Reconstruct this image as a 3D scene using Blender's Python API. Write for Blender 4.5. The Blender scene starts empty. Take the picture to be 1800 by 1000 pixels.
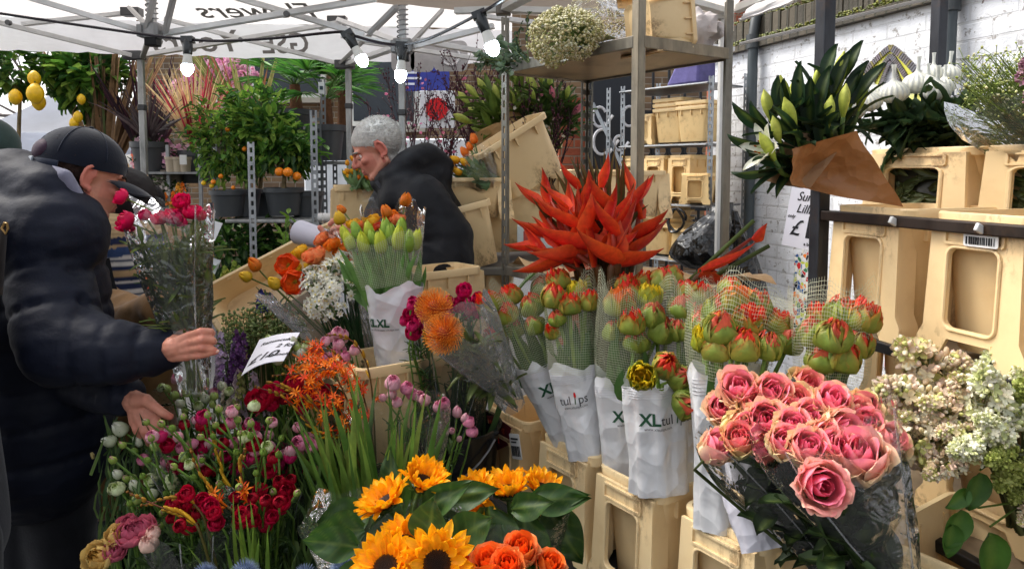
import bpy, math, random
import numpy as np
from mathutils import Vector, Matrix, Quaternion, noise
R = random.Random(11)
SC = bpy.context.scene
COL = SC.collection
pi = math.pi
rad = math.radians
V = Vector

# ------------------------------------------------------------------ camera, sky, sun, exposure
FPX, HCX, HCY, PITCH = 1250.0, 900.0, 385.4, rad(4.0)
EYE = V((0, 0, 1.6))
cd = bpy.data.cameras.new('camera')
cam = bpy.data.objects.new('camera', cd)
COL.objects.link(cam)
cd.sensor_width = 36.0
cd.lens = 36.0 * FPX / 1800.0
cd.shift_y = -(500 - HCY) / 1800.0
cd.clip_end = 400
cam.location = EYE
cam.rotation_euler = (pi / 2 - PITCH, 0, 0)
SC.camera = cam
wd = bpy.data.worlds.new('World')
SC.world = wd
wd.use_nodes = True
nt = wd.node_tree
SUN_EL, SUN_AZ = rad(52), rad(292)      # azimuth measured clockwise from +Y
sky = nt.nodes.new('ShaderNodeTexSky')
sky.sky_type = 'NISHITA'
sky.sun_disc = False
sky.sun_elevation = SUN_EL
sky.sun_rotation = SUN_AZ
sky.dust_density = 4.0
sky.air_density = 1.0
hs = nt.nodes.new('ShaderNodeHueSaturation')
hs.inputs['Saturation'].default_value = 0.25
nt.links.new(sky.outputs[0], hs.inputs['Color'])
bg = nt.nodes['Background']
nt.links.new(hs.outputs[0], bg.inputs[0])
bg.inputs[1].default_value = 0.15
sd = bpy.data.lights.new('sun', 'SUN')
sd.energy = 0.95
sd.angle = rad(24)
sd.color = (1.0, 0.93, 0.82)
so = bpy.data.objects.new('sun', sd)
COL.objects.link(so)
sv = V((math.sin(SUN_AZ) * math.cos(SUN_EL), math.cos(SUN_AZ) * math.cos(SUN_EL), math.sin(SUN_EL)))
so.rotation_euler = (-sv).to_track_quat('-Z', 'Y').to_euler()
SC.view_settings.view_transform = 'Standard'
SC.view_settings.look = 'None'
SC.view_settings.exposure = 1.25
SC.view_settings.gamma = 1
SC.cycles.max_bounces = 8
SC.cycles.transparent_max_bounces = 24
SC.cycles.transmission_bounces = 6
SC.cycles.caustics_reflective = False
SC.cycles.caustics_refractive = False
SC.cycles.use_denoising = True

def P(px, py, d):
    """World point seen at photo pixel (px, py), d metres in front of the camera."""
    x, y = (px - HCX) / FPX * d, (HCY - py) / FPX * d
    return EYE + V((x, d * math.cos(PITCH) + y * math.sin(PITCH), -d * math.sin(PITCH) + y * math.cos(PITCH)))

# ------------------------------------------------------------------ helpers
def lin(c):
    c /= 255.0
    return c / 12.92 if c <= .04045 else ((c + .055) / 1.055) ** 2.4
def K(r, g, b):
    return (lin(r), lin(g), lin(b))
def mix(a, b, t):
    t = 0 if t < 0 else 1 if t > 1 else t
    return (a[0] + (b[0] - a[0]) * t, a[1] + (b[1] - a[1]) * t, a[2] + (b[2] - a[2]) * t)
def jit(c, s=.15):
    k = 1 + R.uniform(-s, s)
    return (c[0] * k * (1 + R.uniform(-s, s) * .4), c[1] * k, c[2] * k * (1 + R.uniform(-s, s) * .4))
def lerp(a, b, t):
    return a + (b - a) * t
def frame(z, up=V((0, 0, 1))):
    z = V(z).normalized()
    x = V(up).cross(z)
    if x.length < 1e-4:
        x = V((1, 0, 0)).cross(z)
    x.normalize()
    y = z.cross(x)
    return Matrix((x, y, z)).transposed()
def fr4(loc, z, up=V((0, 0, 1)), spin=0.0, s=1.0):
    return Matrix.Translation(loc) @ (frame(z, up) @ Matrix.Rotation(spin, 3, 'Z') * s).to_4x4()
def rv(s=1.0):
    while True:
        v = V((R.uniform(-1, 1), R.uniform(-1, 1), R.uniform(-1, 1)))
        if 0.05 < v.length < 1:
            return v * s
def curve(a, b, bend=V((0, 0, 0)), n=5):
    return [a.lerp(b, i / n) + bend * (4 * (i / n) * (1 - i / n)) for i in range(n + 1)]
def interp(tab, v):
    n = len(tab) - 1
    f = min(max(v, 0), 1) * n
    i = min(int(f), n - 1)
    t = f - i
    p0, p1, p2, p3 = tab[max(i - 1, 0)], tab[i], tab[i + 1], tab[min(i + 2, n)]
    return tuple(.5 * (2 * b + (c - a) * t + (2 * a - 5 * b + 4 * c - d) * t * t + (3 * b - a - 3 * c + d) * t ** 3)
                 for a, b, c, d in zip(p0, p1, p2, p3))

class MB:
    def __init__(s):
        s.v, s.f, s.c, s.u, s.m = [], [], [], [], []
        s.mi = 0
    def add(s, vs, fs, col=(1, 1, 1), uv=None):
        o = len(s.v)
        s.v += [tuple(p) for p in vs]
        s.f += [tuple(i + o for i in f) for f in fs]
        s.m += [s.mi] * len(fs)
        s.c += list(col) if isinstance(col, list) else [col] * len(vs)
        s.u += uv if uv else [(p[0], p[1], p[2]) for p in vs]
        return s
    def grid(s, rows, col=(1, 1, 1), uv=None, closed=False):
        """rows: list of equally long lists of points; col the same shape or one colour."""
        n, m = len(rows), len(rows[0])
        vs = [p for r in rows for p in r]
        fs = []
        for i in range(n - 1):
            for j in range(m if closed else m - 1):
                k = (j + 1) % m
                fs.append((i * m + j, i * m + k, (i + 1) * m + k, (i + 1) * m + j))
        c = [q for r in col for q in r] if isinstance(col, list) else col
        u = [q for r in uv for q in r] if uv else None
        return s.add(vs, fs, c, u)
    def tube(s, pts, r, n=6, col=(1, 1, 1), cap=True, ell=None):
        pts = [V(p) for p in pts]
        N = len(pts)
        rs = r if isinstance(r, (list, tuple)) else [r] * N
        t0 = (pts[1] - pts[0]).normalized()
        x = t0.orthogonal().normalized() if ell is None else (V(ell[0]) - t0 * V(ell[0]).dot(t0)).normalized()
        rows, cols, uvs, L = [], [], [], 0
        for i, p in enumerate(pts):
            t = (pts[min(i + 1, N - 1)] - pts[max(i - 1, 0)])
            if t.length < 1e-9:
                t = t0
            t.normalize()
            x = (x - t * x.dot(t)).normalized()
            y = t.cross(x)
            if i:
                L += (p - pts[i - 1]).length
            k = ell[1] if ell else 1
            rows.append([p + (x * math.cos(2 * pi * j / n) + y * k * math.sin(2 * pi * j / n)) * rs[i] for j in range(n)])
            cc = col[i] if isinstance(col, list) else col
            cols.append([cc] * n)
            uvs.append([(j / n, L, 0) for j in range(n)])
        o = len(s.v)
        s.grid(rows, cols, uvs, closed=True)
        if cap:
            s.f.append(tuple(o + n - 1 - j for j in range(n)))
            s.f.append(tuple(o + (N - 1) * n + j for j in range(n)))
            s.m += [s.mi] * 2
        return s
    def capsule(s, a, b, ra, rb, n=14, col=(1, 1, 1), ell=None):
        a, b = V(a), V(b)
        t = (b - a)
        t = t.normalized() if t.length > 1e-6 else V((0, 0, 1))
        pts, rs = [], []
        for k in (0.02, .3, .6, .85):
            pts.append(a - t * ra * (1 - k)); rs.append(ra * math.sqrt(1 - (1 - k) ** 2))
        pts += [a, b]; rs += [ra, rb]
        for k in (.85, .6, .3, 0.02):
            pts.append(b + t * rb * (1 - k)); rs.append(rb * math.sqrt(1 - (1 - k) ** 2))
        return s.tube(pts, rs, n, col, True, ell)
    def ball(s, c, r, n=12, m=8, col=(1, 1, 1), rot=None, fn=None):
        r = V((r, r, r)) if isinstance(r, (int, float)) else V(r)
        c = V(c)
        rows = []
        for i in range(m + 1):
            th = pi * min(max(i / m, .004), .996)
            row = []
            for j in range(n):
                ph = 2 * pi * j / n
                d = V((math.sin(th) * math.cos(ph), math.sin(th) * math.sin(ph), -math.cos(th)))
                k = fn(d) if fn else 1
                p = V((d.x * r.x, d.y * r.y, d.z * r.z)) * k
                row.append(c + (rot @ p if rot else p))
            rows.append(row)
        o = len(s.v)
        s.grid(rows, col, closed=True)
        s.f.append(tuple(o + n - 1 - j for j in range(n)))
        s.f.append(tuple(o + m * n + j for j in range(n)))
        s.m += [s.mi] * 2
        return s
    def octa(s, c, r, col):
        c = V(c)
        return s.add([c + V(q) * r for q in ((1, 0, 0), (0, 1, 0), (-1, 0, 0), (0, -1, 0), (0, 0, 1), (0, 0, -1))],
                     [(0, 1, 4), (1, 2, 4), (2, 3, 4), (3, 0, 4), (1, 0, 5), (2, 1, 5), (3, 2, 5), (0, 3, 5)], col)
    def box(s, M, size, col=(1, 1, 1)):
        """size (x, y, z) centred on matrix M (or a point)."""
        if not isinstance(M, Matrix):
            M = Matrix.Translation(V(M))
        h = V(size) / 2
        vs = [M @ V((x * h.x, y * h.y, z * h.z)) for z in (-1, 1) for y in (-1, 1) for x in (-1, 1)]
        uv = [((x * h.x) + y * h.y, z * h.z, 0) for z in (-1, 1) for y in (-1, 1) for x in (-1, 1)]
        return s.add(vs, [(0, 2, 3, 1), (4, 5, 7, 6), (0, 1, 5, 4), (2, 6, 7, 3), (0, 4, 6, 2), (1, 3, 7, 5)], col, uv)
    def bar(s, a, b, w, h=None, up=V((0, 0, 1)), col=(1, 1, 1)):
        a, b = V(a), V(b)
        d = b - a
        M = Matrix.Translation((a + b) / 2) @ frame(d, up).to_4x4()
        return s.box(M, (w, h or w, d.length), col)
    def extrude(s, poly, thick, M, col=(1, 1, 1)):
        """poly: 2-D outline (x, y) counter-clockwise, extruded +-thick/2 along z of M."""
        n = len(poly)
        vs = [M @ V((x, y, -thick / 2)) for x, y in poly] + [M @ V((x, y, thick / 2)) for x, y in poly]
        uv = [(x, y, 0) for x, y in poly] * 2
        fs = [tuple(range(n - 1, -1, -1)), tuple(range(n, 2 * n))] + [(i, (i + 1) % n, n + (i + 1) % n, n + i) for i in range(n)]
        return s.add(vs, fs, col, uv)
    def xform(s, M):
        s.v = [tuple(M @ V(p)) for p in s.v]
        return s
    def join(s, o, M=None):
        k = len(s.v)
        s.v += [tuple(M @ V(p)) for p in o.v] if M else o.v
        s.f += [tuple(i + k for i in f) for f in o.f]
        s.m += o.m; s.c += o.c; s.u += o.u
        return s
    def mesh(s, name, mat, off=V((0, 0, 0)), smooth=True, sharp=None):
        me = bpy.data.meshes.new(name)
        vs = [(p[0] - off[0], p[1] - off[1], p[2] - off[2]) for p in s.v]
        me.from_pydata(vs, [], s.f)
        a = me.attributes.new('Col', 'FLOAT_COLOR', 'POINT')
        a.data.foreach_set('color', np.array([(c[0], c[1], c[2], 1.0) for c in s.c], dtype=np.float32).ravel())
        a = me.attributes.new('uvp', 'FLOAT_VECTOR', 'POINT')
        a.data.foreach_set('vector', np.array([(q[0], q[1], q[2]) for q in s.u], dtype=np.float32).ravel())
        for m in (mat if isinstance(mat, (list, tuple)) else [mat]):
            me.materials.append(m)
        if isinstance(mat, (list, tuple)):
            me.polygons.foreach_set('material_index', s.m)
        if smooth:
            me.polygons.foreach_set('use_smooth', [True] * len(s.f))
            if sharp:
                me.set_sharp_from_angle(angle=rad(sharp))
        me.update()
        return me

ORG = {}
def setp(o, label=None, cat=None, group=None, kind=None):
    for k, v in (('label', label), ('category', cat), ('group', group), ('kind', kind)):
        if v:
            o[k] = v
def thing(name, label, cat, loc, group=None):
    o = bpy.data.objects.new(name, None)
    COL.objects.link(o)
    o.location = loc
    o.empty_display_size = .05
    setp(o, label, cat, group)
    ORG[o.name] = V(loc)
    return o
def child(name, me, parent, loc=None, M=None):
    """Object from mesh data under parent; M/loc in world space while the parent is unrotated."""
    o = bpy.data.objects.new(name, me)
    COL.objects.link(o)
    o.parent = parent
    org = ORG.get(parent.name, V((0, 0, 0)))
    if M is not None:
        o.matrix_local = Matrix.Translation(-org) @ M
        ORG[o.name] = None
    elif loc is not None:
        o.location = V(loc) - org
    ORG[o.name] = org if M is None and loc is None else V((0, 0, 0))
    return o
def part(mb, name, mat, parent, bevel=0, smooth=True, sharp=40, label=None):
    me = mb.mesh(name, mat, ORG[parent.name], smooth, sharp)
    o = child(name, me, parent)
    if bevel:
        bev(o, bevel)
    if label:
        o['label'] = label
    return o
def bev(o, w, seg=2):
    b = o.modifiers.new('bevel', 'BEVEL')
    b.width = w; b.segments = seg; b.limit_method = 'ANGLE'; b.angle_limit = rad(40)
def solo(mb, name, mat, label=None, cat=None, group=None, kind=None, bevel=0, smooth=True, sharp=40):
    a = np.array(mb.v)
    lo, hi = a.min(0), a.max(0)
    loc = V(((lo[0] + hi[0]) / 2, (lo[1] + hi[1]) / 2, lo[2]))
    o = bpy.data.objects.new(name, mb.mesh(name, mat, loc, smooth, sharp))
    COL.objects.link(o)
    o.location = loc
    ORG[o.name] = loc
    setp(o, label, cat, group, kind)
    if bevel:
        bev(o, bevel)
    return o

# ------------------------------------------------------------------ materials
def newmat(name):
    m = bpy.data.materials.new(name)
    m.use_nodes = True
    t = m.node_tree
    return m, t, t.nodes['Principled BSDF'], t.nodes['Material Output']
def N(t, typ, **kw):
    n = t.nodes.new(typ)
    for k, v in kw.items():
        if k in n.inputs:
            n.inputs[k].default_value = v
        else:
            setattr(n, k, v)
    return n
def ramp(t, src, stops):
    r = t.nodes.new('ShaderNodeValToRGB')
    e = r.color_ramp.elements
    while len(e) < len(stops):
        e.new(.5)
    for k, (p, c) in enumerate(stops):
        e[k].position = p
        e[k].color = (c, c, c, 1) if isinstance(c, (int, float)) else (c[0], c[1], c[2], 1)
    t.links.new(src, r.inputs[0])
    return r.outputs[0]
def mixc(t, fac, a, b, mode='MIX'):
    n = t.nodes.new('ShaderNodeMix')
    n.data_type = 'RGBA'; n.blend_type = mode
    for s, v in ((n.inputs[0], fac), (n.inputs[6], a), (n.inputs[7], b)):
        if hasattr(v, 'links'):
            t.links.new(v, s)
        else:
            s.default_value = v if isinstance(v, (int, float)) else (*v, 1)
    return n.outputs[2]
def bump(t, src, strength, dist, bs):
    b = N(t, 'ShaderNodeBump', Strength=strength, Distance=dist)
    t.links.new(src, b.inputs['Height'])
    t.links.new(b.outputs[0], bs.inputs['Normal'])
    return b
def noise_tex(t, scale, detail=4, rough=.55, coord='Object', dist=0, stretch=None):
    if coord == 'uvp':
        c = N(t, 'ShaderNodeAttribute', attribute_name='uvp').outputs['Vector']
    else:
        c = t.nodes.new('ShaderNodeTexCoord').outputs[coord]
    if stretch:
        mp = t.nodes.new('ShaderNodeMapping')
        mp.inputs['Scale'].default_value = stretch
        t.links.new(c, mp.inputs[0]); c = mp.outputs[0]
    n = N(t, 'ShaderNodeTexNoise', Scale=scale, Detail=detail, Roughness=rough, Distortion=dist)
    t.links.new(c, n.inputs['Vector'])
    return n.outputs['Fac']
def attr_mat(name, rough=.5, trans=0.0, nscale=60, namp=.25, spec=.4, bumpk=0, sheen=0, coat=0, bscale=None):
    """colour from the mesh's Col attribute, broken up by noise; trans mixes in a translucent leaf/petal shader."""
    m, t, b, out = newmat(name)
    a = N(t, 'ShaderNodeAttribute', attribute_name='Col')
    f = noise_tex(t, nscale)
    k = ramp(t, f, [(.3, 1 - namp), (.7, 1 + namp)])
    c = mixc(t, 1.0, a.outputs['Color'], k, 'MULTIPLY')
    t.links.new(c, b.inputs['Base Color'])
    b.inputs['Roughness'].default_value = rough
    b.inputs['Specular IOR Level'].default_value = spec
    b.inputs['Coat Weight'].default_value = coat
    b.inputs['Sheen Weight'].default_value = sheen
    if bumpk:
        bump(t, noise_tex(t, bscale or nscale * 2), bumpk, .002, b)
    if trans:
        tr = t.nodes.new('ShaderNodeBsdfTranslucent')
        t.links.new(c, tr.inputs[0])
        mx = N(t, 'ShaderNodeMixShader')
        mx.inputs[0].default_value = trans
        t.links.new(b.outputs[0], mx.inputs[1]); t.links.new(tr.outputs[0], mx.inputs[2])
        t.links.new(mx.outputs[0], out.inputs[0])
    return m
M_LEAF = attr_mat('leaf', .5, .38, 25, .3, .45)
M_STEM = attr_mat('stem', .5, 0, 40, .25, .4)
M_PETAL = attr_mat('petal', .5, .3, 90, .12, .3)
M_BUD = attr_mat('bud', .5, .12, 70, .2, .35)
M_WOOD = attr_mat('bark', .85, 0, 30, .35, .2, .6)
M_PAINT = attr_mat('painted_metal', .45, 0, 9, .12, .45, .15)
M_CLOTH = attr_mat('cloth', .85, 0, 18, .2, .15, .35, .2, bscale=160)
M_PUFF = attr_mat('puffer_nylon', .62, 0, 14, .2, .22, 1.0, bscale=40)
M_SKIN = attr_mat('skin', .5, 0, 40, .1, .35, .15)
M_HAIR = attr_mat('hair', .6, 0, 120, .16, .15, .25)
M_PLAIN = attr_mat('plain', .6, 0, 30, .08, .3)
M_GLOSS = attr_mat('glossy_plastic', .25, 0, 8, .15, .5, .5)
M_FRUIT = attr_mat('citrus_peel', .35, 0, 60, .1, .5, .25, bscale=500)

def bucket_mat():
    m, t, b, out = newmat('cream_plastic')
    a = N(t, 'ShaderNodeAttribute', attribute_name='Col')
    oi = t.nodes.new('ShaderNodeObjectInfo')
    k = ramp(t, oi.outputs['Random'], [(0, .86), (1, 1.08)])
    c = mixc(t, 1.0, a.outputs['Color'], k, 'MULTIPLY')
    big = noise_tex(t, 9, 5, .6)
    c = mixc(t, ramp(t, big, [(.45, 0), (.8, .35)]), c, K(186, 138, 78))
    scuff = noise_tex(t, 30, 8, .75, stretch=(1, 1, .55))
    patch = noise_tex(t, 5, 2)
    mul = N(t, 'ShaderNodeMath', operation='MULTIPLY')
    t.links.new(ramp(t, scuff, [(.49, 0), (.58, 1)]), mul.inputs[0])
    t.links.new(ramp(t, patch, [(.48, 0), (.64, .62)]), mul.inputs[1])
    c = mixc(t, mul.outputs[0], c, K(112, 80, 48))
    t.links.new(c, b.inputs['Base Color'])
    b.inputs['Roughness'].default_value = .42
    b.inputs['Subsurface Weight'].default_value = .0
    bump(t, noise_tex(t, 45, 4), .12, .002, b)
    return m
M_TUB = bucket_mat()

def galv():
    m, t, b, out = newmat('galvanised_steel')
    a = N(t, 'ShaderNodeAttribute', attribute_name='Col')
    f = noise_tex(t, 22, 5, .65, stretch=(1, 1, .3))
    c = mixc(t, ramp(t, f, [(.35, .55), (.75, 1.25)]), (0, 0, 0), a.outputs['Color'])
    c = mixc(t, ramp(t, noise_tex(t, 9, 6, .7), [(.55, 0), (.75, .5)]), c, K(96, 70, 46))
    t.links.new(c, b.inputs['Base Color'])
    b.inputs['Metallic'].default_value = .55
    t.links.new(ramp(t, f, [(.3, .35), (.8, .65)]), b.inputs['Roughness'])
    bump(t, f, .1, .001, b)
    return m
M_STEEL = galv()

def plank_mat():
    m, t, b, out = newmat('stained_shelf_board')
    f = noise_tex(t, 14, 6, .6, stretch=(1, .12, 1))
    g = noise_tex(t, 3.5, 5, .6)
    c = mixc(t, f, K(112, 96, 78), K(182, 164, 138))
    c = mixc(t, ramp(t, g, [(.5, 0), (.66, .8)]), c, K(70, 52, 36))
    t.links.new(c, b.inputs['Base Color'])
    b.inputs['Roughness'].default_value = .35
    bump(t, f, .2, .002, b)
    return m
M_PLANK = plank_mat()

def film(name, tint, refl, rough=.06, bs=14, bk=.9, haze=0.0):
    m, t, b, out = newmat(name)
    t.nodes.remove(b)
    tr = N(t, 'ShaderNodeBsdfTransparent'); tr.inputs[0].default_value = (*tint, 1)
    gl = N(t, 'ShaderNodeBsdfGlossy', Roughness=rough)
    gl.inputs[0].default_value = (1, 1, 1, 1)
    fr = N(t, 'ShaderNodeFresnel', IOR=1.45)
    f = noise_tex(t, bs, 3, .5, dist=.6)
    bp = N(t, 'ShaderNodeBump', Strength=bk, Distance=.02)
    t.links.new(f, bp.inputs['Height'])
    t.links.new(bp.outputs[0], gl.inputs['Normal']); t.links.new(bp.outputs[0], fr.inputs['Normal'])
    ml = N(t, 'ShaderNodeMath', operation='MULTIPLY_ADD')
    t.links.new(fr.outputs[0], ml.inputs[0]); ml.inputs[1].default_value = refl; ml.inputs[2].default_value = 0.0
    ml.use_clamp = True
    mx = N(t, 'ShaderNodeMixShader')
    t.links.new(ml.outputs[0], mx.inputs[0])
    t.links.new(tr.outputs[0], mx.inputs[1]); t.links.new(gl.outputs[0], mx.inputs[2])
    res = mx.outputs[0]
    if haze:
        df = N(t, 'ShaderNodeBsdfDiffuse'); df.inputs[0].default_value = (.75, .76, .76, 1)
        m2 = N(t, 'ShaderNodeMixShader'); m2.inputs[0].default_value = haze
        t.links.new(res, m2.inputs[1]); t.links.new(df.outputs[0], m2.inputs[2]); res = m2.outputs[0]
    t.links.new(res, out.inputs[0])
    return m
M_CELLO = film('cellophane', (.97, .97, .96), 1.5, .07, 16, 1.0, .025)
M_FILM = film('cloudy_film', (.96, .96, .97), 1.2, .15, 20, 1.0, .16)

def net_mat():
    m, t, b, out = newmat('white_flower_net')
    a = N(t, 'ShaderNodeAttribute', attribute_name='uvp')
    sp = N(t, 'ShaderNodeSeparateXYZ'); t.links.new(a.outputs['Vector'], sp.inputs[0])
    fs = []
    for k in (0, 1):
        fr = N(t, 'ShaderNodeMath', operation='FRACT'); t.links.new(sp.outputs[k], fr.inputs[0])
        lt = N(t, 'ShaderNodeMath', operation='LESS_THAN'); lt.inputs[1].default_value = .095
        t.links.new(fr.outputs[0], lt.inputs[0]); fs.append(lt)
    mx = N(t, 'ShaderNodeMath', operation='MAXIMUM')
    t.links.new(fs[0].outputs[0], mx.inputs[0]); t.links.new(fs[1].outputs[0], mx.inputs[1])
    b.inputs['Base Color'].default_value = (*K(200, 202, 172), 1)
    b.inputs['Roughness'].default_value = .5
    t.links.new(mx.outputs[0], b.inputs['Alpha'])
    return m
M_NET = net_mat()

def sleeve_mat(name, base, rough=.3, k=.8, sc=16, metal=0):
    m, t, b, out = newmat(name)
    a = N(t, 'ShaderNodeAttribute', attribute_name='Col')
    t.links.new(a.outputs['Color'], b.inputs['Base Color'])
    b.inputs['Roughness'].default_value = rough
    b.inputs['Metallic'].default_value = metal
    v = N(t, 'ShaderNodeTexVoronoi', Scale=sc, feature='F1', distance='EUCLIDEAN')
    tc = t.nodes.new('ShaderNodeTexCoord'); t.links.new(tc.outputs['Object'], v.inputs['Vector'])
    f = noise_tex(t, sc * .7, 3, .5, dist=.3)
    ad = N(t, 'ShaderNodeMath', operation='ADD'); t.links.new(v.outputs['Distance'], ad.inputs[0]); t.links.new(f, ad.inputs[1])
    bump(t, ad.outputs[0], k, .02, b)
    return m
M_SLEEVE = sleeve_mat('white_sleeve_film', (.8, .8, .8), .34, .5, 17, .2)
M_KRAFT = sleeve_mat('kraft_paper', (.4, .25, .13), .55, .4, 26)
M_BAG = sleeve_mat('black_bin_bag', (.01, .01, .01), .22, 1.0, 16)
M_CARD = attr_mat('card', .6, .1, 10, .04, .3)

def canopy_mat():
    m, t, b, out = newmat('white_canopy_cloth')
    f = noise_tex(t, 2.2, 5, .6)
    a = N(t, 'ShaderNodeAttribute', attribute_name='Col')
    c = mixc(t, ramp(t, f, [(.4, 0), (.8, .35)]), a.outputs['Color'], K(176, 170, 168))
    t.links.new(c, b.inputs['Base Color'])
    b.inputs['Roughness'].default_value = .8
    tr = N(t, 'ShaderNodeBsdfTranslucent'); t.links.new(c, tr.inputs[0])
    mx = N(t, 'ShaderNodeMixShader'); mx.inputs[0].default_value = .72
    t.links.new(b.outputs[0], mx.inputs[1]); t.links.new(tr.outputs[0], mx.inputs[2])
    t.links.new(mx.outputs[0], out.inputs[0])
    bump(t, noise_tex(t, 5, 4, .5, dist=1.5, stretch=(1, 1, 3)), .5, .03, b)
    return m
M_CANOPY = canopy_mat()

def brick_mat(name, c1, c2, mortar, w=.225, h=.075, msize=.008, paint=None, rough=.85):
    m, t, b, out = newmat(name)
    a = N(t, 'ShaderNodeAttribute', attribute_name='uvp')
    nd = N(t, 'ShaderNodeTexNoise', Scale=3.0, Detail=3)
    t.links.new(a.outputs['Vector'], nd.inputs['Vector'])
    ad = N(t, 'ShaderNodeVectorMath', operation='MULTIPLY_ADD')
    t.links.new(nd.outputs['Color'], ad.inputs[0]); ad.inputs[1].default_value = (.012, .012, 0)
    t.links.new(a.outputs['Vector'], ad.inputs[2])
    br = N(t, 'ShaderNodeTexBrick', Scale=1.0)
    br.inputs['Mortar Size'].default_value = msize
    br.inputs['Mortar Smooth'].default_value = .3
    br.inputs['Brick Width'].default_value = w
    br.inputs['Row Height'].default_value = h
    br.inputs['Color1'].default_value = (*c1, 1); br.inputs['Color2'].default_value = (*c2, 1)
    br.inputs['Mortar'].default_value = (*mortar, 1)
    t.links.new(ad.outputs[0], br.inputs['Vector'])
    n1 = noise_tex(t, 4, 6, .65, 'uvp')
    n2 = noise_tex(t, 22, 6, .7, 'uvp')
    c = mixc(t, ramp(t, n1, [(.3, .75), (.7, 1.2)]), (0, 0, 0), br.outputs['Color'])
    if paint:
        c = mixc(t, ramp(t, n2, [(.57, 0), (.63, .8)]), c, K(126, 120, 112))
        n3 = noise_tex(t, 7, 5, .7, 'uvp')
        c = mixc(t, ramp(t, n3, [(.66, 0), (.69, .9)]), c, K(92, 66, 52))
        n4 = noise_tex(t, 2.2, 4, .6, 'uvp', stretch=(1.2, .35, 1))
        c = mixc(t, ramp(t, n4, [(.55, 0), (.75, .45)]), c, K(150, 146, 128))
    t.links.new(c, b.inputs['Base Color'])
    b.inputs['Roughness'].default_value = rough
    hgt = N(t, 'ShaderNodeMath', operation='MULTIPLY_ADD')
    t.links.new(br.outputs['Fac'], hgt.inputs[0]); hgt.inputs[1].default_value = -1.0
    t.links.new(n2, hgt.inputs[2])
    bump(t, hgt.outputs[0], .5 if paint else .8, .012, b)
    return m
M_WHITEBRICK = brick_mat('white_painted_brick', K(232, 234, 238), K(222, 224, 229), K(212, 213, 216), paint=True, h=.085, w=.24)
M_BROWNBRICK = brick_mat('brown_brick', K(138, 110, 78), K(104, 84, 66), K(150, 138, 122))
M_REDBRICK = brick_mat('red_brick', K(176, 92, 60), K(150, 74, 50), K(150, 120, 100))
M_DARKBRICK = brick_mat('weathered_coping_brick', K(92, 84, 70), K(66, 62, 54), K(60, 58, 48), w=.075, h=.3)

def mosaic_mat():
    m, t, b, out = newmat('broken_tile_mosaic')
    a = N(t, 'ShaderNodeAttribute', attribute_name='uvp')
    v = N(t, 'ShaderNodeTexVoronoi', Scale=34, feature='F1'); t.links.new(a.outputs['Vector'], v.inputs['Vector'])
    e = N(t, 'ShaderNodeTexVoronoi', Scale=34, feature='DISTANCE_TO_EDGE'); t.links.new(a.outputs['Vector'], e.inputs['Vector'])
    sp = N(t, 'ShaderNodeSeparateColor'); t.links.new(v.outputs['Color'], sp.inputs[0])
    r = t.nodes.new('ShaderNodeValToRGB'); r.color_ramp.interpolation = 'CONSTANT'
    cs = [K(232, 232, 226), K(200, 40, 44), K(236, 128, 40), K(240, 236, 226), K(60, 120, 84), K(52, 92, 150), K(190, 200, 70), K(30, 34, 44), K(226, 226, 226), K(208, 60, 60)]
    el = r.color_ramp.elements
    while len(el) < len(cs):
        el.new(.5)
    for i, c in enumerate(cs):
        el[i].position = i / len(cs); el[i].color = (*c, 1)
    t.links.new(sp.outputs[0], r.inputs[0])
    c = mixc(t, ramp(t, e.outputs['Distance'], [(.04, 0), (.07, 1)]), K(206, 206, 200), r.outputs[0])
    t.links.new(c, b.inputs['Base Color'])
    b.inputs['Roughness'].default_value = .2
    bump(t, e.outputs['Distance'], .3, .01, b)
    return m
M_MOSAIC = mosaic_mat()

def asphalt():
    m, t, b, out = newmat('asphalt')
    f = noise_tex(t, 90, 6, .7); g = noise_tex(t, 1.5, 4)
    c = mixc(t, f, (.03, .03, .03), (.085, .083, .08))
    c = mixc(t, ramp(t, g, [(.4, 0), (.7, .5)]), c, (.035, .035, .037))
    t.links.new(c, b.inputs['Base Color']); b.inputs['Roughness'].default_value = .7
    bump(t, f, .4, .01, b)
    return m
M_ASPHALT = asphalt()
def emit(name, col, s):
    m, t, b, out = newmat(name)
    f = noise_tex(t, 8)
    b.inputs['Base Color'].default_value = (*col, 1)
    b.inputs['Emission Color'].default_value = (*col, 1)
    mm = N(t, 'ShaderNodeMath', operation='MULTIPLY_ADD'); t.links.new(f, mm.inputs[0]); mm.inputs[1].default_value = s * .2; mm.inputs[2].default_value = s * .9
    t.links.new(mm.outputs[0], b.inputs['Emission Strength'])
    return m
M_BULB = emit('lit_bulb', K(225, 242, 255), 22.0)

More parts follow.
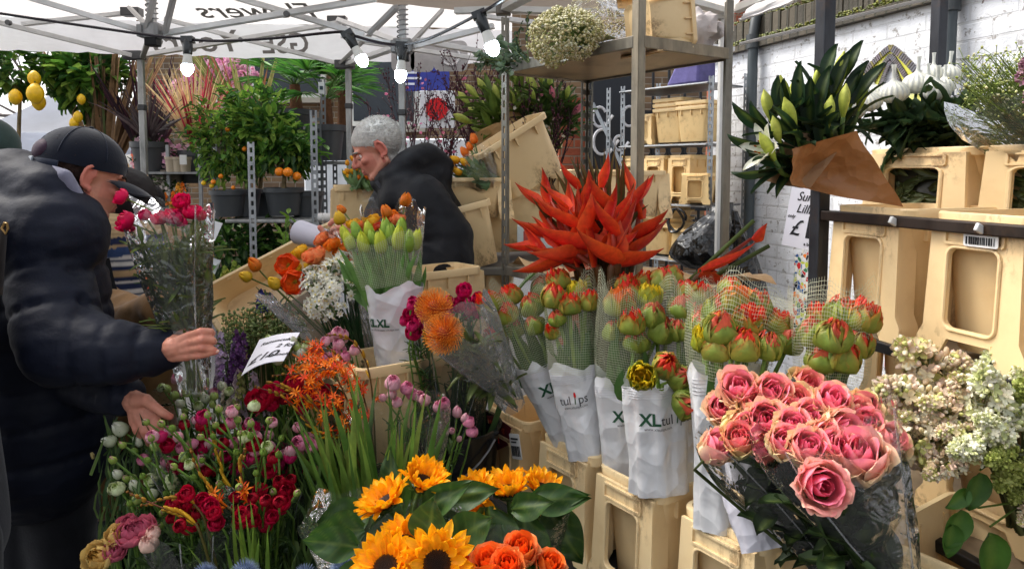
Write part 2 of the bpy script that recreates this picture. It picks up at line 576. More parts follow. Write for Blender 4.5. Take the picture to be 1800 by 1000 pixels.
def text_mesh(txt, size, shear=0.0, bold=0.0):
    """flat lettering as an MB lying in xy, origin at its lower left."""
    cu = bpy.data.curves.new('lettering', 'FONT')
    cu.body = txt; cu.size = size; cu.shear = shear; cu.offset = bold
    cu.resolution_u = 3
    ob = bpy.data.objects.new('lettering', cu)
    COL.objects.link(ob)
    dg = bpy.context.evaluated_depsgraph_get()
    me = bpy.data.meshes.new_from_object(ob.evaluated_get(dg))
    mb = MB()
    mb.add([tuple(v.co) for v in me.vertices], [tuple(p.vertices) for p in me.polygons])
    bpy.data.objects.remove(ob); bpy.data.curves.remove(cu); bpy.data.meshes.remove(me)
    return mb
def organic(mb, voxel, smooth=4, factor=.5):
    """weld overlapping closed shapes into one continuous skin; returns (verts, faces)."""
    me = mb.mesh('tmp', M_SKIN)
    ob = bpy.data.objects.new('tmp', me); COL.objects.link(ob)
    r = ob.modifiers.new('r', 'REMESH'); r.mode = 'VOXEL'; r.voxel_size = voxel
    s = ob.modifiers.new('s', 'SMOOTH'); s.iterations = smooth; s.factor = factor
    dg = bpy.context.evaluated_depsgraph_get()
    m2 = bpy.data.meshes.new_from_object(ob.evaluated_get(dg))
    vs = [v.co.copy() for v in m2.vertices]
    fs = [tuple(p.vertices) for p in m2.polygons]
    bpy.data.objects.remove(ob); bpy.data.meshes.remove(me); bpy.data.meshes.remove(m2)
    return vs, fs
def skin(mb, voxel, colfn, smooth=4, warp=None):
    vs, fs = organic(mb, voxel, smooth)
    if warp:
        vs = [warp(v) for v in vs]
    o = MB()
    o.add(vs, fs, [colfn(v) for v in vs])
    return o
# ================================================================== SETTING
Z0 = V((0, 0, 1))
UW, WN = V((.309, -.951, 0)).normalized(), V((.951, .309, 0)).normalized()   # along / towards the painted wall
WALL0 = V((1.64, 5.0, 0))
def on_plane(px, py, p0, n):
    d = P(px, py, 1) - EYE
    return EYE + d * ((p0 - EYE).dot(n) / d.dot(n))
def wallpt(px, py, off=0.0):
    return on_plane(px, py, WALL0 - WN * off, WN)
def ground_at(x, y, z=0):
    return V((x, y, z))
STEEL, DARKSTEEL, WHITE = K(150, 150, 148), K(72, 68, 62), K(226, 226, 228)
BLACK = K(22, 22, 24)

g = MB()
n = 40
g.grid([[V((lerp(-60, 60, i / n), lerp(-30, 90, j / n), 0)) for i in range(n + 1)] for j in range(n + 1)])
solo(g, 'ground', M_ASPHALT, kind='structure')

# painted brick wall with coping, pipes and mosaics
wt = thing('painted_brick_wall', 'long white painted brick wall with peeling paint and mossy brick coping', 'wall', WALL0 + UW * 1.5)
def wall_box(mb, t0, t1, z0, z1, o0, o1, mat_uv=True, nt=1):
    """box on the wall: t along UW, z height, o towards the camera side."""
    def q(t, z, o): return WALL0 + UW * t - WN * o + Z0 * z
    a = [[q(lerp(t0, t1, i / nt), z, o) for i in range(nt + 1)] for z, o in ((z0, o0), (z0, o1), (z1, o1), (z1, o0))]
    u = [[(lerp(t0, t1, i / nt), z, 0) for i in range(nt + 1)] for z in (z0, z0 - .001, z1, z1 + (o1 - o0))]
    mb.grid(a, (1, 1, 1), u)
    for t in (t0, t1):
        mb.add([q(t, z0, o0), q(t, z0, o1), q(t, z1, o1), q(t, z1, o0)], [(0, 1, 2, 3)], (1, 1, 1), [(o0, z0, 0), (o1, z0, 0), (o1, z1, 0), (o0, z1, 0)])
WT0, WT1, WZ = -.42, 7.5, 2.42
m = MB(); wall_box(m, WT0, WT1, -.05, WZ, -.22, 0); part(m, 'wall', M_WHITEBRICK, wt, smooth=False)
m = MB(); wall_box(m, WT0 - .03, WT1, WZ, WZ + .045, -.26, .05); part(m, 'creasing_ledge', M_DARKBRICK, wt, smooth=False)
m = MB()
k = 0
t = WT0
while t < WT1:
    h = .16 + R.uniform(-.012, .006)
    wall_box(m, t, t + .068, WZ + .046, WZ + .046 + h, -.24, .012 + R.uniform(0, .01)); t += .077
part(m, 'coping', M_DARKBRICK, wt, smooth=False, bevel=.006)
m = MB()
for i in range(6500):
    t = R.uniform(WT0, 5); dens = .5 + .5 * noise.noise(V((t * 2.2, 0, 3)))
    if R.random() > dens + .12: continue
    top = R.random() < .35
    z = WZ + (.21 if top else .05) + R.uniform(-.004, .012) * (1 if top else 2)
    p = WALL0 + UW * t - WN * (R.uniform(.0, .05) if not top else R.uniform(-.1, .02)) + Z0 * z
    m.octa(p, R.uniform(.004, .012), jit(K(104, 108, 34), .5))
o = part(m, 'moss', M_BUD, wt, smooth=False); o['kind'] = 'stuff'
for px, py0, py1 in ((1324, 92, 192), (1671, 20, 128)):
    a, b = wallpt(px, py0 - 22, .06), wallpt(px, py1 + 300, .06)
    b = V((a.x, a.y, .1))
    m = MB(); m.tube([a + Z0 * .02, b], .033, 12, K(64, 72, 76))
    m.tube([a + Z0 * .03 - WN * .0, a - Z0 * .06], .046, 12, K(58, 62, 64))
    m.tube([a + Z0 * .26 + WN * .1, a + Z0 * .16 + WN * .02, a + Z0 * .02], .034, 12, K(58, 62, 64))
    for zz in (.9, 1.9):
        m.tube([V((a.x, a.y, zz)), V((a.x, a.y, zz + .05))], .042, 12, K(50, 54, 56))
    part(m, 'drainpipe', M_PAINT, wt)
# colourful tile mosaics low on the wall
for (pa, pb, za, zb) in (((1395, 0), (1480, 0), .55, 1.02), ((1560, 0), (1900, 0), .5, 1.08)):
    A, B = wallpt(pa[0], 500, .006), wallpt(pb[0], 500, .006)
    m = MB()
    ta, tb = (A - WALL0).dot(UW), (B - WALL0).dot(UW)
    nn = 16
    up = [zb + .09 * math.sin(6 * i / nn) + R.uniform(-.05, .05) for i in range(nn + 1)]
    rows = []; uv = []
    for j in range(2):
        rows.append([WALL0 + UW * lerp(ta, tb, i / nn) - WN * .006 + Z0 * (za if j == 0 else up[i]) for i in range(nn + 1)])
        uv.append([(lerp(ta, tb, i / nn), za if j == 0 else up[i], 0) for i in range(nn + 1)])
    m.grid(rows, (1, 1, 1), uv)
    part(m, 'mosaic', M_MOSAIC, wt, smooth=False)
# the yellow pointed-arch mosaic
m = MB()
def arch(side, k):
    c, w, t0, b0 = 1566, 78, 84, 190
    x = k
    return wallpt(c + side * w * x, t0 + (b0 - t0) * (x ** 1.35), .012)
for side in (-1, 1):
    rows = [[wallpt(1566 + side * 80 * k * s_, 84 + 84 * k ** 1.2 * 1.0 + 30 * (1 - s_) * 1.0, .009) for s_ in (1, .45)] for k in [i / 12 for i in range(13)]]
    m.grid(rows, K(206, 204, 78))
    for s_, w_ in ((1.0, .034), (.66, .026), (.4, .02)):
        for i in range(26 if s_ == 1 else 18):
            k0, k1 = i / 26 + .004, (i + .8) / 26
            if s_ < 1 and k1 > .8: continue
            a = wallpt(1566 + side * 80 * k0 * s_, 84 + 84 * k0 ** 1.2 + 42 * (1 - s_), .014)
            b = wallpt(1566 + side * 80 * k1 * s_, 84 + 84 * k1 ** 1.2 + 42 * (1 - s_), .014)
            m.bar(a, b, w_, .012, WN, jit(K(92, 86, 90), .3) if s_ < 1 or i % 5 else K(120, 110, 60))
part(m, 'arch_mosaic', M_GLOSS, wt, smooth=False, label='yellow pointed arch of tile mosaic')
# wire fence on top of the wall
ft = thing('wire_fence', 'rusty chain link fence standing above the mossy coping', 'fence', WALL0 + Z0 * 2.6 + WN * .1)
m = MB()
for zz in (2.95, 3.5):
    m.tube([WALL0 + UW * -.4 + WN * .1 + Z0 * zz, WALL0 + UW * 3.6 + WN * .1 + Z0 * zz], .02, 8, K(84, 76, 66))
part(m, 'rail', M_PAINT, ft)
for t in (-.4, .8, 2.0, 3.2):
    m = MB(); b = WALL0 + UW * t + WN * .1; m.tube([b + Z0 * 2.45, b + Z0 * 3.9], .022, 8, K(84, 76, 66)); part(m, 'post', M_PAINT, ft)
m = MB()
for i in range(92):
    t = -.4 + i * .045
    for s in (-1, 1):
        a = WALL0 + UW * t + WN * .1 + Z0 * (2.6 if s > 0 else 3.9); b = WALL0 + UW * (t + 1.1) + WN * .1 + Z0 * (3.9 if s > 0 else 2.6)
        if t + 1.1 < 3.9: m.tube([a, b], .0022, 3, K(98, 88, 76), cap=False)
part(m, 'chain_link', M_PAINT, ft)

# far brick buildings
def flat_wall(mb, x0, x1, y, z0, z1, dep=.4):
    for (a, b) in (((x0, y), (x1, y)), ((x1, y), (x1, y + dep)), ((x0, y + dep), (x0, y))):
        L = math.hypot(b[0] - a[0], b[1] - a[1])
        mb.add([V((a[0], a[1], z0)), V((b[0], b[1], z0)), V((b[0], b[1], z1)), V((a[0], a[1], z1))], [(0, 1, 2, 3)], (1, 1, 1),
               [(a[0], z0, 0), (a[0] + L, z0, 0), (a[0] + L, z1, 0), (a[0], z1, 0)])
    mb.add([V((x0, y, z1)), V((x1, y, z1)), V((x1, y + dep, z1)), V((x0, y + dep, z1))], [(0, 1, 2, 3)])
def building(name, label, x0, x1, y, z1, mat, wins=(), grp=None):
    b = thing(name, label, 'building', V(((x0 + x1) / 2, y, 0)), grp)
    m = MB(); flat_wall(m, x0, x1, y, -.05, z1, 5); part(m, 'wall', mat, b, smooth=False)
    for (wx, wz, ww, wh) in wins:
        m = MB(); m.box(V((wx, y - .02, wz)), (ww + .16, .07, wh + .16), K(214, 214, 208)); w = part(m, 'window', M_PAINT, b, bevel=.01)
        m = MB(); m.box(V((wx, y - .045, wz)), (ww, .04, wh), K(40, 48, 56)); part(m, 'pane', M_GLOSS, w)
        m = MB(); m.box(V((wx, y - .06, wz - wh / 2 - .1)), (ww + .3, .16, .07), K(170, 164, 150)); part(m, 'sill', M_PAINT, w)
    return b
building('brick_building', 'tall brown brick house behind the palms and the pink blossom', -5.2, -2.05, 10.0, 4.4, M_BROWNBRICK, [(-3.1, 3.4, .9, 1.5)])
b2 = building('brick_building', 'yellowish brick house behind the bare flowering branches', -2.0, 1.2, 9.0, 4.2, M_BROWNBRICK, [(-1.6, 2.75, .75, 1.1)])
building('brick_building', 'brick house behind the black iron gate and bucket shelves', 1.25, 6.0, 8.6, 4.6, M_BROWNBRICK, [(2.9, 3.4, .6, 1.1)])
m = MB(); m.box(V((-3.4, 17.0, 3.0)), (9, 3, 6), K(176, 170, 160)); pb = solo(m, 'far_house', M_PAINT, 'pale house far away behind the white gazebo roof', 'building')
for i in range(4):
    w = MB(); w.box(V((-6.6 + i * 1.8, 15.47, 3.2)), (.9, .08, 1.3), K(70, 76, 80)); part(w, 'window', M_GLOSS, pb)
# white rendered low wall behind the branches
m = MB(); m.box(V((-.55, 7.6, .95)), (3.3, .15, 1.95), K(226, 230, 232)); solo(m, 'rendered_wall', M_PAINT, 'low white rendered wall behind the pink twigs', 'wall', bevel=.02)
m = MB(); flat_wall(m, .42, .95, 6.4, -.05, 2.25, .4); solo(m, 'brick_pillar', M_REDBRICK, 'orange red brick gate pillar behind the lily bunches', 'pillar', smooth=False)
m = MB(); flat_wall(m, 1.98, 2.3, 6.9, -.05, 3.2, .4); solo(m, 'brick_pillar', M_REDBRICK, 'red brick pillar behind the shelves of stacked buckets', 'pillar', smooth=False)
# blue sign with white lettering
sg = thing('blue_sign', 'blue sign board with white lettering above the pink branches', 'sign', P(735, 165, 7.4))
m = MB(); a = P(705, 108, 7.4); b = P(790, 152, 7.4); m.box((a + b) / 2, (abs(b.x - a.x), .03, abs(a.z - b.z) + .1), K(44, 56, 150)); part(m, 'board', M_PAINT, sg, bevel=.005)
m = MB()
for i, w in enumerate((.16, .12, .17, .1)):
    q = P(712, 118 + i * 10, 7.37)
    m.box(q + V((w / 2, 0, 0)), (w, .006, .022), K(225, 228, 240))
part(m, 'lettering', M_PLAIN, sg, smooth=False)
# round red flower emblem on a white board
eb = thing('poster', 'white board with a round red flower emblem behind twigs', 'poster', P(770, 240, 6.9))
m = MB(); m.box(P(769, 193, 6.9), (.34, .03, .36), K(214, 214, 216)); part(m, 'board', M_PLAIN, eb, bevel=.005)
m = MB(); q = P(768, 192, 6.87)
for k in range(9):
    aa = 2 * pi * k / 9
    m.tube([q + V((math.cos(aa) * .06, 0, math.sin(aa) * .06)), q + V((math.cos(aa) * .06, -.008 - .0007 * k, math.sin(aa) * .06))], .05, 12, K(206, 26, 34))
m.tube([q, q + V((0, -.018, 0))], .05, 14, K(206, 26, 34))
part(m, 'emblem', M_PLAIN, eb, smooth=False)

# ornamental iron gate with scrolls and rings
gt = thing('iron_gate', 'black ornamental iron gate with rings and scrolls behind the bucket shelves', 'gate', V((1.35, 6.3, 0)))
m = MB()
gx0, gx1, gy = P(1035, 0, 6.3).x, P(1256, 0, 6.3).x, 6.3
ink = K(20, 22, 26)
for x in np.linspace(gx0, gx1, 9):
    m.tube([V((x, gy, .1)), V((x, gy, 2.75))], .013 if 0 < abs(x - gx0) < gx1 - gx0 - .01 else .03, 8, ink)
for z in (.3, 1.25, 2.1, 2.7):
    m.bar(V((gx0, gy, z)), V((gx1, gy, z)), .03, .03, Z0, ink)
part(m, 'frame', M_PAINT, gt)
m = MB()
for ix in range(8):
    for iz in range(4):
        c = V((lerp(gx0, gx1, (ix + .5) / 8), gy, 1.62 + iz * .145 + (0 if iz < 3 else .75)))
        m.tube([c + V((math.cos(a) * .058, 0, math.sin(a) * .058)) for a in [2 * pi * i / 14 for i in range(15)]], .009, 5, ink, cap=False)
for ix in range(8):
    for s in (-1, 1):
        c = V((lerp(gx0, gx1, (ix + .5) / 8), gy, 1.12))
        m.tube([c + V((s * (.065 - .006 * i) * math.cos(i * .55), 0, (.085 - .007 * i) * math.sin(i * .55))) for i in range(11)], .01, 5, ink, cap=False)
part(m, 'scrollwork', M_PAINT, gt)
bs = thing('black_sign', 'black board with big white curling letters behind the rack', 'sign', P(1080, 290, 6.1))
m = MB(); m.box(P(1078, 215, 6.1), (.46, .04, 1.0), K(18, 24, 34)); part(m, 'board', M_PAINT, bs, bevel=.01)
m = MB()
for (px, py, r) in ((1054, 206, 15), (1058, 250, 19), (1106, 205, 15), (1088, 252, 11)):
    q = P(px, py, 6.07)
    m.tube([q + V((math.cos(a) * r * .0038, 0, math.sin(a) * r * .0056)) for a in [.5 + 5.2 * i / 14 for i in range(15)]], .013, 6, K(196, 196, 200))
    m.tube([q + V((r * .003, 0, -r * .0052)), q + V((r * .0075, 0, r * .001))], .013, 6, K(236, 236, 238))
part(m, 'lettering', M_PLAIN, bs)

# white gazebo far left
gz = thing('market_gazebo', 'white pyramid roofed market gazebo behind the lemon trees', 'gazebo', P(110, 260, 6.8))
ap = P(112, 152, 6.8); c = [P(-70, 232, 6.0), P(245, 236, 6.0), P(262, 240, 8.6), P(-10, 240, 8.6)]
m = MB()
for i in range(4):
    a, b = c[i], c[(i + 1) % 4]
    rows = [[a.lerp(b, u / 8).lerp(ap, v / 6) - Z0 * .12 * math.sin(pi * v / 6) * (1 - abs(u / 4 - 1) * .6) for u in range(9)] for v in range(7)]
    m.grid(rows, K(226, 230, 240))
part(m, 'roof', M_CANOPY, gz)
m = MB()
for i in range(4):
    a, b = c[i], c[(i + 1) % 4]
    m.grid([[a.lerp(b, u / 10) - Z0 * (v * .16 + (.02 if u % 2 and v else 0)) for u in range(11)] for v in range(2)], K(226, 230, 240))
part(m, 'valance', M_CANOPY, gz)
for i in range(4):
    m = MB(); m.bar(c[i] - Z0 * .1, V((c[i].x, c[i].y, 0)), .04, .04, V((1, 0, 0)), STEEL); part(m, 'leg', M_STEEL, gz)

def PK_(px, py, d):
    return P(px, py, d * .87)
# ------------------------------------------------------------------ main canopy over the stall
ALU, DK = K(214, 214, 214), K(70, 70, 72)
k1 = thing('stall_canopy', 'white pop up canopy with mirrored lettering and steel scissor frame', 'canopy', PK_(430, 100, 4.6))
def cloth(mb, rows, col, sag=0.0, nu=14, nv=8):
    (a, b), (c_, d_) = rows
    g_ = []
    for j in range(nv + 1):
        v = j / nv
        g_.append([a.lerp(c_, v).lerp(b.lerp(d_, v), i / nu) - Z0 * sag * math.sin(pi * v) * math.sin(pi * i / nu) + Z0 * .012 * noise.noise(V((i * .7, j * .9, sag * 9))) for i in range(nu + 1)])
    mb.grid(g_, col)
DV = 4.6
tl, tr = PK_(-140, 26, DV), PK_(900, 54, DV)
bl, br = PK_(-140, 84, DV), PK_(900, 116, DV)
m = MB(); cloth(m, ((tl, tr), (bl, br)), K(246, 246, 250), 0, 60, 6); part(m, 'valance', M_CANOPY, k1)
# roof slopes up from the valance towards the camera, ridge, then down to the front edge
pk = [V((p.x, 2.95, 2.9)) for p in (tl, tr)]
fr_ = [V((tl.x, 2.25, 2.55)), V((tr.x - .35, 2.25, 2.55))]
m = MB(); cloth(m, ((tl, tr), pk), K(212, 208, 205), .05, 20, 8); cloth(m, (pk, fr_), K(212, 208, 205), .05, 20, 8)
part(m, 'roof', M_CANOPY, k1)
# lettering seen from behind (mirrored)
def put_text(mb, txt, size, o, xd, yd, shear=0, bold=.0, lift=.004, col=K(120, 116, 114)):
    t_ = text_mesh(txt, size, shear, bold)
    nrm = xd.cross(yd)
    mb.add([o + xd * p[0] + yd * p[1] + nrm * lift for p in t_.v], t_.f, col)
m = MB()
put_text(m, 'GSE', .16, PK_(546, 93, DV - .02), V((-1, 0, -.01)), V((0, 0, 1)), .15, .002, .006)
put_text(m, 'Yours', .17, PK_(425, 90, DV - .02), V((-1.2, 0, -.01)), V((0, 0, 1)), .25, .002, .006)
rd = (pk[0] - tl).normalized()
put_text(m, 'Flowers', .2, on_plane(562, 27, tl, (tr - tl).cross(rd).normalized()) - Z0 * .02 - V((0, .0, 0)), V((-1, 0, 0)), rd, .2, .002, .006)
q = PK_(738, 104, DV - .02)
for (px, py, w, h) in ((742, 78, .13, .19), (708, 78, .13, .19), (792, 80, .19, .17)):
    c_ = PK_(px, py + 0, DV - .02)
    def rrect(w, h, r, k=5):
        out = []
        for (cx, cy, a0) in ((w / 2 - r, h / 2 - r, 0), (-w / 2 + r, h / 2 - r, pi / 2), (-w / 2 + r, -h / 2 + r, pi), (w / 2 - r, -h / 2 + r, 3 * pi / 2)):
            out += [(cx + r * math.cos(a0 + pi / 2 * i / k), cy + r * math.sin(a0 + pi / 2 * i / k)) for i in range(k + 1)]
        return out
    m.extrude(rrect(w, h, .035), .004, Matrix.Translation(c_ - Z0 * .06) @ frame(V((0, -1, 0)), Z0).to_4x4(), K(176, 174, 176))
    if w > .15:
        m.tube([c_ - Z0 * .06 + V((math.cos(a) * .05, -.006, math.sin(a) * .05)) for a in [2 * pi * i / 20 for i in range(21)]], .006, 6, K(226, 226, 230))
part(m, 'lettering', M_PLAIN, k1, smooth=False)
def bars(par, name, lst, w=.022, col=ALU, P=PK_):
    for (x0, y0, d0, x1, y1, d1) in lst:
        m = MB(); m.bar(P(x0, y0, d0), P(x1, y1, d1), w, w * 1.5, V((0, 1, 0)), col); part(m, name, M_PAINT, par, bevel=.002)
bars(k1, 'truss_bar', [(50, -4, 3.2, 256, 57, 3.4), (286, 60, 3.4, 660, -2, 3.2), (-10, 38, 3.6, 236, 99, 4.3), (250, 98, 4.3, 600, 40, 4.3),
         (290, 34, 4.4, 602, 114, 4.45), (400, -8, 3.3, 640, 62, 3.4), (40, 43, 4.4, 236, 22, 4.4),
         (600, 62, 3.4, 700, 80, 3.5), (612, 113, 4.4, 700, 82, 3.5), (722, 84, 3.5, 868, 46, 3.4), (735, 72, 3.5, 1010, 120, 4.2), (596, 36, 4.3, 700, 74, 3.5),
         (845, 28, 3.9, 1290, 88, 4.0), (610, 70, 4.45, 868, 108, 4.45), (560, 50, 4.4, 588, 40, 4.4)])
bars(k1, 'roof_strut', [(268, 52, 3.38, 250, 102, 4.3), (257, 52, 3.36, 272, -8, 3.3), (290, 58, 3.36, 306, -8, 3.2), (598, 112, 4.4, 700, 14, 3.9), (720, 80, 3.48, 778, 18, 3.9), (650, 58, 3.4, 696, 12, 3.2), (228, 14, 4.3, 262, 50, 3.4)], .016, K(150, 148, 146))
for (px, py, d_) in ((268, 55, 3.38), (708, 82, 3.48)):
    hp = PK_(px, py, d_)
    m = MB(); m.box(hp, (.075, .06, .06), K(150, 150, 150)); m.box(hp + V((-.035, -.02, -.005)), (.02, .05, .05), K(130, 130, 130)); m.box(hp + V((.035, -.02, -.005)), (.02, .05, .05), K(130, 130, 130)); m.box(hp - Z0 * .045, (.05, .05, .035), BLACK)
    part(m, 'hub', M_STEEL, k1, bevel=.004)
    m = MB(); m.bar(hp, hp + Z0 * .3, .028, .028, V((1, 0, 0)), ALU); mast = part(m, 'mast', M_STEEL, k1, bevel=.003)
    m = MB(); m.tube([hp + Z0 * (.03 + i * .0018) + V((math.cos(i * .55) * .023, math.sin(i * .55) * .023, 0)) for i in range(90)], .0032, 5, K(150, 150, 152)); part(m, 'spring', M_STEEL, mast)
for (px, py, d_) in ((236, 98, 4.3), (606, 114, 4.42), (232, 22, 4.4), (593, 37, 4.4)):
    m = MB(); m.box(PK_(px, py, d_), (.1, .06, .045), DK); part(m, 'bracket', M_PAINT, k1, bevel=.004)
for (px, py, d_) in ((17, 41, 3.6), (505, 26, 3.25), (424, 71, 4.28)):
    m = MB(); q = PK_(px, py, d_ - .02); m.tube([q, q - V((0, .015, 0))], .012, 10, K(84, 84, 86)); part(m, 'pivot_bolt', M_PAINT, k1)
for (px, d_) in ((247, 4.3), (612, 4.42), (706, 3.9)):
    a = PK_(px, 100, d_)
    m = MB(); m.bar(a, V((a.x, a.y, 0)), .03, .03, V((1, 0, 0)), K(164, 164, 162)); m.bar(V((a.x, a.y, a.z - .25)), V((a.x, a.y, a.z - .28)), .038, .038, V((1, 0, 0)), DK)
    part(m, 'leg', M_STEEL, k1, bevel=.004)

# second canopy, beige with age, over the rack
k2 = thing('stall_canopy', 'greyish beige canopy edge hanging above the shelf rack', 'canopy', P(1000, 30, 2.9))
A, B, C2 = P(440, -12, 2.7), P(970, 32, 3.0), P(1290, 58, 3.05)
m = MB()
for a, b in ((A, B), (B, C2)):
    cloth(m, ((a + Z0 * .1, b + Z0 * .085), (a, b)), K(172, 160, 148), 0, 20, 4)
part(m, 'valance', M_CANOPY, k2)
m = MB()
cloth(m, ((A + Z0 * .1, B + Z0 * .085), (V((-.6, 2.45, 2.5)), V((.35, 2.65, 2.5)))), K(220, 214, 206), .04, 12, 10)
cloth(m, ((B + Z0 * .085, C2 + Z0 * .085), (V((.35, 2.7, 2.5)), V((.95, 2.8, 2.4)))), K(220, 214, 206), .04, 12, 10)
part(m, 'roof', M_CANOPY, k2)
bars(k2, 'truss_bar', [(885, 17, 2.85, 935, -10, 2.5), (1180, -6, 2.6, 1280, 22, 3.0), (1296, 16, 3.0, 1352, -8, 2.6), (885, 17, 2.86, 1280, 30, 3.02), (800, 20, 2.9, 885, 17, 2.86)], .024, K(196, 194, 190), P)
m = MB(); m.box(P(885, 17, 2.84), (.06, .05, .045), K(120, 112, 104)); part(m, 'bracket', M_STEEL, k2, bevel=.004)
a = P(1273, 26, 3.02)
m = MB(); m.bar(a, V((a.x, a.y, 0)), .036, .036, V((1, 0, 0)), K(208, 208, 206)); part(m, 'leg', M_PAINT, k2, bevel=.004)
# third canopy to the right of the post
k3 = thing('stall_canopy', 'white canopy corner right of the tall steel post', 'canopy', P(1350, 20, 3.0))
m = MB(); cloth(m, ((P(1300, 36, 3.2), P(1312, 18, 2.4)), (P(1440, -14, 3.0), P(1440, -60, 2.4))), K(222, 218, 216), .02, 8, 8); part(m, 'roof', M_CANOPY, k3)
bars(k3, 'edge_bar', [(1300, 36, 3.18, 1400, 0, 3.0), (1385, 10, 3.0, 1402, -10, 3.0), (1300, 78, 3.6, 1640, -4, 3.2)], .014, K(140, 136, 132), P)

# string of lights
def bulb(label, px, py, d, tilt):
    ax = V((tilt, -.1, -1)).normalized()
    o = PK_(px, py, d)
    t_ = thing('light_bulb', label, 'light bulb', o, 'bulbs on the string of lights')
    m = MB(); m.tube([o, o + ax * .02, o + ax * .055, o + ax * .06], [.016, .02, .017, .015], 14, K(26, 30, 32)); m.box(Matrix.Translation(o) @ frame(ax, V((0, 1, 0))).to_4x4(), (.045, .03, .022), K(24, 28, 30))
    part(m, 'socket', M_GLOSS, t_)
    m = MB(); m.tube([o + ax * .058, o + ax * .09, o + ax * .1], [.0145, .019, .0212], 16, K(206, 206, 200)); part(m, 'bulb_base', M_GLOSS, t_)
    m = MB(); m.tube([o + ax * z for z in (.1, .112, .124, .134, .141, .144)], [.0215, .0228, .0215, .016, .009, .002], 16); part(m, 'globe', M_BULB, t_)
bulb('lit bulb below the mirrored lettering, hanging straight down', 330, 70, 3.2, 0)
bulb('lit bulb tilted to the right, left of the canopy hub spring', 611, 60, 3.1, .55)
bulb('lit bulb hanging under the spring hub near the blue sign', 707, 80, 3.1, -.05)
bulb('lit bulb tilted beside the gypsophila, under the beige canopy edge', 842, 26, 2.6, .4)
m = MB()
cp = [PK_(-40, 18, 3.2), PK_(120, 42, 3.2), PK_(330, 70, 3.2), PK_(450, 70, 3.15), PK_(590, 57, 3.1), PK_(611, 60, 3.1), PK_(660, 74, 3.1), PK_(707, 79, 3.1), PK_(760, 66, 2.9), PK_(842, 25, 2.6), PK_(880, 2, 2.5), PK_(930, -30, 2.4)]
pts = []
for i in range(len(cp) - 1):
    for j in range(4):
        f = j / 4
        pts.append(V(interp(cp, (i + f) / (len(cp) - 1))))
m.tube(pts, .0055, 6, K(30, 26, 34))
solo(m, 'light_cable', M_GLOSS, 'dark twisted cable joining the lit bulbs', 'cable')
# ================================================================== BUCKETS, RACKS, BENCHES
CREAM = K(234, 204, 154)
CREAM2 = K(236, 211, 164)
BW, BL, BH = .2, .27, .29      # Dutch flower bucket: face width, length, height

def ray_poly(poly, a):
    d = (math.cos(a), math.sin(a)); best = 1e9
    n = len(poly)
    for i in range(n):
        (x1, y1), (x2, y2) = poly[i], poly[(i + 1) % n]
        ex, ey = x2 - x1, y2 - y1
        den = d[0] * ey - d[1] * ex
        if abs(den) < 1e-9: continue
        t = (x1 * ey - y1 * ex) / den
        s = (x1 * d[1] - y1 * d[0]) / den
        if t > 0 and -1e-6 <= s <= 1 + 1e-6: best = min(best, t)
    return (d[0] * best, d[1] * best)
def rrect(w, h, r, k=5):
    out = []
    for (cx, cy, a0) in ((w / 2 - r, h / 2 - r, 0), (-w / 2 + r, h / 2 - r, pi / 2), (-w / 2 + r, -h / 2 + r, pi), (w / 2 - r, -h / 2 + r, 3 * pi / 2)):
        out += [(cx + r * math.cos(a0 + pi / 2 * i / k), cy + r * math.sin(a0 + pi / 2 * i / k)) for i in range(k + 1)]
    return out
def panel(mb, outer, inner, c, M, th, col):
    """plate with a window: outer/inner outlines (x, y), star-shaped about c; M maps (x, y, z) to 3-D; th thickness."""
    o = [(x - c[0], y - c[1]) for x, y in outer]; q = [(x - c[0], y - c[1]) for x, y in inner]
    an = sorted({round(math.atan2(y, x), 4) for x, y in o + q} | {round(-pi + 2 * pi * i / 40, 4) for i in range(40)})
    ro = [ray_poly(o, a) for a in an]; ri = [ray_poly(q, a) for a in an]
    rows = []
    for ring, z in ((ri, -th / 2), (ro, -th / 2), (ro, th / 2), (ri, th / 2), (ri, -th / 2)):
        rows.append([M(x + c[0], y + c[1], z) for x, y in ring])
    mb.grid(rows, col, closed=True)
def tub_mesh(W=BW, L=BL, H=BH, col=CREAM):
    m = MB()
    def ring(w, l, z, r):
        return [V((x, y, z)) for x, y in rrect(l, w, r, 4)]
    rim = .028
    rows = [ring(W * .5, L * .5, .03, .03), ring(W * .80, L * .80, .012, .035), ring(W * .82, L * .82, .02, .035), ring(W * .95, L * .94, H - rim - .004, .03),
            ring(W * .955, L * .945, H - rim, .03), ring(W + .012, L + .012, H - rim, .03), ring(W + .016, L + .016, H - .004, .03), ring(W + .012, L + .012, H, .03),
            ring(W - .004, L - .004, H, .026), ring(W * .94, L * .935, H - rim - .01, .026), ring(W * .78, L * .78, .024, .03), ring(W * .4, L * .4, .022, .03)]
    m.grid(rows, col, closed=True)
    k = len(rows[0])
    m.f.append(tuple(range(k - 1, -1, -1))); o = (len(rows) - 1) * k
    m.f.append(tuple(o + j for j in range(k))); m.m += [0, 0]
    # ribs under the rim
    for s in (-1, 1):
        for x in (-.3, 0, .3):
            m.box(V((x * L, s * (W * .5 - .002), H - rim - .02)), (.006, .012, .045), col)
    return m
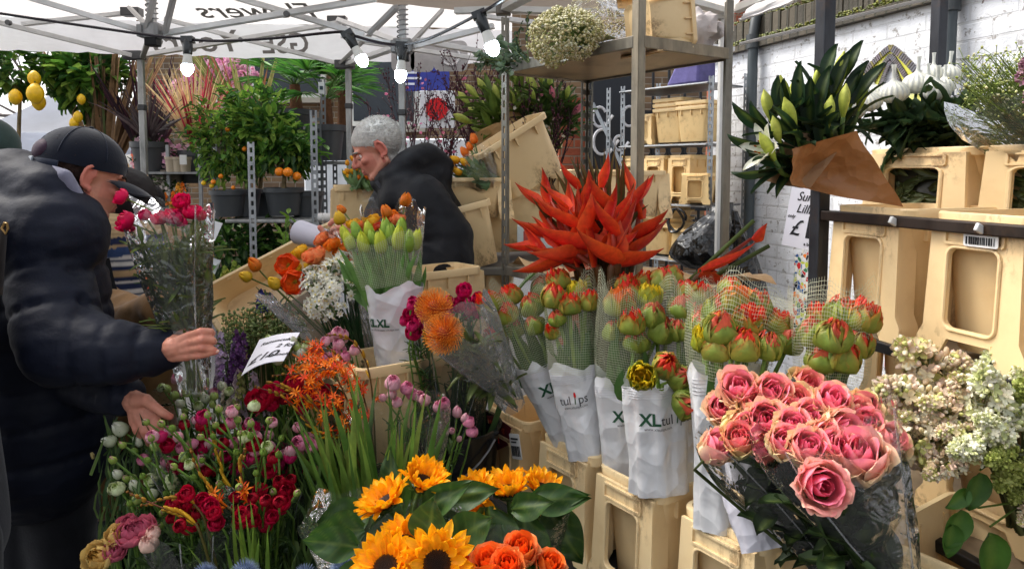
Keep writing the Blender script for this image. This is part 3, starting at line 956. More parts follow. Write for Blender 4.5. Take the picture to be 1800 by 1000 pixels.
def frame_mesh(s, W=BW, L=BL, H=BH, col=CREAM):
    """stiff end frame with a big window, splayed foot and notch, on the +-X end."""
    m = MB()
    top, bot = W * .94, W * 1.13
    zt = H - .018
    outer = [(-bot / 2, 0), (-bot * .27, 0), (-bot * .2, .04), (bot * .2, .04), (bot * .27, 0), (bot / 2, 0), (bot / 2, .035), (W * .5, .06), (top / 2, zt), (-top / 2, zt), (-W * .5, .06), (-bot / 2, .035)]
    inner = [(x, y + H * .49) for x, y in rrect(W * .52, H * .54, .018)]
    xo = L / 2 + .014
    def M(x, y, z): return V((s * (xo + z + .012 * (1 - y / H)), x * s, y))
    panel(m, outer, inner, (0, H * .49), M, .009, col)
    # window lip
    n_ = len(inner)
    m.tube([M(x * 1.05, (y - H * .49) * 1.04 + H * .49, .006) for x, y in inner + inner[:1]], .004, 6, col, cap=False)
    # side returns back to the tub
    for q in (-1, 1):
        pts = [(top / 2, zt), (W * .5, .06), (bot / 2, .035), (bot / 2, 0)]
        rows = [[V((s * (xo + .012 * (1 - y / H) - dx), q * (x - (.0 if dx == 0 else .006)), y)) for x, y in pts] for dx in (0, .03, .055)]
        m.grid(rows, col)
        rows2 = [[p - V((0, q * .006, 0)) for p in r] for r in rows]
        m.grid(rows2, col)
    # raised label panel above the window
    z0, z1, w = H * .795, H * .905, W * .6
    for (a, b) in (((-w / 2, z0), (w / 2, z0)), ((-w / 2, z1), (w / 2, z1)), ((-w / 2, z0), (-w / 2, z1)), ((w / 2, z0), (w / 2, z1))):
        m.bar(M(a[0], a[1], .007), M(b[0], b[1], .007), .006, .006, V((s, 0, 0)), col)
    return m
TUBS = {}
def bucket(label, pos, yaw=0.0, s=(1, 1, 1), col=CREAM, group=None, rot=None, frames=True, cat='bucket', name='flower_bucket'):
    key = tuple(round(c, 3) for c in col)
    if key not in TUBS:
        TUBS[key] = (tub_mesh(col=col).mesh('tub', M_TUB, sharp=35), [frame_mesh(q, col=col).mesh('handle_frame', M_TUB, sharp=35) for q in (1, -1)])
    t_ = thing(name, label, cat, pos, group)
    if rot is not None:
        t_.rotation_euler = rot.to_euler()
    else:
        t_.rotation_euler = (0, 0, yaw)
    t_.scale = s
    t_['is_scaled'] = 1
    a = bpy.data.objects.new('tub', TUBS[key][0]); COL.objects.link(a); a.parent = t_
    if frames:
        for q in (0, 1):
            a = bpy.data.objects.new('handle_frame', TUBS[key][1][q]); COL.objects.link(a); a.parent = t_
            bev(a, .0025)
    return t_
def yaw_of(v):
    return math.atan2(v.y, v.x)
RU, RWd = V((.567, -.824, 0)).normalized(), V((.824, .567, 0)).normalized()   # bench row towards the camera / into the stall
def row_bucket(px, py, d, label, col=CREAM2, s=(1, 1, 1), group='buckets along the front bench'):
    """px, py: far top corner of the handle face."""
    c = P(px, py, d)
    ctr = c + RU * (BW * s[1] / 2) + RWd * (BL * s[0] / 2)
    ctr.z -= BH * s[2]
    return bucket(label, ctr, yaw_of(RWd), s, col, group)
BZ = .59
fb = {}
fb['A'] = row_bucket(858, 710, 2.16, 'cream bucket with dark red label, holding the pincushion bouquet', CREAM)
fb['B'] = row_bucket(957, 760, 1.94, 'scuffed cream bucket behind the right sunflowers, holding the leaning pair of tulip sleeves')
fb['C'] = row_bucket(1056, 814, 1.75, 'cream bucket with peeling label panel, holding three silver tulip sleeves')
fb['D'] = row_bucket(1205, 886, 1.56, 'nearest cream bucket under the pink roses, holding crumpled silver sleeves')
bucket('cream bucket cut off by the lower right corner, under the rose wrapper', P(1735, 1010, 1.3) - Z0 * .22, yaw_of(RWd), (1.15, 1.25, 1), CREAM2, 'buckets along the front bench')
# stickers on bucket A
def face_pt(b, y, z, lift=.016):
    """a point on the aisle-side handle face of a row bucket."""
    return b.location - RWd * (BL / 2 + lift + .012 * (1 - z / BH)) + RU * y + Z0 * z
st = thing('label_sticker', 'dark red hexagonal sticker with orange writing on the cream bucket', 'sticker', face_pt(fb['A'], -.02, .22))
m = MB(); FM = Matrix.Translation(face_pt(fb['A'], -.015, .235, .022)) @ frame(-RWd, Z0).to_4x4()
m.extrude([(-.075, .03), (-.06, -.03), (.0, -.055), (.06, -.02), (.075, .035), (.0, .045)], .002, FM, K(88, 24, 34)); part(m, 'sticker', M_CARD, st, smooth=False)
m = MB()
ft_ = FM.to_3x3()
put_text(m, 'Wedding', .024, FM @ V((-.045, .012, .0015)), ft_ @ V((1, 0, 0)), ft_ @ V((0, 1, 0)), 0, 0, .001, K(214, 92, 60))
put_text(m, 'lilia', .04, FM @ V((-.035, -.028, .0015)), ft_ @ V((1, 0, 0)), ft_ @ V((0, 1, 0)), 0, .001, .001, K(224, 60, 40))
part(m, 'lettering', M_PLAIN, st, smooth=False)
def barcode(label, FM, w, h, name='barcode_label'):
    t_ = thing(name, label, 'label', FM @ V((0, 0, 0)))
    m = MB(); m.extrude(rrect(w, h, .004, 2), .0015, FM, K(228, 228, 226)); part(m, 'sticker', M_CARD, t_, smooth=False)
    m = MB(); x = -w * .4
    while x < w * .4:
        b_ = R.choice((.001, .002, .003)); m.box(FM @ Matrix.Translation((x, -h * .18, .0015)), (b_, h * .4, .001), K(26, 26, 28)); x += b_ + R.choice((.0015, .003))
    m.box(FM @ Matrix.Translation((0, h * .3, .0015)), (w * .7, h * .07, .001), K(50, 50, 52)); m.box(FM @ Matrix.Translation((-w * .1, h * .17, .0015)), (w * .5, h * .05, .001), K(50, 50, 52))
    part(m, 'print', M_PLAIN, t_, smooth=False)
barcode('white barcode label on the side of the bucket with the red sticker', Matrix.Translation(face_pt(fb['A'], .085, .225, .024)) @ (Matrix.Rotation(-.25, 4, RWd) @ frame(-RWd, Z0).to_4x4()), .05, .07)

# front bench (dark) under the row, low bench under the bouquets on the left
def table(name, label, corners, z, th=.04, legs=True, mat=M_PAINT, col=K(38, 37, 38), cat='bench'):
    t_ = thing(name, label, cat, V((sum(c.x for c in corners) / 4, sum(c.y for c in corners) / 4, 0)))
    m = MB(); vs = [V((c.x, c.y, z)) for c in corners] + [V((c.x, c.y, z - th)) for c in corners]
    m.add(vs, [(0, 1, 2, 3), (7, 6, 5, 4)] + [(i, 4 + i, 4 + (i + 1) % 4, (i + 1) % 4) for i in range(4)], col)
    part(m, 'table_top', mat, t_, .004, False)
    cx = sum((V((c.x, c.y, 0)) for c in corners), V((0, 0, 0))) / 4
    for c in corners:
        q = V((c.x, c.y, 0)).lerp(cx, .06); m = MB(); m.bar(q, q + Z0 * (z - th), .04, .04, V((1, 0, 0)), col); part(m, 'leg', mat, t_, .003, False)
    return t_
o_ = V((fb['C'].location.x, fb['C'].location.y, 0))
e0, e1 = o_ - RU * .95, o_ + RU * .95
table('display_bench', 'dark bench carrying the row of cream tulip buckets', [e0 - RWd * .22, e1 - RWd * .22, e1 + RWd * .75, e0 + RWd * .75], fb['C'].location.z - .003)
table('low_bench', 'low black bench under the ranunculus and sunflowers', [V((-1.0, 2.7, 0)), V((-.98, 1.25, 0)), V((.28, 1.05, 0)), e0 - RWd * .3], .42)

# mid bench behind, carrying the poppies and yellow tulips
table('display_bench', 'dark bench behind, under the poppies and yellow tulips', [P(430, 298, 2.2), P(770, 298, 2.05), P(800, 298, 2.75), P(440, 298, 3.0)], .74)
mz = .745
def std_bucket(px, py, d, yaw, label, z=None, s=(1, 1, 1), col=CREAM, group=None, **k):
    """px, py: centre of the rim."""
    p = P(px, py, d)
    p.z = p.z - BH * s[2] if z is None else z
    return bucket(label, p, yaw, s, col, group, **k)
GM = 'buckets on the middle bench'
std_bucket(688, 622, 2.02, yaw_of(RWd), 'cream bucket under the white sleeve of yellow tulips', col=CREAM, group=GM)
std_bucket(612, 606, 2.2, yaw_of(RWd), 'cream bucket under the white narcissus', col=CREAM, group=GM)
std_bucket(512, 545, 2.55, yaw_of(RWd), 'cream bucket behind the price card, below the poppy wrapper', s=(1.1, 1.1, 1), group=GM)
std_bucket(765, 470, 2.45, yaw_of(RWd) + .1, 'cream bucket standing behind the yellow tulips, before the dark jacket', s=(1, .8, .9), group=GM)
# tilted long tray
ax = (P(628, 402, 2.75) - P(380, 535, 2.5)).normalized(); up_ = V((.35, -.6, .62)); up_ = (up_ - ax * up_.dot(ax)).normalized()
rot = Matrix((ax, up_.cross(ax), up_)).transposed()
bucket('long cream crate propped at a slant left of the poppies', P(500, 492, 2.62) - up_ * .1, s=(2.0, 1.0, .5), rot=rot, frames=False, cat='crate', name='flower_crate')

# black round tubs under the left flowers
def black_tub(label, p, r, h, group='black tubs on the low bench'):
    t_ = thing('black_tub', label, 'tub', p, group)
    prof = [(r * .5, 0), (r * .78, .004), (r * .99, h - .012), (r * 1.05, h - .01), (r * 1.05, h), (r * .97, h), (r * .76, .012), (r * .3, .012)]
    m = MB(); m.grid([[V((q * math.cos(2 * pi * j / 28), q * math.sin(2 * pi * j / 28), z)) + p for j in range(28)] for q, z in prof], K(20, 20, 22), closed=True)
    part(m, 'wall', M_GLOSS, t_)
    m = MB()
    m.tube([p + V((r * 1.06 * math.cos(a), r * 1.06 * math.sin(a), h - .02 - .12 * max(0, math.sin(a - 2.6)))) for a in [2.6 + pi * i / 16 for i in range(17)]], .003, 6, K(150, 150, 152)); part(m, 'handle', M_STEEL, t_)
    return t_

# ---- the tall slotted rack
def slotted_post(p, z0, z1, w, dirs, parent, col=K(112, 108, 100), slots=True):
    m = MB()
    for d, dd in (dirs, dirs[::-1]):
        c = V((p.x, p.y, 0)) + d * (w / 2)
        if slots:
            for q in (-.36, .36):
                b = c + d * (w * q); m.bar(b + Z0 * z0, b + Z0 * z1, w * .3, .003, dd.cross(Z0) if False else d.cross(Z0), col)
            z = z0
            while z < z1 - .02:
                m.bar(c + Z0 * z, c + Z0 * min(z + .02, z1), w * .45, .0029, d.cross(Z0), col); z += .045
        else:
            m.bar(c + Z0 * z0, c + Z0 * z1, w, .004, d.cross(Z0), col)
    return part(m, 'post', M_STEEL, parent, smooth=False)
rD, rA, rC = P(1120, 298, 2.0), P(882, 298, 2.57), P(1283, 298, 2.233)
rB = rA + rC - rD
rk = thing('slotted_rack', 'tall slotted steel rack with a wooden top shelf around the heliconia', 'rack', V((rD.x, rD.y, 0)))
du, dw = (rA - rD).normalized(), (rC - rD).normalized()
for p, a, b, zt in ((rD, du, dw, 2.3), (rA, -du, dw, 2.14), (rB, -du, -dw, 1.955), (rC, du, -dw, 2.12)):
    slotted_post(V((p.x, p.y, 0)), 0, zt, .025 if p is rD else .032, (a, b), rk, K(120, 116, 106) if p is not rD else K(150, 140, 122), slots=p is rA or p is rB)
for z, mat in ((1.96, M_PLANK), (1.24, M_PLANK), (.6, M_PLANK)):
    m = MB(); c = (rA + rC) / 2; L1, L2 = (rA - rD).length, (rC - rD).length
    M4 = Matrix.Translation(V((c.x, c.y, z - .006))) @ Matrix((dw, -du, Z0)).transposed().to_4x4()
    m.box(M4, (L2 - .012, L1 - .012, .018)); part(m, 'shelf', mat, rk, .002, False)
    m = MB()
    for s_ in (-1, 1):
        m.box(M4 @ Matrix.Translation((s_ * (L2 / 2 - .001), 0, .002)), (.01, L1 - .04, .034), K(128, 122, 110)); m.box(M4 @ Matrix.Translation((0, s_ * (L1 / 2 - .001), .002)), (L2 - .04, .01, .034), K(140, 128, 108))
    part(m, 'shelf_edge', M_STEEL, rk, .002, False)

# ---- right-hand rack along the wall
q0 = P(1443, 298, 1.72); q0 = V((q0.x, q0.y, 0))
rr = thing('display_rack', 'dark steel display rack with black shelf rails on the right', 'rack', q0)
def rpt(t, s, z): return q0 + UW * t + WN * s + Z0 * z
RD = .46
for t, s, zt in ((0, 0, 2.25), (-.236, .62, 2.4), (1.35, 0, 2.3)):
    m = MB(); a = rpt(t, s, 0); m.bar(a, a + Z0 * zt, .033, .033, WN, K(58, 60, 66)); part(m, 'post', M_STEEL, rr, .003, False)
z1, z2, z3 = 1.502, 1.226, .86
for z, s0 in ((z1, .0), (z2, 0), (z3, .0), (.42, 0)):
    m = MB()
    for s_ in (0, RD):
        m.bar(rpt(.0, s_, z - .012), rpt(1.35, s_, z - .012), .024, .024, Z0, K(54, 44, 38) if z == z1 else K(52, 52, 54))
    part(m, 'rail', M_STEEL, rr, .003, False)
    if z != z1:
        m = MB(); m.box(Matrix.Translation(rpt(.68, RD / 2, z - .013)) @ Matrix((UW, WN, Z0)).transposed().to_4x4(), (1.36, RD - .04, .016)); part(m, 'shelf', M_PLANK, rr, .002, False)
m = MB(); m.box(Matrix.Translation(rpt(.68, RD - .02, 1.385)) @ Matrix((UW, WN, Z0)).transposed().to_4x4(), (1.3, .2, .014)); part(m, 'shelf', M_PLANK, rr, .002, False)
for t in (.235, .43):
    m = MB(); m.bar(rpt(t, -.013, z1 - .004), rpt(t, -.02, z1 - .018), .02, .008, UW, K(200, 200, 198)); part(m, 'cable_tie', M_GLOSS, rr, .002)
# sticky tape round the post
m = MB(); m.tube([rpt(0, 0, 1.6 + (298 - 186) * 1.72 / 1250 - .035), rpt(0, 0, 1.6 + (298 - 172) * 1.72 / 1250 + .01)], .026, 10, K(170, 160, 140)); part(m, 'tape', M_FILM, rr)
GR = 'buckets standing on the right rack'
yw = yaw_of(WN)
def rack_bucket(t, s, z, label, sc=(1, 1, 1), col=CREAM):
    c = rpt(t + BW * sc[1] / 2, s + BL * sc[0] / 2 + .03, z)
    return bucket(label, c, yw, sc, col, GR)
r1 = rack_bucket(.03, 0, z2, 'cream bucket right beside the steel post, below the dark rail')
r2 = rack_bucket(.30, 0, z2, 'cream bucket with white barcode label under the dark rail')
rack_bucket(.58, 0, z2, 'third cream bucket on the rack shelf, at the frame edge')
r3 = rack_bucket(-.15, .27, 1.44, 'cream bucket with reddish stains holding the white netted mums', (1, 1.55, .74))
r4 = rack_bucket(.19, .27, 1.44, 'cream bucket holding the green filler flowers at the right edge', (1, 1.55, .74))
r5 = rack_bucket(.25, .08, z3 + .003, 'cream bucket behind the white lilac, below the shelf', (1.2, 1.3, .9))
rack_bucket(.55, .12, .425, 'cream bucket low on the rack under the lilac', (1.2, 1.2, 1))
rack_bucket(.1, .12, .425, 'cream bucket low on the rack beside the thin post', (1.0, 1.2, 1))
FMr = Matrix.Translation(r2.location - WN * (BL / 2 + .03) + Z0 * (BH * .85) + UW * .02) @ frame(-WN, Z0).to_4x4()
barcode('white barcode sticker below the dark rail on the right', FMr, .07, .036)
# stacked tall buckets behind the post with the price card
GS = 'buckets stacked behind the price card'
bucket('bottom bucket of the stack behind the steel post', rpt(-.2, .62, .88), yw, (1, 1.1, 1.25), CREAM, GS)
bucket('upper bucket of the stack, carrying the price card', rpt(-.2, .62, 1.16), yw, (1, 1.1, 1.05), CREAM, GS)
bucket('low bucket on the ground stack behind the steel post', rpt(-.2, .62, .55), yw, (1, 1.1, 1.25), CREAM, GS)
bucket('bucket standing on its side behind the netted tulips', rpt(.1, .55, .72), yw, (1, 1.1, 1.2), CREAM, GS)

def price_card(label, quad, lines, col=K(232, 230, 238), curl=.0):
    """quad: four world points lower-left, lower-right, upper-right, upper-left; lines: (text, u, v, size, bold)."""
    a, b, c, d = quad
    t_ = thing('price_card', label, 'sign', (a + b) / 2)
    nrm = (b - a).cross(d - a).normalized()
    def S(u, v, l=0): return a.lerp(b, u).lerp(d.lerp(c, u), v) + nrm * (l + curl * math.sin(pi * u) * (1 - v * .5))
    m = MB()
    for l in (.0, -.0015):
        m.grid([[S(u / 10, v / 6, l) for u in range(11)] for v in range(7)], col)
    part(m, 'card', M_CARD, t_)
    m = MB(); wu, hv = (b - a).length, (d - a).length
    for txt, u, v, size, bold, shear in lines:
        tm = text_mesh(txt, size, shear, bold)
        m.add([S(u + p[0] / wu, v + p[1] / hv, .0012) for p in tm.v], tm.f, K(26, 24, 30))
    part(m, 'lettering', M_PLAIN, t_, smooth=False)
    return t_
dcp = 1.98
price_card('white handwritten price card reading fifteen pounds for sunset lillies', [P(1374, 430, dcp), P(1452, 446, dcp - .1), P(1457, 334, dcp - .1), P(1392, 328, dcp)],
           [('Sunset', .2, .78, .035, .0003, .35), ('Lillies', .22, .58, .034, .0003, .35), ('only', .03, .48, .014, .0002, .3), ('£', .12, .2, .062, .0004, .3), ('15', .42, .2, .078, .003, .1), ('a bunch', .5, .06, .012, .0004, 0)])
price_card('white curled price card with black handwriting above the white buds', [P(424, 660, 1.82), P(498, 634, 1.84), P(527, 584, 1.95), P(456, 597, 1.97)],
           [('Ranunculus', .15, .72, .02, .0004, .3), ('£10', .05, .18, .05, .0006, .3), ('2 for', .62, .5, .026, .0004, .3), ('a bunch', .5, .2, .018, .0004, .3)], curl=.012)

# ---- stacked buckets behind the older man and the rack
GB = 'buckets stacked behind the slotted rack'
y0 = .25
std_bucket(872, 335, 3.2, y0, 'large cream crate, under the tilted bucket behind the slotted post', s=(1.75, 1.6, .95), group=GB, frames=False)
bucket('cream bucket tipped over on top of the large crate', P(935, 318, 3.15) - Z0 * .02, rot=Matrix.Rotation(.3, 3, 'Z') @ Matrix.Rotation(-.55, 3, 'Y'), s=(1.25, 1.4, .9), group=GB, frames=False)
std_bucket(825, 312, 3.05, y0, 'cream bucket holding the yellow and orange tulips', s=(1, 1.2, .6), group=GB)
bucket('cream bucket leaning sideways beside the older man', P(838, 470, 3.0), rot=Matrix.Rotation(.2, 3, 'Z') @ Matrix.Rotation(-.25, 3, 'Y'), s=(.8, 1, .95), group=GB, frames=False)
std_bucket(846, 468, 3.05, y0, 'cream bucket beneath the leaning one, behind the jacket', s=(1, 1, 1), group=GB, frames=False)
std_bucket(1000, 300, 3.4, y0, 'cream bucket holding dark twigs behind the slotted post', s=(1.0, 1, 1.3), group=GB)
std_bucket(908, 250, 3.6, y0, 'cream bucket holding the green lily bunches', s=(1.5, 1.2, 1.1), group=GB, frames=False)
std_bucket(1040, 298, 4.4, y0, 'cream bucket in the row behind the heliconia tips', s=(1.3, 1.2, 1.0), group=GB)
std_bucket(1110, 300, 4.4, y0, 'second cream bucket in the row behind the heliconia tips', s=(1.3, 1.2, 1.0), group=GB)
std_bucket(625, 325, 3.5, y0, 'cream bucket holding the small orange tulips by the older man', s=(.75, .8, 1), group=GB)
# support for those: a back trestle
table('trestle_table', 'grey trestle behind the older man carrying stacked buckets', [P(790, 298, 2.85), P(1060, 298, 2.9), P(1140, 298, 4.6), P(760, 298, 3.9)], 1.2, .03, col=K(120, 114, 104), cat='table')
# ---- shelving with stacked buckets in the back right
bk = thing('metal_shelving', 'galvanised shelving of stacked cream buckets before the iron gate', 'shelving', P(1160, 600, 4.9))
sA, sB = P(1090, 298, 5.2), P(1243, 298, 4.62)
sd_ = (sB - sA).normalized(); sn = V((sd_.y, -sd_.x, 0)) * -1
sw = (sB - sA).length
def spt(t, s, z): return V((sA.x, sA.y, 0)) + sd_ * t + sn * s + Z0 * z
for t, s in ((0, 0), (sw, 0), (0, .4), (sw, .4), (-.14, 0)):
    slotted_post(spt(t, s, 0), 0, 2.2 if s == 0 else 2.25, .04, (sd_, sn), bk, K(140, 146, 152))
SH = (2.17, 1.775, 1.37, .99)
for z in SH:
    m = MB(); m.box(Matrix.Translation(spt(sw / 2, .2, z - .01)) @ Matrix((sd_, sn, Z0)).transposed().to_4x4(), (sw - .01, .4, .012), K(150, 152, 154))
    m.bar(spt(0, -.006, z - .014), spt(sw, -.006, z - .014), .03, .008, Z0, K(160, 164, 168)); part(m, 'shelf', M_STEEL, bk, .002, False)
m = MB(); m.bar(spt(-.3, .02, 2.1), spt(.08, .02, 1.5), .03, .01, sn, K(128, 134, 140)); part(m, 'brace', M_STEEL, bk, .002, False)
GX = 'buckets stored on the back shelving'
ys = yaw_of(sn)
def shelf_bucket(t, z, label, s=(1, 1, 1), yw_=0, dep=.18, frames=True, rot=None):
    return bucket(label, spt(t, dep, z), ys + yw_, s, K(240, 208, 150), GX, frames=frames, rot=rot)
for i in range(3):
    shelf_bucket(.36, SH[1] + .002 + i * .034, ('lowest', 'middle', 'topmost')[i] + ' bucket of the nested stack on the upper shelf', (1.0, 1.0, .85), pi / 2, frames=False)
for i in range(2):
    shelf_bucket(.58, SH[1] + .002 + i * .034, ('lower', 'upper')[i] + ' bucket of the nested pair at the shelf end', (1.0, 1.0, .85), pi / 2, .15, False)
shelf_bucket(.15, SH[1] + .002, 'small framed bucket left of the nested stack on the upper shelf', (.7, .8, .75), 0)
for i in range(3):
    shelf_bucket((.08, .3, .52)[i], SH[2] + .002, ('left', 'middle', 'right')[i] + ' tall bucket on the middle shelf, frame to the front', (1.1, .95, 1.12), 0)
shelf_bucket(.64, SH[2] + .002, 'low bucket before the tall ones at the shelf end', (.9, .9, .7), .4, .08)
for i in range(5):
    shelf_bucket(.26, SH[3] + .002 + i * .055, ('bottom', 'second', 'third', 'fourth', 'top')[i] + ' tray of the pile on the lowest shelf', (1.2, 1.35, .55 if i else .8), pi / 2, .2, False)
shelf_bucket(.58, SH[3] + .002, 'bucket with open side on the lowest shelf beside the pile', (1.0, 1.05, .72), .25, .12)
m = MB(); m.extrude([(-.13, 0), (.15, 0), (.15, .17), (-.03, .17)], .2, Matrix.Translation(spt(.45, .2, SH[0] + .004)) @ Matrix((sd_, Z0, -sn)).transposed().to_4x4(), K(96, 90, 140))
solo(m, 'folded_tarpaulin', M_KRAFT if False else M_CLOTH, 'folded purple grey tarpaulin on the top shelf', 'tarpaulin', bevel=.02)
m = MB(); pts = [spt(.55, -.03, 1.26) + sd_ * (.06 * math.cos(a * .9) + .01 * math.sin(3 * a)) + Z0 * (.08 * math.sin(a * .9)) - sn * .004 * a for a in [i * .4 for i in range(34)]]
m.tube(pts, .009, 6, K(24, 24, 26)); solo(m, 'coiled_hose', M_GLOSS, 'black cable coiled over the shelf edge', 'cable')
# bin bags
def bin_bag(label, base, h, r, lean, seed):
    m = MB(); rows = []
    for i in range(15):
        v = i / 14
        prof = interp([(.55,), (1.0,), (1.02,), (.86,), (.6,), (.32,), (.1,)], v)[0]
        rows.append([base + V((lean.x * v * v, lean.y * v * v, h * v)) + V((math.cos(a), math.sin(a), 0)) * r * prof * (1 + .28 * noise.noise(V((math.cos(a) * 1.6, math.sin(a) * 1.6, v * 1.5 + seed))) + .10 * math.sin(a * 7 + seed * 3 + v * 3) * v) for a in [2 * pi * j / 36 for j in range(36)]])
    m.grid(rows, K(16, 16, 18), closed=True)
    return solo(m, 'bin_bag', M_BAG, label, 'bag', 'black bin bags by the steel post')
bin_bag('black bin bag slumped on the shelf end left of the steel post', P(1242, 470, 3.3) , .3, .17, V((.1, 0, 0)), 1)
bin_bag('tall black bin bag hanging right of the steel post', P(1312, 600, 3.0), .55, .1, V((-.06, 0, 0)), 5)
# kraft sheets on the rack's middle shelf
m = MB(); rows = []
for i in range(13):
    u = i / 12
    rows.append([rD.lerp(rA, .02 + .55 * v / 8 if False else v / 8 * .95) * 0 + V((0, 0, 0)) for v in range(9)])
rows = [[V((lerp(rA.x, rC.x, u / 12), lerp(rA.y, rC.y, u / 12), 0)) + (du * -1) * (.04 + .26 * v / 8) * (1 if u < 9 else .6) + Z0 * (1.262 + .03 * math.sin(u * .9 + v) * math.sin(v * .7) + .02 * noise.noise(V((u * .5, v * .6, 2)))) for v in range(9)] for u in range(13)]
m.grid(rows, K(196, 160, 116)); solo(m, 'wrapping_paper', M_KRAFT, 'crumpled kraft wrapping paper on the rack shelf below the heliconia', 'paper')
c = P(960, 415, 2.95)
cb = thing('carton', 'small white and green printed carton behind the red bracts', 'box', c)
m = MB(); m.box(c, (.24, .1, .09), K(214, 222, 220)); part(m, 'box', M_CARD, cb, .003)
m = MB(); m.box(c + V((.07, -.051, 0)), (.09, .003, .088), K(30, 96, 84)); m.box(c + V((-.06, -.051, 0)), (.07, .003, .05), K(190, 80, 70)); m.box(c + V((.07, -.0535, .02)), (.05, .002, .008), WHITE); m.box(c + V((.07, -.0535, .0)), (.06, .002, .006), WHITE)
part(m, 'print', M_PLAIN, cb, smooth=False)
# ================================================================== FLOWER PROTOTYPES (unit: metres, stem tip at origin, +Z outwards)
def wrap_petal(mb, az, prof, dphi, h, colfn, nu=6, nv=6, curl=0.0, ruf=0.0, droop=.12, seed=0, tipw=.12, wide=.80):
    """petal hugging a surface of revolution: prof = [(r, z)...] scaled by h."""
    rows, cols = [], []
    for i in range(nv + 1):
        v = i / nv
        r, z = interp(prof, v)
        wf = max(tipw, math.sin(pi * (.14 + wide * v)) ** .65)
        row, cr = [], []
        for j in range(nu + 1):
            u = -1 + 2 * j / nu
            a = az + u * dphi * wf
            nz = noise.noise(V((u * 1.7 + seed, v * 2.3, seed * 1.3))) * ruf
            rr = (r + curl * u * u * v + nz) * h
            zz = (z - droop * u * u * v * v + nz * .6) * h
            row.append(V((rr * math.cos(a), rr * math.sin(a), zz)))
            cr.append(colfn(u, v))
        rows.append(row); cols.append(cr)
    mb.grid(rows, cols)
def flat_petal(mb, M, L, W, bend, cup, colfn, nv=5, nu=2, tip=1.0, fat=.45, seed=0, ruf=0):
    rows, cols = [], []
    for i in range(nv + 1):
        v = i / nv
        w = W / 2 * max(.02, math.sin(pi * v ** (math.log(.5) / math.log(fat))) ** (.7 * tip) if 0 < v < 1 else (.25 if v == 0 else .02))
        row, cr = [], []
        for j in range(nu + 1):
            u = -1 + 2 * j / nu
            nz = ruf * noise.noise(V((u * 1.5 + seed, v * 2.5, seed))) * L
            row.append(M @ V((L * v * (1 - .15 * abs(bend) * v), w * u, L * bend * v * v + cup * W * u * u + nz)))
            cr.append(colfn(u, v))
        rows.append(row); cols.append(cr)
    mb.grid(rows, cols)
def az_frame(az, el, r=0.0, z=0.0):
    return Matrix.Translation((r * math.cos(az), r * math.sin(az), z)) @ Matrix.Rotation(az, 4, 'Z') @ Matrix.Rotation(-el, 4, 'Y')
def layered(name, h, layers, wide=.80, nu=6, nv=6, droop=.12):
    """layers: (n petals, radius scale, height scale, dphi, phase, colour fn, curl, ruffle, profile)."""
    m = MB()
    for k, (n, rs, zs, dphi, ph, cf, curl, ruf, prof) in enumerate(layers):
        pf = [(r * rs, z * zs) for r, z in prof]
        for i in range(n):
            s = R.uniform(.93, 1.07)
            wrap_petal(m, ph + 2 * pi * i / n + R.uniform(-.1, .1), [(r * s, z * s) for r, z in pf], dphi, h, cf(), curl=curl, ruf=ruf, seed=R.uniform(0, 50), wide=wide, nu=nu, nv=nv, droop=droop)
    return m
CUP = [(.05, 0), (.42, .05), (.5, .38), (.44, .72), (.3, .93)]
OPENCUP = [(.05, 0), (.4, .03), (.56, .32), (.6, .66), (.58, .9)]
EGG = [(.04, 0), (.34, .08), (.42, .42), (.31, .78), (.1, 1.0)]
def cfun(base, tip, edge=None, p=1.5, j=.12):
    def make():
        b, t, e = jit(base, j), jit(tip, j), (jit(edge, j) if edge else None)
        def f(u, v):
            c = mix(b, t, v ** p)
            if e: c = mix(c, e, (abs(u) ** 2.2) * (.3 + .7 * v))
            return c
        return f
    return make
GREEN, DGREEN, LGREEN = K(86, 112, 44), K(40, 66, 30), K(140, 160, 70)
def sepals(m, h, r=.3, col=GREEN, n=5, L=.45):
    for i in range(n):
        flat_petal(m, az_frame(2 * pi * i / n, .5, .02 * h, -.01 * h), L * h, .3 * h, .35, .1, lambda u, v: col)
def ranunculus(c_out, c_in, h=.042, open_=.8, core=None, n=6):
    h *= .78
    ls = []
    for k in range(n):
        f = 1 - k / n
        prof = OPENCUP if k < 2 and open_ > .6 else CUP if k < n - 1 else EGG
        ls.append((5 if k < 3 else 4, (.35 + .75 * f), .72 + .28 * (1 - abs(f - .55)) * (1 if k else .8), .85, k * .7, cfun(mix(c_out, c_in, k / n), mix(c_out, c_in, min(1, k / n + .25)), None, 1, .1), .03, .06, prof))
    m = layered('r', h, ls)
    if core: m.ball((0, 0, h * .45), (h * .14, h * .14, h * .28), 8, 5, core)
    sepals(m, h)
    return m.mesh('ranunculus_bloom', M_PETAL)
def bud_bloom(c1, c2, h=.03, gr=GREEN):
    m = layered('b', h, [(4, 1, 1, .95, 0, cfun(mix(c1, gr, .5), c1, None, 1), 0, .03, EGG), (3, .8, 1.02, .9, .5, cfun(c1, c2), 0, .03, EGG)])
    sepals(m, h, L=.6)
    return m.mesh('flower_bud', M_PETAL)
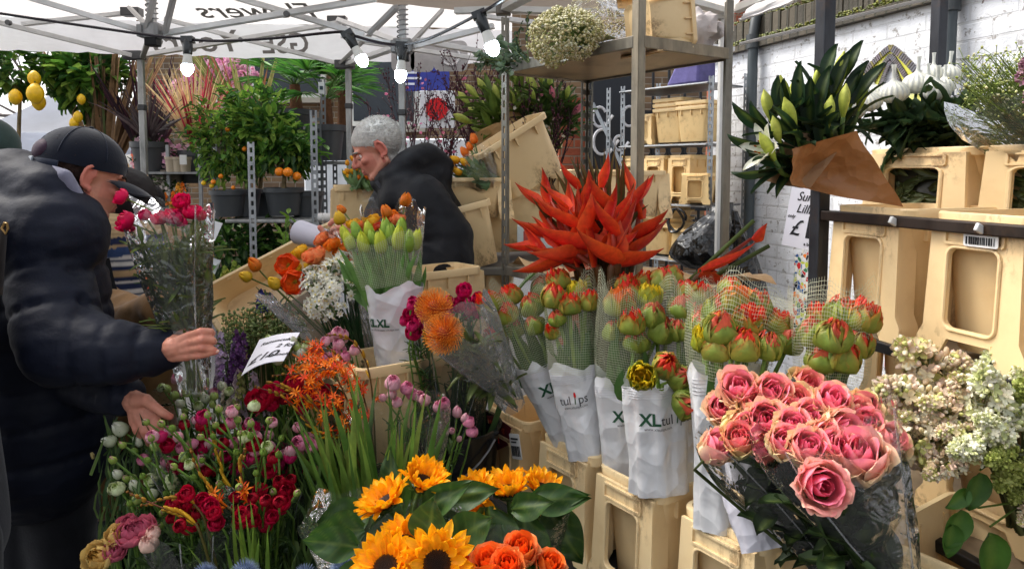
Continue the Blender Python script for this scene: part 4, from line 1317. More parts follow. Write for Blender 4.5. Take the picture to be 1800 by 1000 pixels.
def tulip(red, green, h=.062, red_amt=.5, open_=False):
    def outer():
        g_, r_ = jit(green, .15), jit(red, .12); th = R.uniform(.3, .8)
        def f(u, v):
            k = (abs(u) ** 2.2) * red_amt * 1.1 * v * v + max(0, v - 1 + red_amt * .42) * 2.2
            st = .82 + .25 * abs(math.sin(u * 9))
            c = mix(g_, r_, k); return (c[0] * st, c[1] * st, c[2] * st)
        return f
    T1 = [(.08, 0), (.4, .06), (.5, .36), (.44, .7), (.22 if not open_ else .38, .92)]
    m = layered('t', h, [(4, 1.02, .82, .8, 0, outer, .1, .08, T1), (5, .96, .93, .72, .5, outer, .09, .09, T1), (4, .9, .98, .6, 1.1, outer, .1, .1, T1),
                         (5, .8, 1.02, .75, .9, cfun(mix(green, red, .4 + red_amt * .4), red, None, .8), .05, .09, T1),
                         (4, .55, 1.06, .8, .2, cfun(red, jit(red), None, 1), .05, .1, T1), (3, .3, 1.04, .9, .6, cfun(red, mix(red, K(250, 190, 60), .4)), 0, .08, T1)])
    return m.mesh('tulip_bloom', M_PETAL)
def simple_tulip(c1, c2, h=.055, sl=1.0):
    m = layered('t', h, [(3, .82 * sl, .96, .95, 0, cfun(c1, c2, None, .9), .02, .02, EGG), (3, .75 * sl, 1.0, .95, 1.05, cfun(c1, c2, None, .9), .02, .02, EGG)])
    return m.mesh('tulip_bloom', M_PETAL)
def rose(c_in, c_mid, c_out, h=.055, wide=1.0):
    RO = [(.06, 0), (.36, .04), (.5, .34), (.5, .66), (.56, .84)]
    RM = [(.06, .02), (.32, .1), (.44, .42), (.42, .8), (.44, 1.0)]
    RI = [(.05, .05), (.22, .2), (.3, .5), (.27, .82), (.22, 1.02)]
    ls = [(5, 1.05 * wide, .92, .72, 0, cfun(c_out, mix(c_mid, c_out, .3), c_out, 1), .1, .1, RO), (5, .97 * wide, .96, .7, .6, cfun(mix(c_out, c_mid, .25), mix(c_mid, c_out, .3), c_out, 1), .08, .1, RO),
          (4, .98, 1.0, .85, .2, cfun(c_mid, mix(c_mid, c_in, .4), c_out, 1), .05, .05, RM), (4, .8, 1.03, .9, .9, cfun(c_mid, c_in, c_mid, 1), .04, .05, RM),
          (3, .85, 1.0, 1.1, .3, cfun(c_in, c_in, c_mid), .03, .04, RI), (3, .6, .98, 1.2, .9, cfun(c_in, c_in, c_mid), .02, .04, RI), (2, .3, .95, 1.4, .1, cfun(c_in, c_in), 0, .03, RI)]
    m = layered('r', h, ls, .62, 8, 8, .16)
    sepals(m, h, L=.7)
    return m.mesh('rose_bloom', M_PETAL)
def sunflower(r=.07, closed=0.0):
    m = MB()
    pet, pet2 = K(252, 190, 22), K(248, 154, 10)
    for k, (n, el, L) in enumerate(((21, .25 + closed, 1.0), (19, .5 + closed, .92), (13, .8 + closed, .7))):
        for i in range(n):
            c1, c2 = jit(pet, .07), jit(pet2, .1)
            flat_petal(m, az_frame(2 * pi * (i + .5 * k) / n + R.uniform(-.12, .12), el + R.uniform(-.25, .25), r * .46, .004 + .002 * k), r * L * R.uniform(.72, 1.0), r * .34, R.uniform(-.35, .3), .22, lambda u, v, a=c1, b=c2: mix(b, a, v * .7 + .3 - .35 * (1 - abs(u)) * (1 - v)), 6, 4, .8, .5, seed=R.uniform(0, 90), ruf=.06)
    for i in range(20):
        flat_petal(m, az_frame(2 * pi * i / 20, .05 + R.uniform(-.3, .2), r * .3, -.006), r * .5, r * .2, .5, .05, lambda u, v: mix(K(60, 84, 34), K(96, 118, 50), v))
    me = m.mesh('petal_ring', M_PETAL)
    d = MB()
    d.ball((0, 0, -.004), (r * .48, r * .48, r * .16), 20, 8, K(52, 74, 30))
    d.ball((0, 0, .004), (r * .47, r * .47, r * .13), 24, 8, K(52, 28, 14))
    ga = pi * (3 - math.sqrt(5))
    for i in range(260):
        rr = r * .46 * math.sqrt(i / 260)
        d.octa(V((rr * math.cos(i * ga), rr * math.sin(i * ga), .005 + r * .13 * math.sqrt(max(0, 1 - (rr / (r * .47)) ** 2)))), r * .034, jit(mix(K(40, 22, 12), K(104, 60, 18), (rr / (r * .46)) ** 3), .3))
    return me, d.mesh('seed_disc', M_BUD)
def protea(r=.048):
    m = MB()
    m.ball((0, 0, r * .4), (r * .45, r * .45, r * .5), 14, 8, K(150, 60, 14))
    ga = pi * (3 - math.sqrt(5)); n = 330
    for i in range(n):
        t = 1 - 1.55 * i / n
        q = math.sqrt(max(0, 1 - t * t)); a = i * ga
        d = V((q * math.cos(a), q * math.sin(a), t))
        b = V((0, 0, r * .4)) + d * r * .42
        e = V((0, 0, r * .42)) + d * r * R.uniform(.95, 1.08)
        k = R.uniform(.0, 1)
        mid = b.lerp(e, .6) + V((-d.y, d.x, 0)) * r * .1 - V((0, 0, r * .07))
        c1 = mix(K(206, 84, 10), K(240, 138, 24), k)
        m.tube([b, mid, e + V((0, 0, r * .12))], [r * .018, r * .014, r * .01], 3, [c1, c1, mix(c1, K(250, 176, 60), .6)], cap=False)
        m.octa(e + V((0, 0, r * .12)), r * .024, mix(c1, K(250, 190, 80), .6))
    return m.mesh('pincushion_bloom', M_BUD)
def star_floret(m, M, s, col, ctr=None, n=6, cup=.25, fat=.5, w=.5):
    for i in range(n):
        flat_petal(m, M @ az_frame(2 * pi * i / n + R.uniform(-.1, .1), .35, s * .06), s * R.uniform(.85, 1.1), s * w, -.15, cup, lambda u, v: col, 3, 2, .8, fat)
    if ctr:
        m.tube([M @ V((0, 0, .0)), M @ V((0, 0, s * .3))], [s * .12, s * .2], 7, ctr)
def narcissus_cluster(r=.045):
    m = MB()
    for i in range(15):
        d = rv().normalized(); d.z = abs(d.z) * .9 + .0; d.normalize()
        p = d * r * R.uniform(.75, 1.05)
        m.tube([V((0, 0, -.01)), p * .6, p], .0016, 4, K(96, 128, 60), cap=False)
        star_floret(m, fr4(p, d + rv(.4), spin=R.uniform(0, 3)), .017, jit(K(238, 236, 224), .04), K(240, 224, 150))
    return m.mesh('narcissus_cluster', M_PETAL)
def poppy(c1, c2, r=.045, open_=.6):
    m = MB()
    for k, n in ((0, 3), (1, 3)):
        for i in range(n):
            a, b = jit(c1, .1), jit(c2, .1)
            rows_cf = lambda u, v, a=a, b=b: mix(b, a, v * 1.1)
            flat_petal(m, az_frame(2 * pi * i / n + k * 1.0, 1.35 - open_ + k * .2, .002), r * 1.05, r * 1.55, .15 - .5 * open_, .38, rows_cf, 7, 8, .45, .62, seed=R.uniform(0, 99), ruf=.16)
    for i in range(30):
        d = V((R.uniform(-1, 1), R.uniform(-1, 1), 1.2)).normalized()
        m.tube([V((0, 0, .003)), d * r * .32], r * .012, 3, K(220, 186, 60), cap=False); m.octa(d * r * .33, r * .035, K(226, 190, 50))
    m.ball((0, 0, r * .14), (r * .13, r * .13, r * .16), 8, 5, K(150, 160, 80))
    return m.mesh('poppy_bloom', M_PETAL)
def lily_bud(c1, c2, L=.1, r=.017):
    m = MB(); rows, cols = [], []
    for i in range(13):
        v = i / 12
        rr = r * interp([(.35,), (.75,), (1.0,), (.85,), (.12,)], v)[0]
        rows.append([V((math.cos(a), math.sin(a), 0)) * rr * (1 + .1 * math.cos(3 * a)) + V((0, 0, L * v)) for a in [2 * pi * j / 18 for j in range(18)]])
        cols.append([mix(mix(c1, c2, v), K(70, 96, 40), .35 * max(0, math.cos(3 * (2 * pi * j / 18)))) for j in range(18)])
    m.grid(rows, cols, closed=True)
    return m.mesh('lily_bud', M_BUD)
def lily_open(c1, c2, L=.1):
    m = MB()
    for i in range(6):
        flat_petal(m, az_frame(2 * pi * i / 6, 1.15 if i % 2 else .95, .006), L, L * .34, -.3, .2, lambda u, v: mix(c1, c2, v * (1 - abs(u) * .3)), 8, 4, .8, .55)
    for i in range(6):
        d = V((math.cos(i), math.sin(i), 3)).normalized(); m.tube([V((0, 0, 0)), d * L * .6], .0012, 4, K(170, 190, 110), cap=False); m.ball(d * L * .6, (.003, .003, .006), 6, 4, K(150, 80, 20))
    return m.mesh('lily_bloom', M_PETAL)
def netted_mum(r=.034):
    m = MB(); rows, cols = [], []
    prof = [(.1, 0), (.55, .03), (.95, .4), (1.0, .8), (.75, 1.25), (.34, 1.5), (.14, 1.75), (.13, 2.4), (.17, 2.75)]
    for i in range(19):
        q, z = interp(prof, i / 18)
        rows.append([V((math.cos(a) * q * r * (1 + .045 * math.cos(16 * a + z)), math.sin(a) * q * r * (1 + .045 * math.cos(16 * a + z)), z * r)) for a in [2 * pi * j / 64 for j in range(64)]])
        k = i / 18
        cols.append([mix(K(240, 238, 222), K(206, 208, 206), .5 + .5 * math.cos(16 * 2 * pi * j / 64) if k < .7 else .8) for j in range(64)])
    m.grid(rows, cols, closed=True)
    for i in range(5):
        flat_petal(m, az_frame(2 * pi * i / 5, 1.0, r * .1, 0), r * 1.0, r * .5, .4, .1, lambda u, v: K(96, 120, 60))
    return m.mesh('netted_mum_bloom', M_PETAL)
def thistle(r=.028):
    m = MB(); m.ball((0, 0, r * .5), r * .62, 12, 8, K(66, 84, 112))
    ga = pi * (3 - math.sqrt(5))
    for i in range(260):
        t = 1 - 1.7 * i / 260; q = math.sqrt(max(0, 1 - t * t)); d = V((q * math.cos(i * ga), q * math.sin(i * ga), t))
        c = V((0, 0, r * .5)); m.tube([c + d * r * .55, c + d * r * R.uniform(.95, 1.1)], [r * .03, r * .006], 3, [K(70, 88, 124), K(150, 166, 196)], cap=False)
    return m.mesh('thistle_bloom', M_BUD)
def lilac_panicle(L=.17, r=.05, cols=None, n=230):
    m = MB()
    for i in range(n):
        v = R.random() ** .8
        rr = r * (1 - v) ** .6 * (0.55 + .45 * min(1, v * 6)) * R.uniform(.55, 1.05); a = R.uniform(0, 2 * pi)
        d = V((math.cos(a), math.sin(a), .6)).normalized()
        p = V((math.cos(a) * rr, math.sin(a) * rr, L * v + rr * .3))
        c = jit(R.choice(cols), .1)
        m.tube([p - d * .014, p], [.0012, .0022], 4, mix(c, K(130, 140, 70), .5), cap=False)
        if R.random() < .42:
            star_floret(m, fr4(p, d + rv(.5), spin=R.uniform(0, 3)), .0135, c, None, 4, .2, .6, .75)
        else:
            m.ball(p + d * .004, (.0044, .0044, .0085), 6, 4, c, frame(d))
    m.tube([V((0, 0, -.02)), V((0, 0, L * .9))], [.004, .0015], 5, K(110, 124, 58))
    return m.mesh('lilac_panicle', M_PETAL)
def leaf(mb, base, d, L, W, bend=.3, col=GREEN, up=Z0, nv=5, fat=.45, cup=.25, tip=1.0, ruf=0.0, nu=4):
    d = V(d).normalized()
    x = d; z = (V(up) - x * V(up).dot(x))
    z = z.normalized() if z.length > 1e-3 else x.orthogonal().normalized()
    M = Matrix.Translation(base) @ Matrix((x, z.cross(x), z)).transposed().to_4x4()
    c = jit(col, .15)
    flat_petal(mb, M, L, W, -bend, cup, (lambda u, v: mix(mix(c, LGREEN, .3 if abs(u) < .12 else .16 * max(0, math.sin((v * 9 - abs(u) * 2.2) * 3.1)) ** 4), DGREEN, .15 * v)) if nu > 4 else (lambda u, v: mix(mix(c, LGREEN, .25 if abs(u) < .2 else 0), DGREEN, .15 * v)), nv, nu, tip, fat, R.uniform(0, 99), ruf)
def blade(mb, a, b, W, bendv, col, n=6, twist=0.0, col2=None):
    """sword leaf from a to b."""
    pts = curve(a, b, bendv, n)
    t = (b - a).normalized(); side = t.cross(V((R.uniform(-.6, .6), -1, .2))).normalized()
    rows, cols = [], []
    c = jit(col, .18)
    for i, p in enumerate(pts):
        v = i / n
        w = W / 2 * (.55 + .45 * math.sin(pi * min(1, v * 1.1 + .25))) * (1 if v < .75 else max(.03, (1 - v) / .25) ** .8)
        s_ = side * math.cos(twist * v) + t.cross(side) * math.sin(twist * v)
        nn = s_.cross(t)
        rows.append([p - s_ * w, p + nn * w * .3, p + s_ * w])
        e = col2 or c
        cols.append([mix(c, e, 1 if col2 else 0), c, mix(c, e, 1 if col2 else 0)])
    mb.grid(rows, cols)

# ------------------------------------------------------------------ bunch builder
def sleeve(name, mat, parent, base, top, r0, r1, col=(.8, .8, .8), rag=.0, wr=.06, n=28, nv=10, seed=0, flat=1.0, tilt=None, uvs=None, closed=True, kink=1.0, a0=0, label=None):
    """conical wrapper from base to top (points), radii r0..r1; rag = ragged rim height, wr = crease depth."""
    ax = top - base; z = ax.normalized()
    fm = frame(z, V((0, -1, .3)))
    rows, uv = [], []
    for i in range(nv + 1):
        v = i / nv
        rr = lerp(r0, r1, v ** kink)
        row, ur = [], []
        for j in range(n if closed else n + 1):
            a = a0 + 2 * pi * j / n
            c = 1 + wr * noise.noise(V((math.cos(a) * 2 + seed, math.sin(a) * 2, v * 1.5 + seed))) * 2.2 + wr * .8 * noise.noise(V((math.cos(a) * 5 + seed, math.sin(a) * 5, v * 5)))
            hh = v * ax.length + (rag * (noise.noise(V((math.cos(a) * 1.6 + seed * 2, math.sin(a) * 1.6, 7))) * 1.6) * v ** 3)
            row.append(base + fm @ V((rr * c * math.cos(a), rr * c * flat * math.sin(a), hh)))
            ur.append((j / n * (uvs[0] if uvs else 1), v * (uvs[1] if uvs else 1), 0))
        rows.append(row); uv.append(ur)
    m = MB(); m.grid(rows, col, uv, closed=closed)
    o = part(m, name, mat, parent, sharp=None, label=label)
    def S(u, v, lift=.002):
        """u: metres round the sleeve from the camera side (to the right), v: 0..1 up."""
        rr = lerp(r0, r1, v ** kink)
        a = pi / 2 + u / rr
        k = 1 + wr * noise.noise(V((math.cos(a) * 2 + seed, math.sin(a) * 2, v * 1.5 + seed))) * 2.2 + wr * .8 * noise.noise(V((math.cos(a) * 5 + seed, math.sin(a) * 5, v * 5)))
        return base + fm @ V(((rr * k + lift) * math.cos(a), (rr * k * flat + lift) * math.sin(a), v * ax.length))
    return o, S, ax.length
def bunch(name, label, cat, base, heads, protos, stem_r=.003, stem_col=GREEN, group=None, spread=.012, bend=.04, stem_name='stem', bloom_name=None, leaves=None, facing=None, jitter=.35, sub=True):
    """heads: (px, py, d, scale[, proto index[, dir]]) or (Vector, scale, idx, dir)."""
    t_ = thing(name, label, cat, base, group)
    for h in heads:
        if isinstance(h[0], Vector):
            p, s, idx, dr = (list(h) + [None, None, None])[:4]
            s = s or 1
        else:
            p = P(h[0], h[1], h[2]); s = h[3] if len(h) > 3 else 1
            idx = h[4] if len(h) > 4 else None; dr = h[5] if len(h) > 5 else None
        pr = protos[idx if idx is not None else R.randrange(len(protos))]
        b = base + V((R.uniform(-1, 1), R.uniform(-1, 1), 0)) * spread
        d = V(dr) if dr is not None else ((p - b).normalized() + rv(jitter) + (V(facing) if facing else V((0, 0, 0))))
        d.normalize()
        L = (p - b).length
        m = MB(); m.tube([b, b.lerp(p - d * L * .18, .5) + rv(bend * L * .3), p - d * L * .16, p], [stem_r, stem_r, stem_r * .9, stem_r * .8], 6, jit(stem_col, .15))
        if leaves: leaves(m, b, p)
        so_ = part(m, stem_name, M_LEAF, t_, sharp=None)
        prs = pr if isinstance(pr, (list, tuple)) else [pr]
        M = fr4(p, d, spin=R.uniform(0, 6.28), s=s * R.uniform(.93, 1.07))
        for q in prs:
            child(bloom_name or q.name.split('.')[0], q, so_, M=M)
    return t_
def scatter(cx, cy, rx, ry, d, n, s=1.0, dj=.06, mind=.62, idx=None):
    """n head positions spread over an ellipse of pixels, kept apart."""
    out = []; tries = 0
    md = mind * math.sqrt(rx * ry * 3.14 / n)
    while len(out) < n and tries < 4000:
        tries += 1
        a, q = R.uniform(0, 2 * pi), math.sqrt(R.random())
        x, y = cx + rx * q * math.cos(a), cy + ry * q * math.sin(a)
        if all((x - o[0]) ** 2 + (y - o[1]) ** 2 > md * md for o in out):
            out.append((x, y, d + R.uniform(-dj, dj), s * R.uniform(.85, 1.1)) + ((idx,) if idx is not None else ()))
        elif tries % 200 == 0: md *= .9
    return out
def foliage_part(parent, base, tops, name='foliage', L=(.05, .1), W=.02, col=GREEN, n=60, bend=.3, fat=.45, spread=.04, mat=None, tip=1.0):
    """leaves set along lines base->tops, as one part."""
    m = MB()
    for i in range(n):
        t = R.choice(tops); f = R.uniform(.25, .95)
        p = base.lerp(t, f) + rv(spread)
        d = (t - base).normalized() * R.uniform(.3, 1) + rv(.9)
        leaf(m, p, d, R.uniform(*L), W * R.uniform(.7, 1.3), R.uniform(-.1, bend * 2), col, fat=fat, tip=tip)
    return part(m, name, mat or M_LEAF, parent, sharp=None)
# ================================================================== FRONT BENCH: TULIPS, PROTEA, ROSES, SUNFLOWERS
RED, CRIM = K(226, 44, 30), K(190, 14, 52)
TG = K(142, 158, 66)
TUL = [tulip(RED, TG, red_amt=.75, open_=True), tulip(K(232, 60, 44), TG, red_amt=.55), tulip(K(214, 90, 70), K(136, 156, 62), red_amt=.3), tulip(K(226, 196, 40), K(158, 172, 56), red_amt=.6, open_=True), tulip(K(236, 110, 40), TG, red_amt=.6, open_=True), tulip(RED, K(152, 166, 70), red_amt=.62, open_=True)]
DARKG = K(30, 74, 50)
def xl_print(parent, S, H, us, vv=.62, sz=.03):
    """printed brand band round the sleeve."""
    m, m2 = MB(), MB()
    for u0, part_ in us:
        if part_ in ('all', 'xl'):
            tm = text_mesh('XL', sz * 1.25, 0, .0012); m.add([S(u0 + p[0], vv + p[1] / H) for p in tm.v], tm.f, DARKG)
            w = max(p[0] for p in tm.v)
        if part_ in ('all', 'tul'):
            x = u0 + (.046 * sz / .03 if part_ == 'all' else 0)
            for ch, dx in (('tul', 0), ('ps', .052 * sz / .03)):
                tm = text_mesh(ch, sz * 1.05); m.add([S(x + dx + p[0], vv + p[1] / H) for p in tm.v], tm.f, K(60, 60, 62))
            xx = x + .046 * sz / .03
            m.tube([S(xx - .002, vv, .001), S(xx, vv + .02 / H, .001)], .0014, 5, K(60, 90, 60))
            rows = [S(xx + .003 * q[0], vv + (.021 + .008 * q[1]) / H, .002) for q in ((0, -1), (1, -.2), (.8, .8), (0, 1.3), (-.8, .8), (-1, -.2))]
            m2.add(rows, [tuple(range(6))], K(206, 20, 30))
        tm = text_mesh('www.xltulips.com', sz * .3); m.add([S(u0 + .01 + p[0], vv - .011 / H + p[1] / H) for p in tm.v], tm.f, K(60, 60, 62))
    m.join(m2)
    part(m, 'lettering', M_PLAIN, parent, smooth=False)
def tul_leaves(m, b, p):
    for i in range(3):
        f = R.uniform(.35, .6); q = b.lerp(p, f)
        blade(m, q, q.lerp(p, R.uniform(.5, .8)) + rv(.035) , R.uniform(.022, .036), rv(.02), K(72, 106, 50), 6, R.uniform(-.5, .5))
def tulip_bunch(label, sl, heads, us, net=None, fold=.2, group='bunches of double tulips in silver sleeves', seed=1.0, slabel=None):
    """sl: (bottom px, py, top px, py, d, r0, r1)."""
    bx, by, tx, ty, d, r0, r1 = sl
    base, top = P(bx, by, d), P(tx, ty, d - .01); r0, r1 = r0 * 1.12, r1 * 1.12
    t_ = bunch('tulip_bunch', label, 'tulips', base + (top - base) * .1, heads, TUL, .0052, K(122, 152, 66), group, .01, .05, leaves=None if d == 1.62 else tul_leaves, jitter=.22, facing=(0, -.12, .05))
    o, S, H = sleeve('paper_sleeve', M_SLEEVE, t_, base, top, r0, r1, K(216, 217, 219), .03, .09, 40, 14, seed, .62, a0=-pi / 2)
    if us: xl_print(t_, S, H, us)
    # bands on the sleeve rim
    m = MB()
    for k in range(5):
        v = .93 - k * .022
        m.tube([S(u * r1 / 10, v, .0006) for u in range(-14, 15)], .0009, 4, K(206, 206, 210), cap=False)
    part(m, 'rim_band', M_SLEEVE, t_)
    if net:
        (nx, ny, nr, nd) = net
        nt_ = P(nx, ny, nd)
        sleeve('flower_net', M_NET, t_, top - (top - base) * .1, nt_, r1 * .95, nr, (1, 1, 1), .05, .07, 40, 18, seed + 3, .8, uvs=(round(2 * pi * nr / .0052), round((nt_ - top).length / .0052)), kink=.7)
    return t_
tulip_bunch('tulip bunch leaning to the left, reddest heads beside the pincushion', (1000, 775, 940, 632, 1.9, .035, .05),
            [(868, 548, 1.86, 1.02, 0), (905, 535, 1.9, 1, 0), (940, 552, 1.88, .95, 2), (897, 566, 1.86, .95, 5), (945, 585, 1.86, .9, 2), (912, 590, 1.9, .9, 2), (880, 600, 1.9, .9, 5), (955, 520, 1.96, .9, 2)],
            [(-.02, 'xl')], (905, 505, .085, 1.88), seed=1.3)
tulip_bunch('upright tulip bunch with a yellow head, in the sleeve printed with a red dotted word', (1036, 800, 1004, 640, 1.82, .05, .054),
            [(985, 510, 1.84, 1, 0), (1017, 530, 1.82, .85, 3), (974, 540, 1.8, 1.02, 1), (1030, 545, 1.8, .9, 5), (1002, 552, 1.78, .95, 0), (983, 570, 1.78, .72, 2), (977, 592, 1.8, .7, 5), (1035, 508, 1.9, .9, 1)],
            [(-.056, 'tul'), (.056, 'xl')], (1004, 500, .075, 1.84), seed=2.2)
tulip_bunch('tulip bunch standing behind the front sleeve, mixed green and red heads', (1092, 850, 1086, 662, 1.76, .042, .05),
            [(1088, 556, 1.74, 1.12, 4), (1108, 533, 1.78, 1.05, 0), (1135, 540, 1.76, 1.02, 3), (1112, 586, 1.7, 1, 5), (1140, 572, 1.72, 1.05, 2), (1153, 598, 1.72, 1, 2), (1120, 618, 1.72, 1, 2), (1080, 600, 1.76, .9, 2), (1098, 515, 1.8, .9, 0), (1128, 510, 1.82, .9, 0)],
            [(-.02, 'xl')], (1110, 505, .085, 1.75), seed=3.1)
tulip_bunch('front tulip bunch with low drooping yellow head over the printed sleeve', (1160, 862, 1150, 660, 1.62, .058, .06),
            [(1129, 664, 1.56, 1.0, 3, (-.2, -.8, .35)), (1165, 652, 1.58, .95, 1, (.1, -.6, .6)), (1183, 668, 1.58, .9, 2, (.4, -.6, .4)), (1198, 706, 1.56, .95, 2, (.3, -.8, .1)), (1160, 515, 1.8, 1.05, 1), (1178, 505, 1.85, .95, 0)],
            [(-.045, 'all')], None, seed=4.4)
tulip_bunch('tulip bunch at the back, pale heads behind the kraft paper edge', (1205, 850, 1205, 660, 1.74, .045, .05),
            [(1198, 560, 1.74, 1.0, 2), (1192, 598, 1.72, 1, 2), (1228, 535, 1.76, .95, 5), (1222, 575, 1.72, .95, 2), (1245, 545, 1.8, .95, 1), (1205, 530, 1.8, .9, 1)],
            None, (1215, 500, .075, 1.76), seed=5.2)
tulip_bunch('biggest netted tulip bunch, green heads above the pink roses', (1280, 925, 1272, 640, 1.5, .062, .066),
            [(1262, 566, 1.52, .95, 2), (1268, 598, 1.44, 1.1, 2), (1292, 552, 1.5, 1.05, 4), (1310, 585, 1.46, 1.1, 5), (1325, 560, 1.52, 1, 2), (1242, 615, 1.46, .85, 3), (1262, 630, 1.44, .95, 1), (1300, 628, 1.42, 1.0, 1), (1345, 628, 1.42, 1, 2), (1380, 618, 1.48, .9, 2), (1362, 588, 1.5, .95, 5), (1235, 590, 1.54, .9, 2), (1285, 525, 1.6, .9, 1)],
            [(-.05, 'tul'), (.02, 'xl')], (1300, 510, .11, 1.5), seed=6.7)
tulip_bunch('netted tulip bunch on the right, before the rack buckets', (1420, 850, 1452, 705, 1.44, .05, .055),
            [(1443, 578, 1.44, .95, 0), (1472, 575, 1.42, 1.0, 2), (1506, 580, 1.4, 1.08, 0), (1428, 606, 1.42, .98, 2), (1462, 612, 1.36, 1.05, 2), (1502, 622, 1.4, .98, 1), (1440, 650, 1.4, .92, 2), (1478, 650, 1.38, .98, 1)],
            None, (1470, 525, .088, 1.42), seed=8.1)
# loose silver sleeves hanging over bucket D
t_ = thing('folded_sleeve', 'crumpled empty silver sleeve hanging over the nearest bucket', 'sleeve', P(1330, 900, 1.38))
sleeve('film', M_SLEEVE, t_, P(1345, 965, 1.36), P(1300, 800, 1.42), .045, .05, K(196, 194, 203), .05, .16, 36, 12, 9.3, .3)

# pincushion protea bouquet
PRO = [protea(.049), protea(.047)]
base = P(905, 715, 1.86)
t_ = bunch('pincushion_bouquet', 'two orange pincushion proteas in a clear wrapper leaning right', 'bouquet', base, [(772, 552, 1.74, 1.0, 0, (-.45, -.35, .8)), (788, 590, 1.66, 1.02, 1, (-.35, -.75, .35))], PRO, .005, K(86, 96, 50), spread=.005)
foliage_part(t_, base, [P(800, 590, 1.74), P(840, 600, 1.74), P(800, 620, 1.72)], L=(.05, .09), W=.02, col=K(96, 108, 62), n=80, spread=.016)
o, S, H = sleeve('clear_wrapper', M_FILM, t_, base, P(808, 566, 1.7), .03, .092, (1, 1, 1), .05, .08, 36, 14, 3.3, .7)
m = MB(); m.tube([S(.06 * v, v, .0) for v in [i / 10 for i in range(11)]], .0022, 4, (.8, .8, .8)); m.tube([S(-.09 * v, v, .0) for v in [i / 10 for i in range(11)]], .0014, 4, (.8, .8, .8)); part(m, 'wrapper_seam', M_FILM, t_)

# pink roses
RC = [(K(248, 130, 162), K(253, 184, 178), K(232, 222, 160)), (K(248, 134, 164), K(253, 196, 178), K(240, 220, 176)), (K(244, 128, 140), K(250, 190, 160), K(230, 224, 154))]
ROS = [rose(*c, h=.06, wide=.93) for c in RC] + [rose(RC[1][0], RC[1][1], RC[1][2], .06, .74), rose(RC[0][0], K(248, 156, 166), K(248, 206, 180), .06, 1.1)]
LEAFC = K(52, 70, 36)
def rose_leaves(m, b, p):
    for i in range(3):
        f = R.uniform(.35, .8); leaf(m, b.lerp(p, f) + rv(.02), (p - b).normalized() * .5 + rv(.8), R.uniform(.05, .08), .04, .3, LEAFC, nv=6, fat=.5)
toc = (-.35, -.8, .55)
base2 = P(1600, 1090, 1.16)
front = [(1457, 722, 1.24, 1, 0), (1510, 730, 1.26, .95, 2), (1457, 762, 1.2, .95, 1), (1520, 762, 1.22, 1.0, 3), (1407, 752, 1.24, 1.05, 3), (1373, 792, 1.2, .95, 0), (1409, 800, 1.18, .95, 0), (1462, 803, 1.17, 1.02, 1), (1506, 828, 1.16, 1.34, 1), (1433, 850, 1.12, 1.12, 4), (1437, 812, 1.19, 1, 1), (1388, 765, 1.22, 1, 0), (1482, 742, 1.24, 1, 2), (1538, 790, 1.2, 1, 2), (1430, 780, 1.2, .95, 0), (1470, 835, 1.17, .95, 2)]
def face(h):
    return h[:5] + ((R.uniform(-.4, .3), -.75, R.uniform(.45, 1.0)),)
fr1 = [face(h) for h in front]
fr1[9] = front[9][:5] + ((-.12, -.9, .32),); fr1[8] = front[8][:5] + ((-.25, -.55, .8),)
t_ = bunch('rose_bouquet', 'front bouquet of big pink cream edged roses in clear wrap', 'bouquet', base2, fr1, ROS, .004, K(70, 84, 40), 'wrapped pink roses', .012, leaves=rose_leaves, jitter=.2)
foliage_part(t_, base2, [P(1440, 900, 1.16), P(1500, 880, 1.2), P(1380, 850, 1.2)], L=(.05, .085), W=.042, col=LEAFC, n=60, spread=.03, fat=.5)
o, S, H = sleeve('clear_wrapper', M_CELLO, t_, base2, P(1448, 745, 1.19), .03, .125, (1, 1, 1), .05, .1, 40, 16, 1.7, .72)
m = MB(); m.tube([S(-.12 * v, v, .001) for v in [i / 10 for i in range(11)]], .002, 4, (.8, .8, .8)); m.tube([S(.1 * v, v, .001) for v in [i / 10 for i in range(11)]], .002, 4, (.8, .8, .8)); part(m, 'wrapper_seam', M_FILM, t_)
base3 = P(1510, 1060, 1.3)
back = [(1305, 700, 1.36, 1.15, 1), (1347, 702, 1.34, 1.05, 3), (1390, 716, 1.33, 1, 2), (1343, 748, 1.3, 1.18, 0), (1284, 758, 1.32, 1, 2), (1298, 788, 1.28, 1.0, 2), (1245, 800, 1.3, 1.15, 3), (1400, 690, 1.4, 1.1, 2), (1268, 725, 1.38, .95, 1), (1325, 728, 1.33, 1, 2), (1345, 790, 1.28, 1, 1), (1318, 765, 1.3, 1, 0), (1372, 745, 1.3, 1, 1)]
t_ = bunch('rose_bouquet', 'rear bouquet of pink roses, left of the bigger front wrap', 'bouquet', base3, [face(h) for h in back], ROS, .004, K(70, 84, 40), 'wrapped pink roses', .012, leaves=rose_leaves, jitter=.2)
foliage_part(t_, base3, [P(1340, 850, 1.3), P(1400, 850, 1.32)], L=(.05, .085), W=.042, col=K(40, 54, 32), n=60, spread=.035, fat=.5)
o, S, H = sleeve('clear_wrapper', M_CELLO, t_, base3, P(1318, 740, 1.32), .03, .115, (1, 1, 1), .05, .1, 40, 14, 5.7, .7)
m = MB(); m.tube([S(-.08 * v, v, .001) for v in [i / 10 for i in range(11)]], .002, 4, (.8, .8, .8)); part(m, 'wrapper_seam', M_FILM, t_)

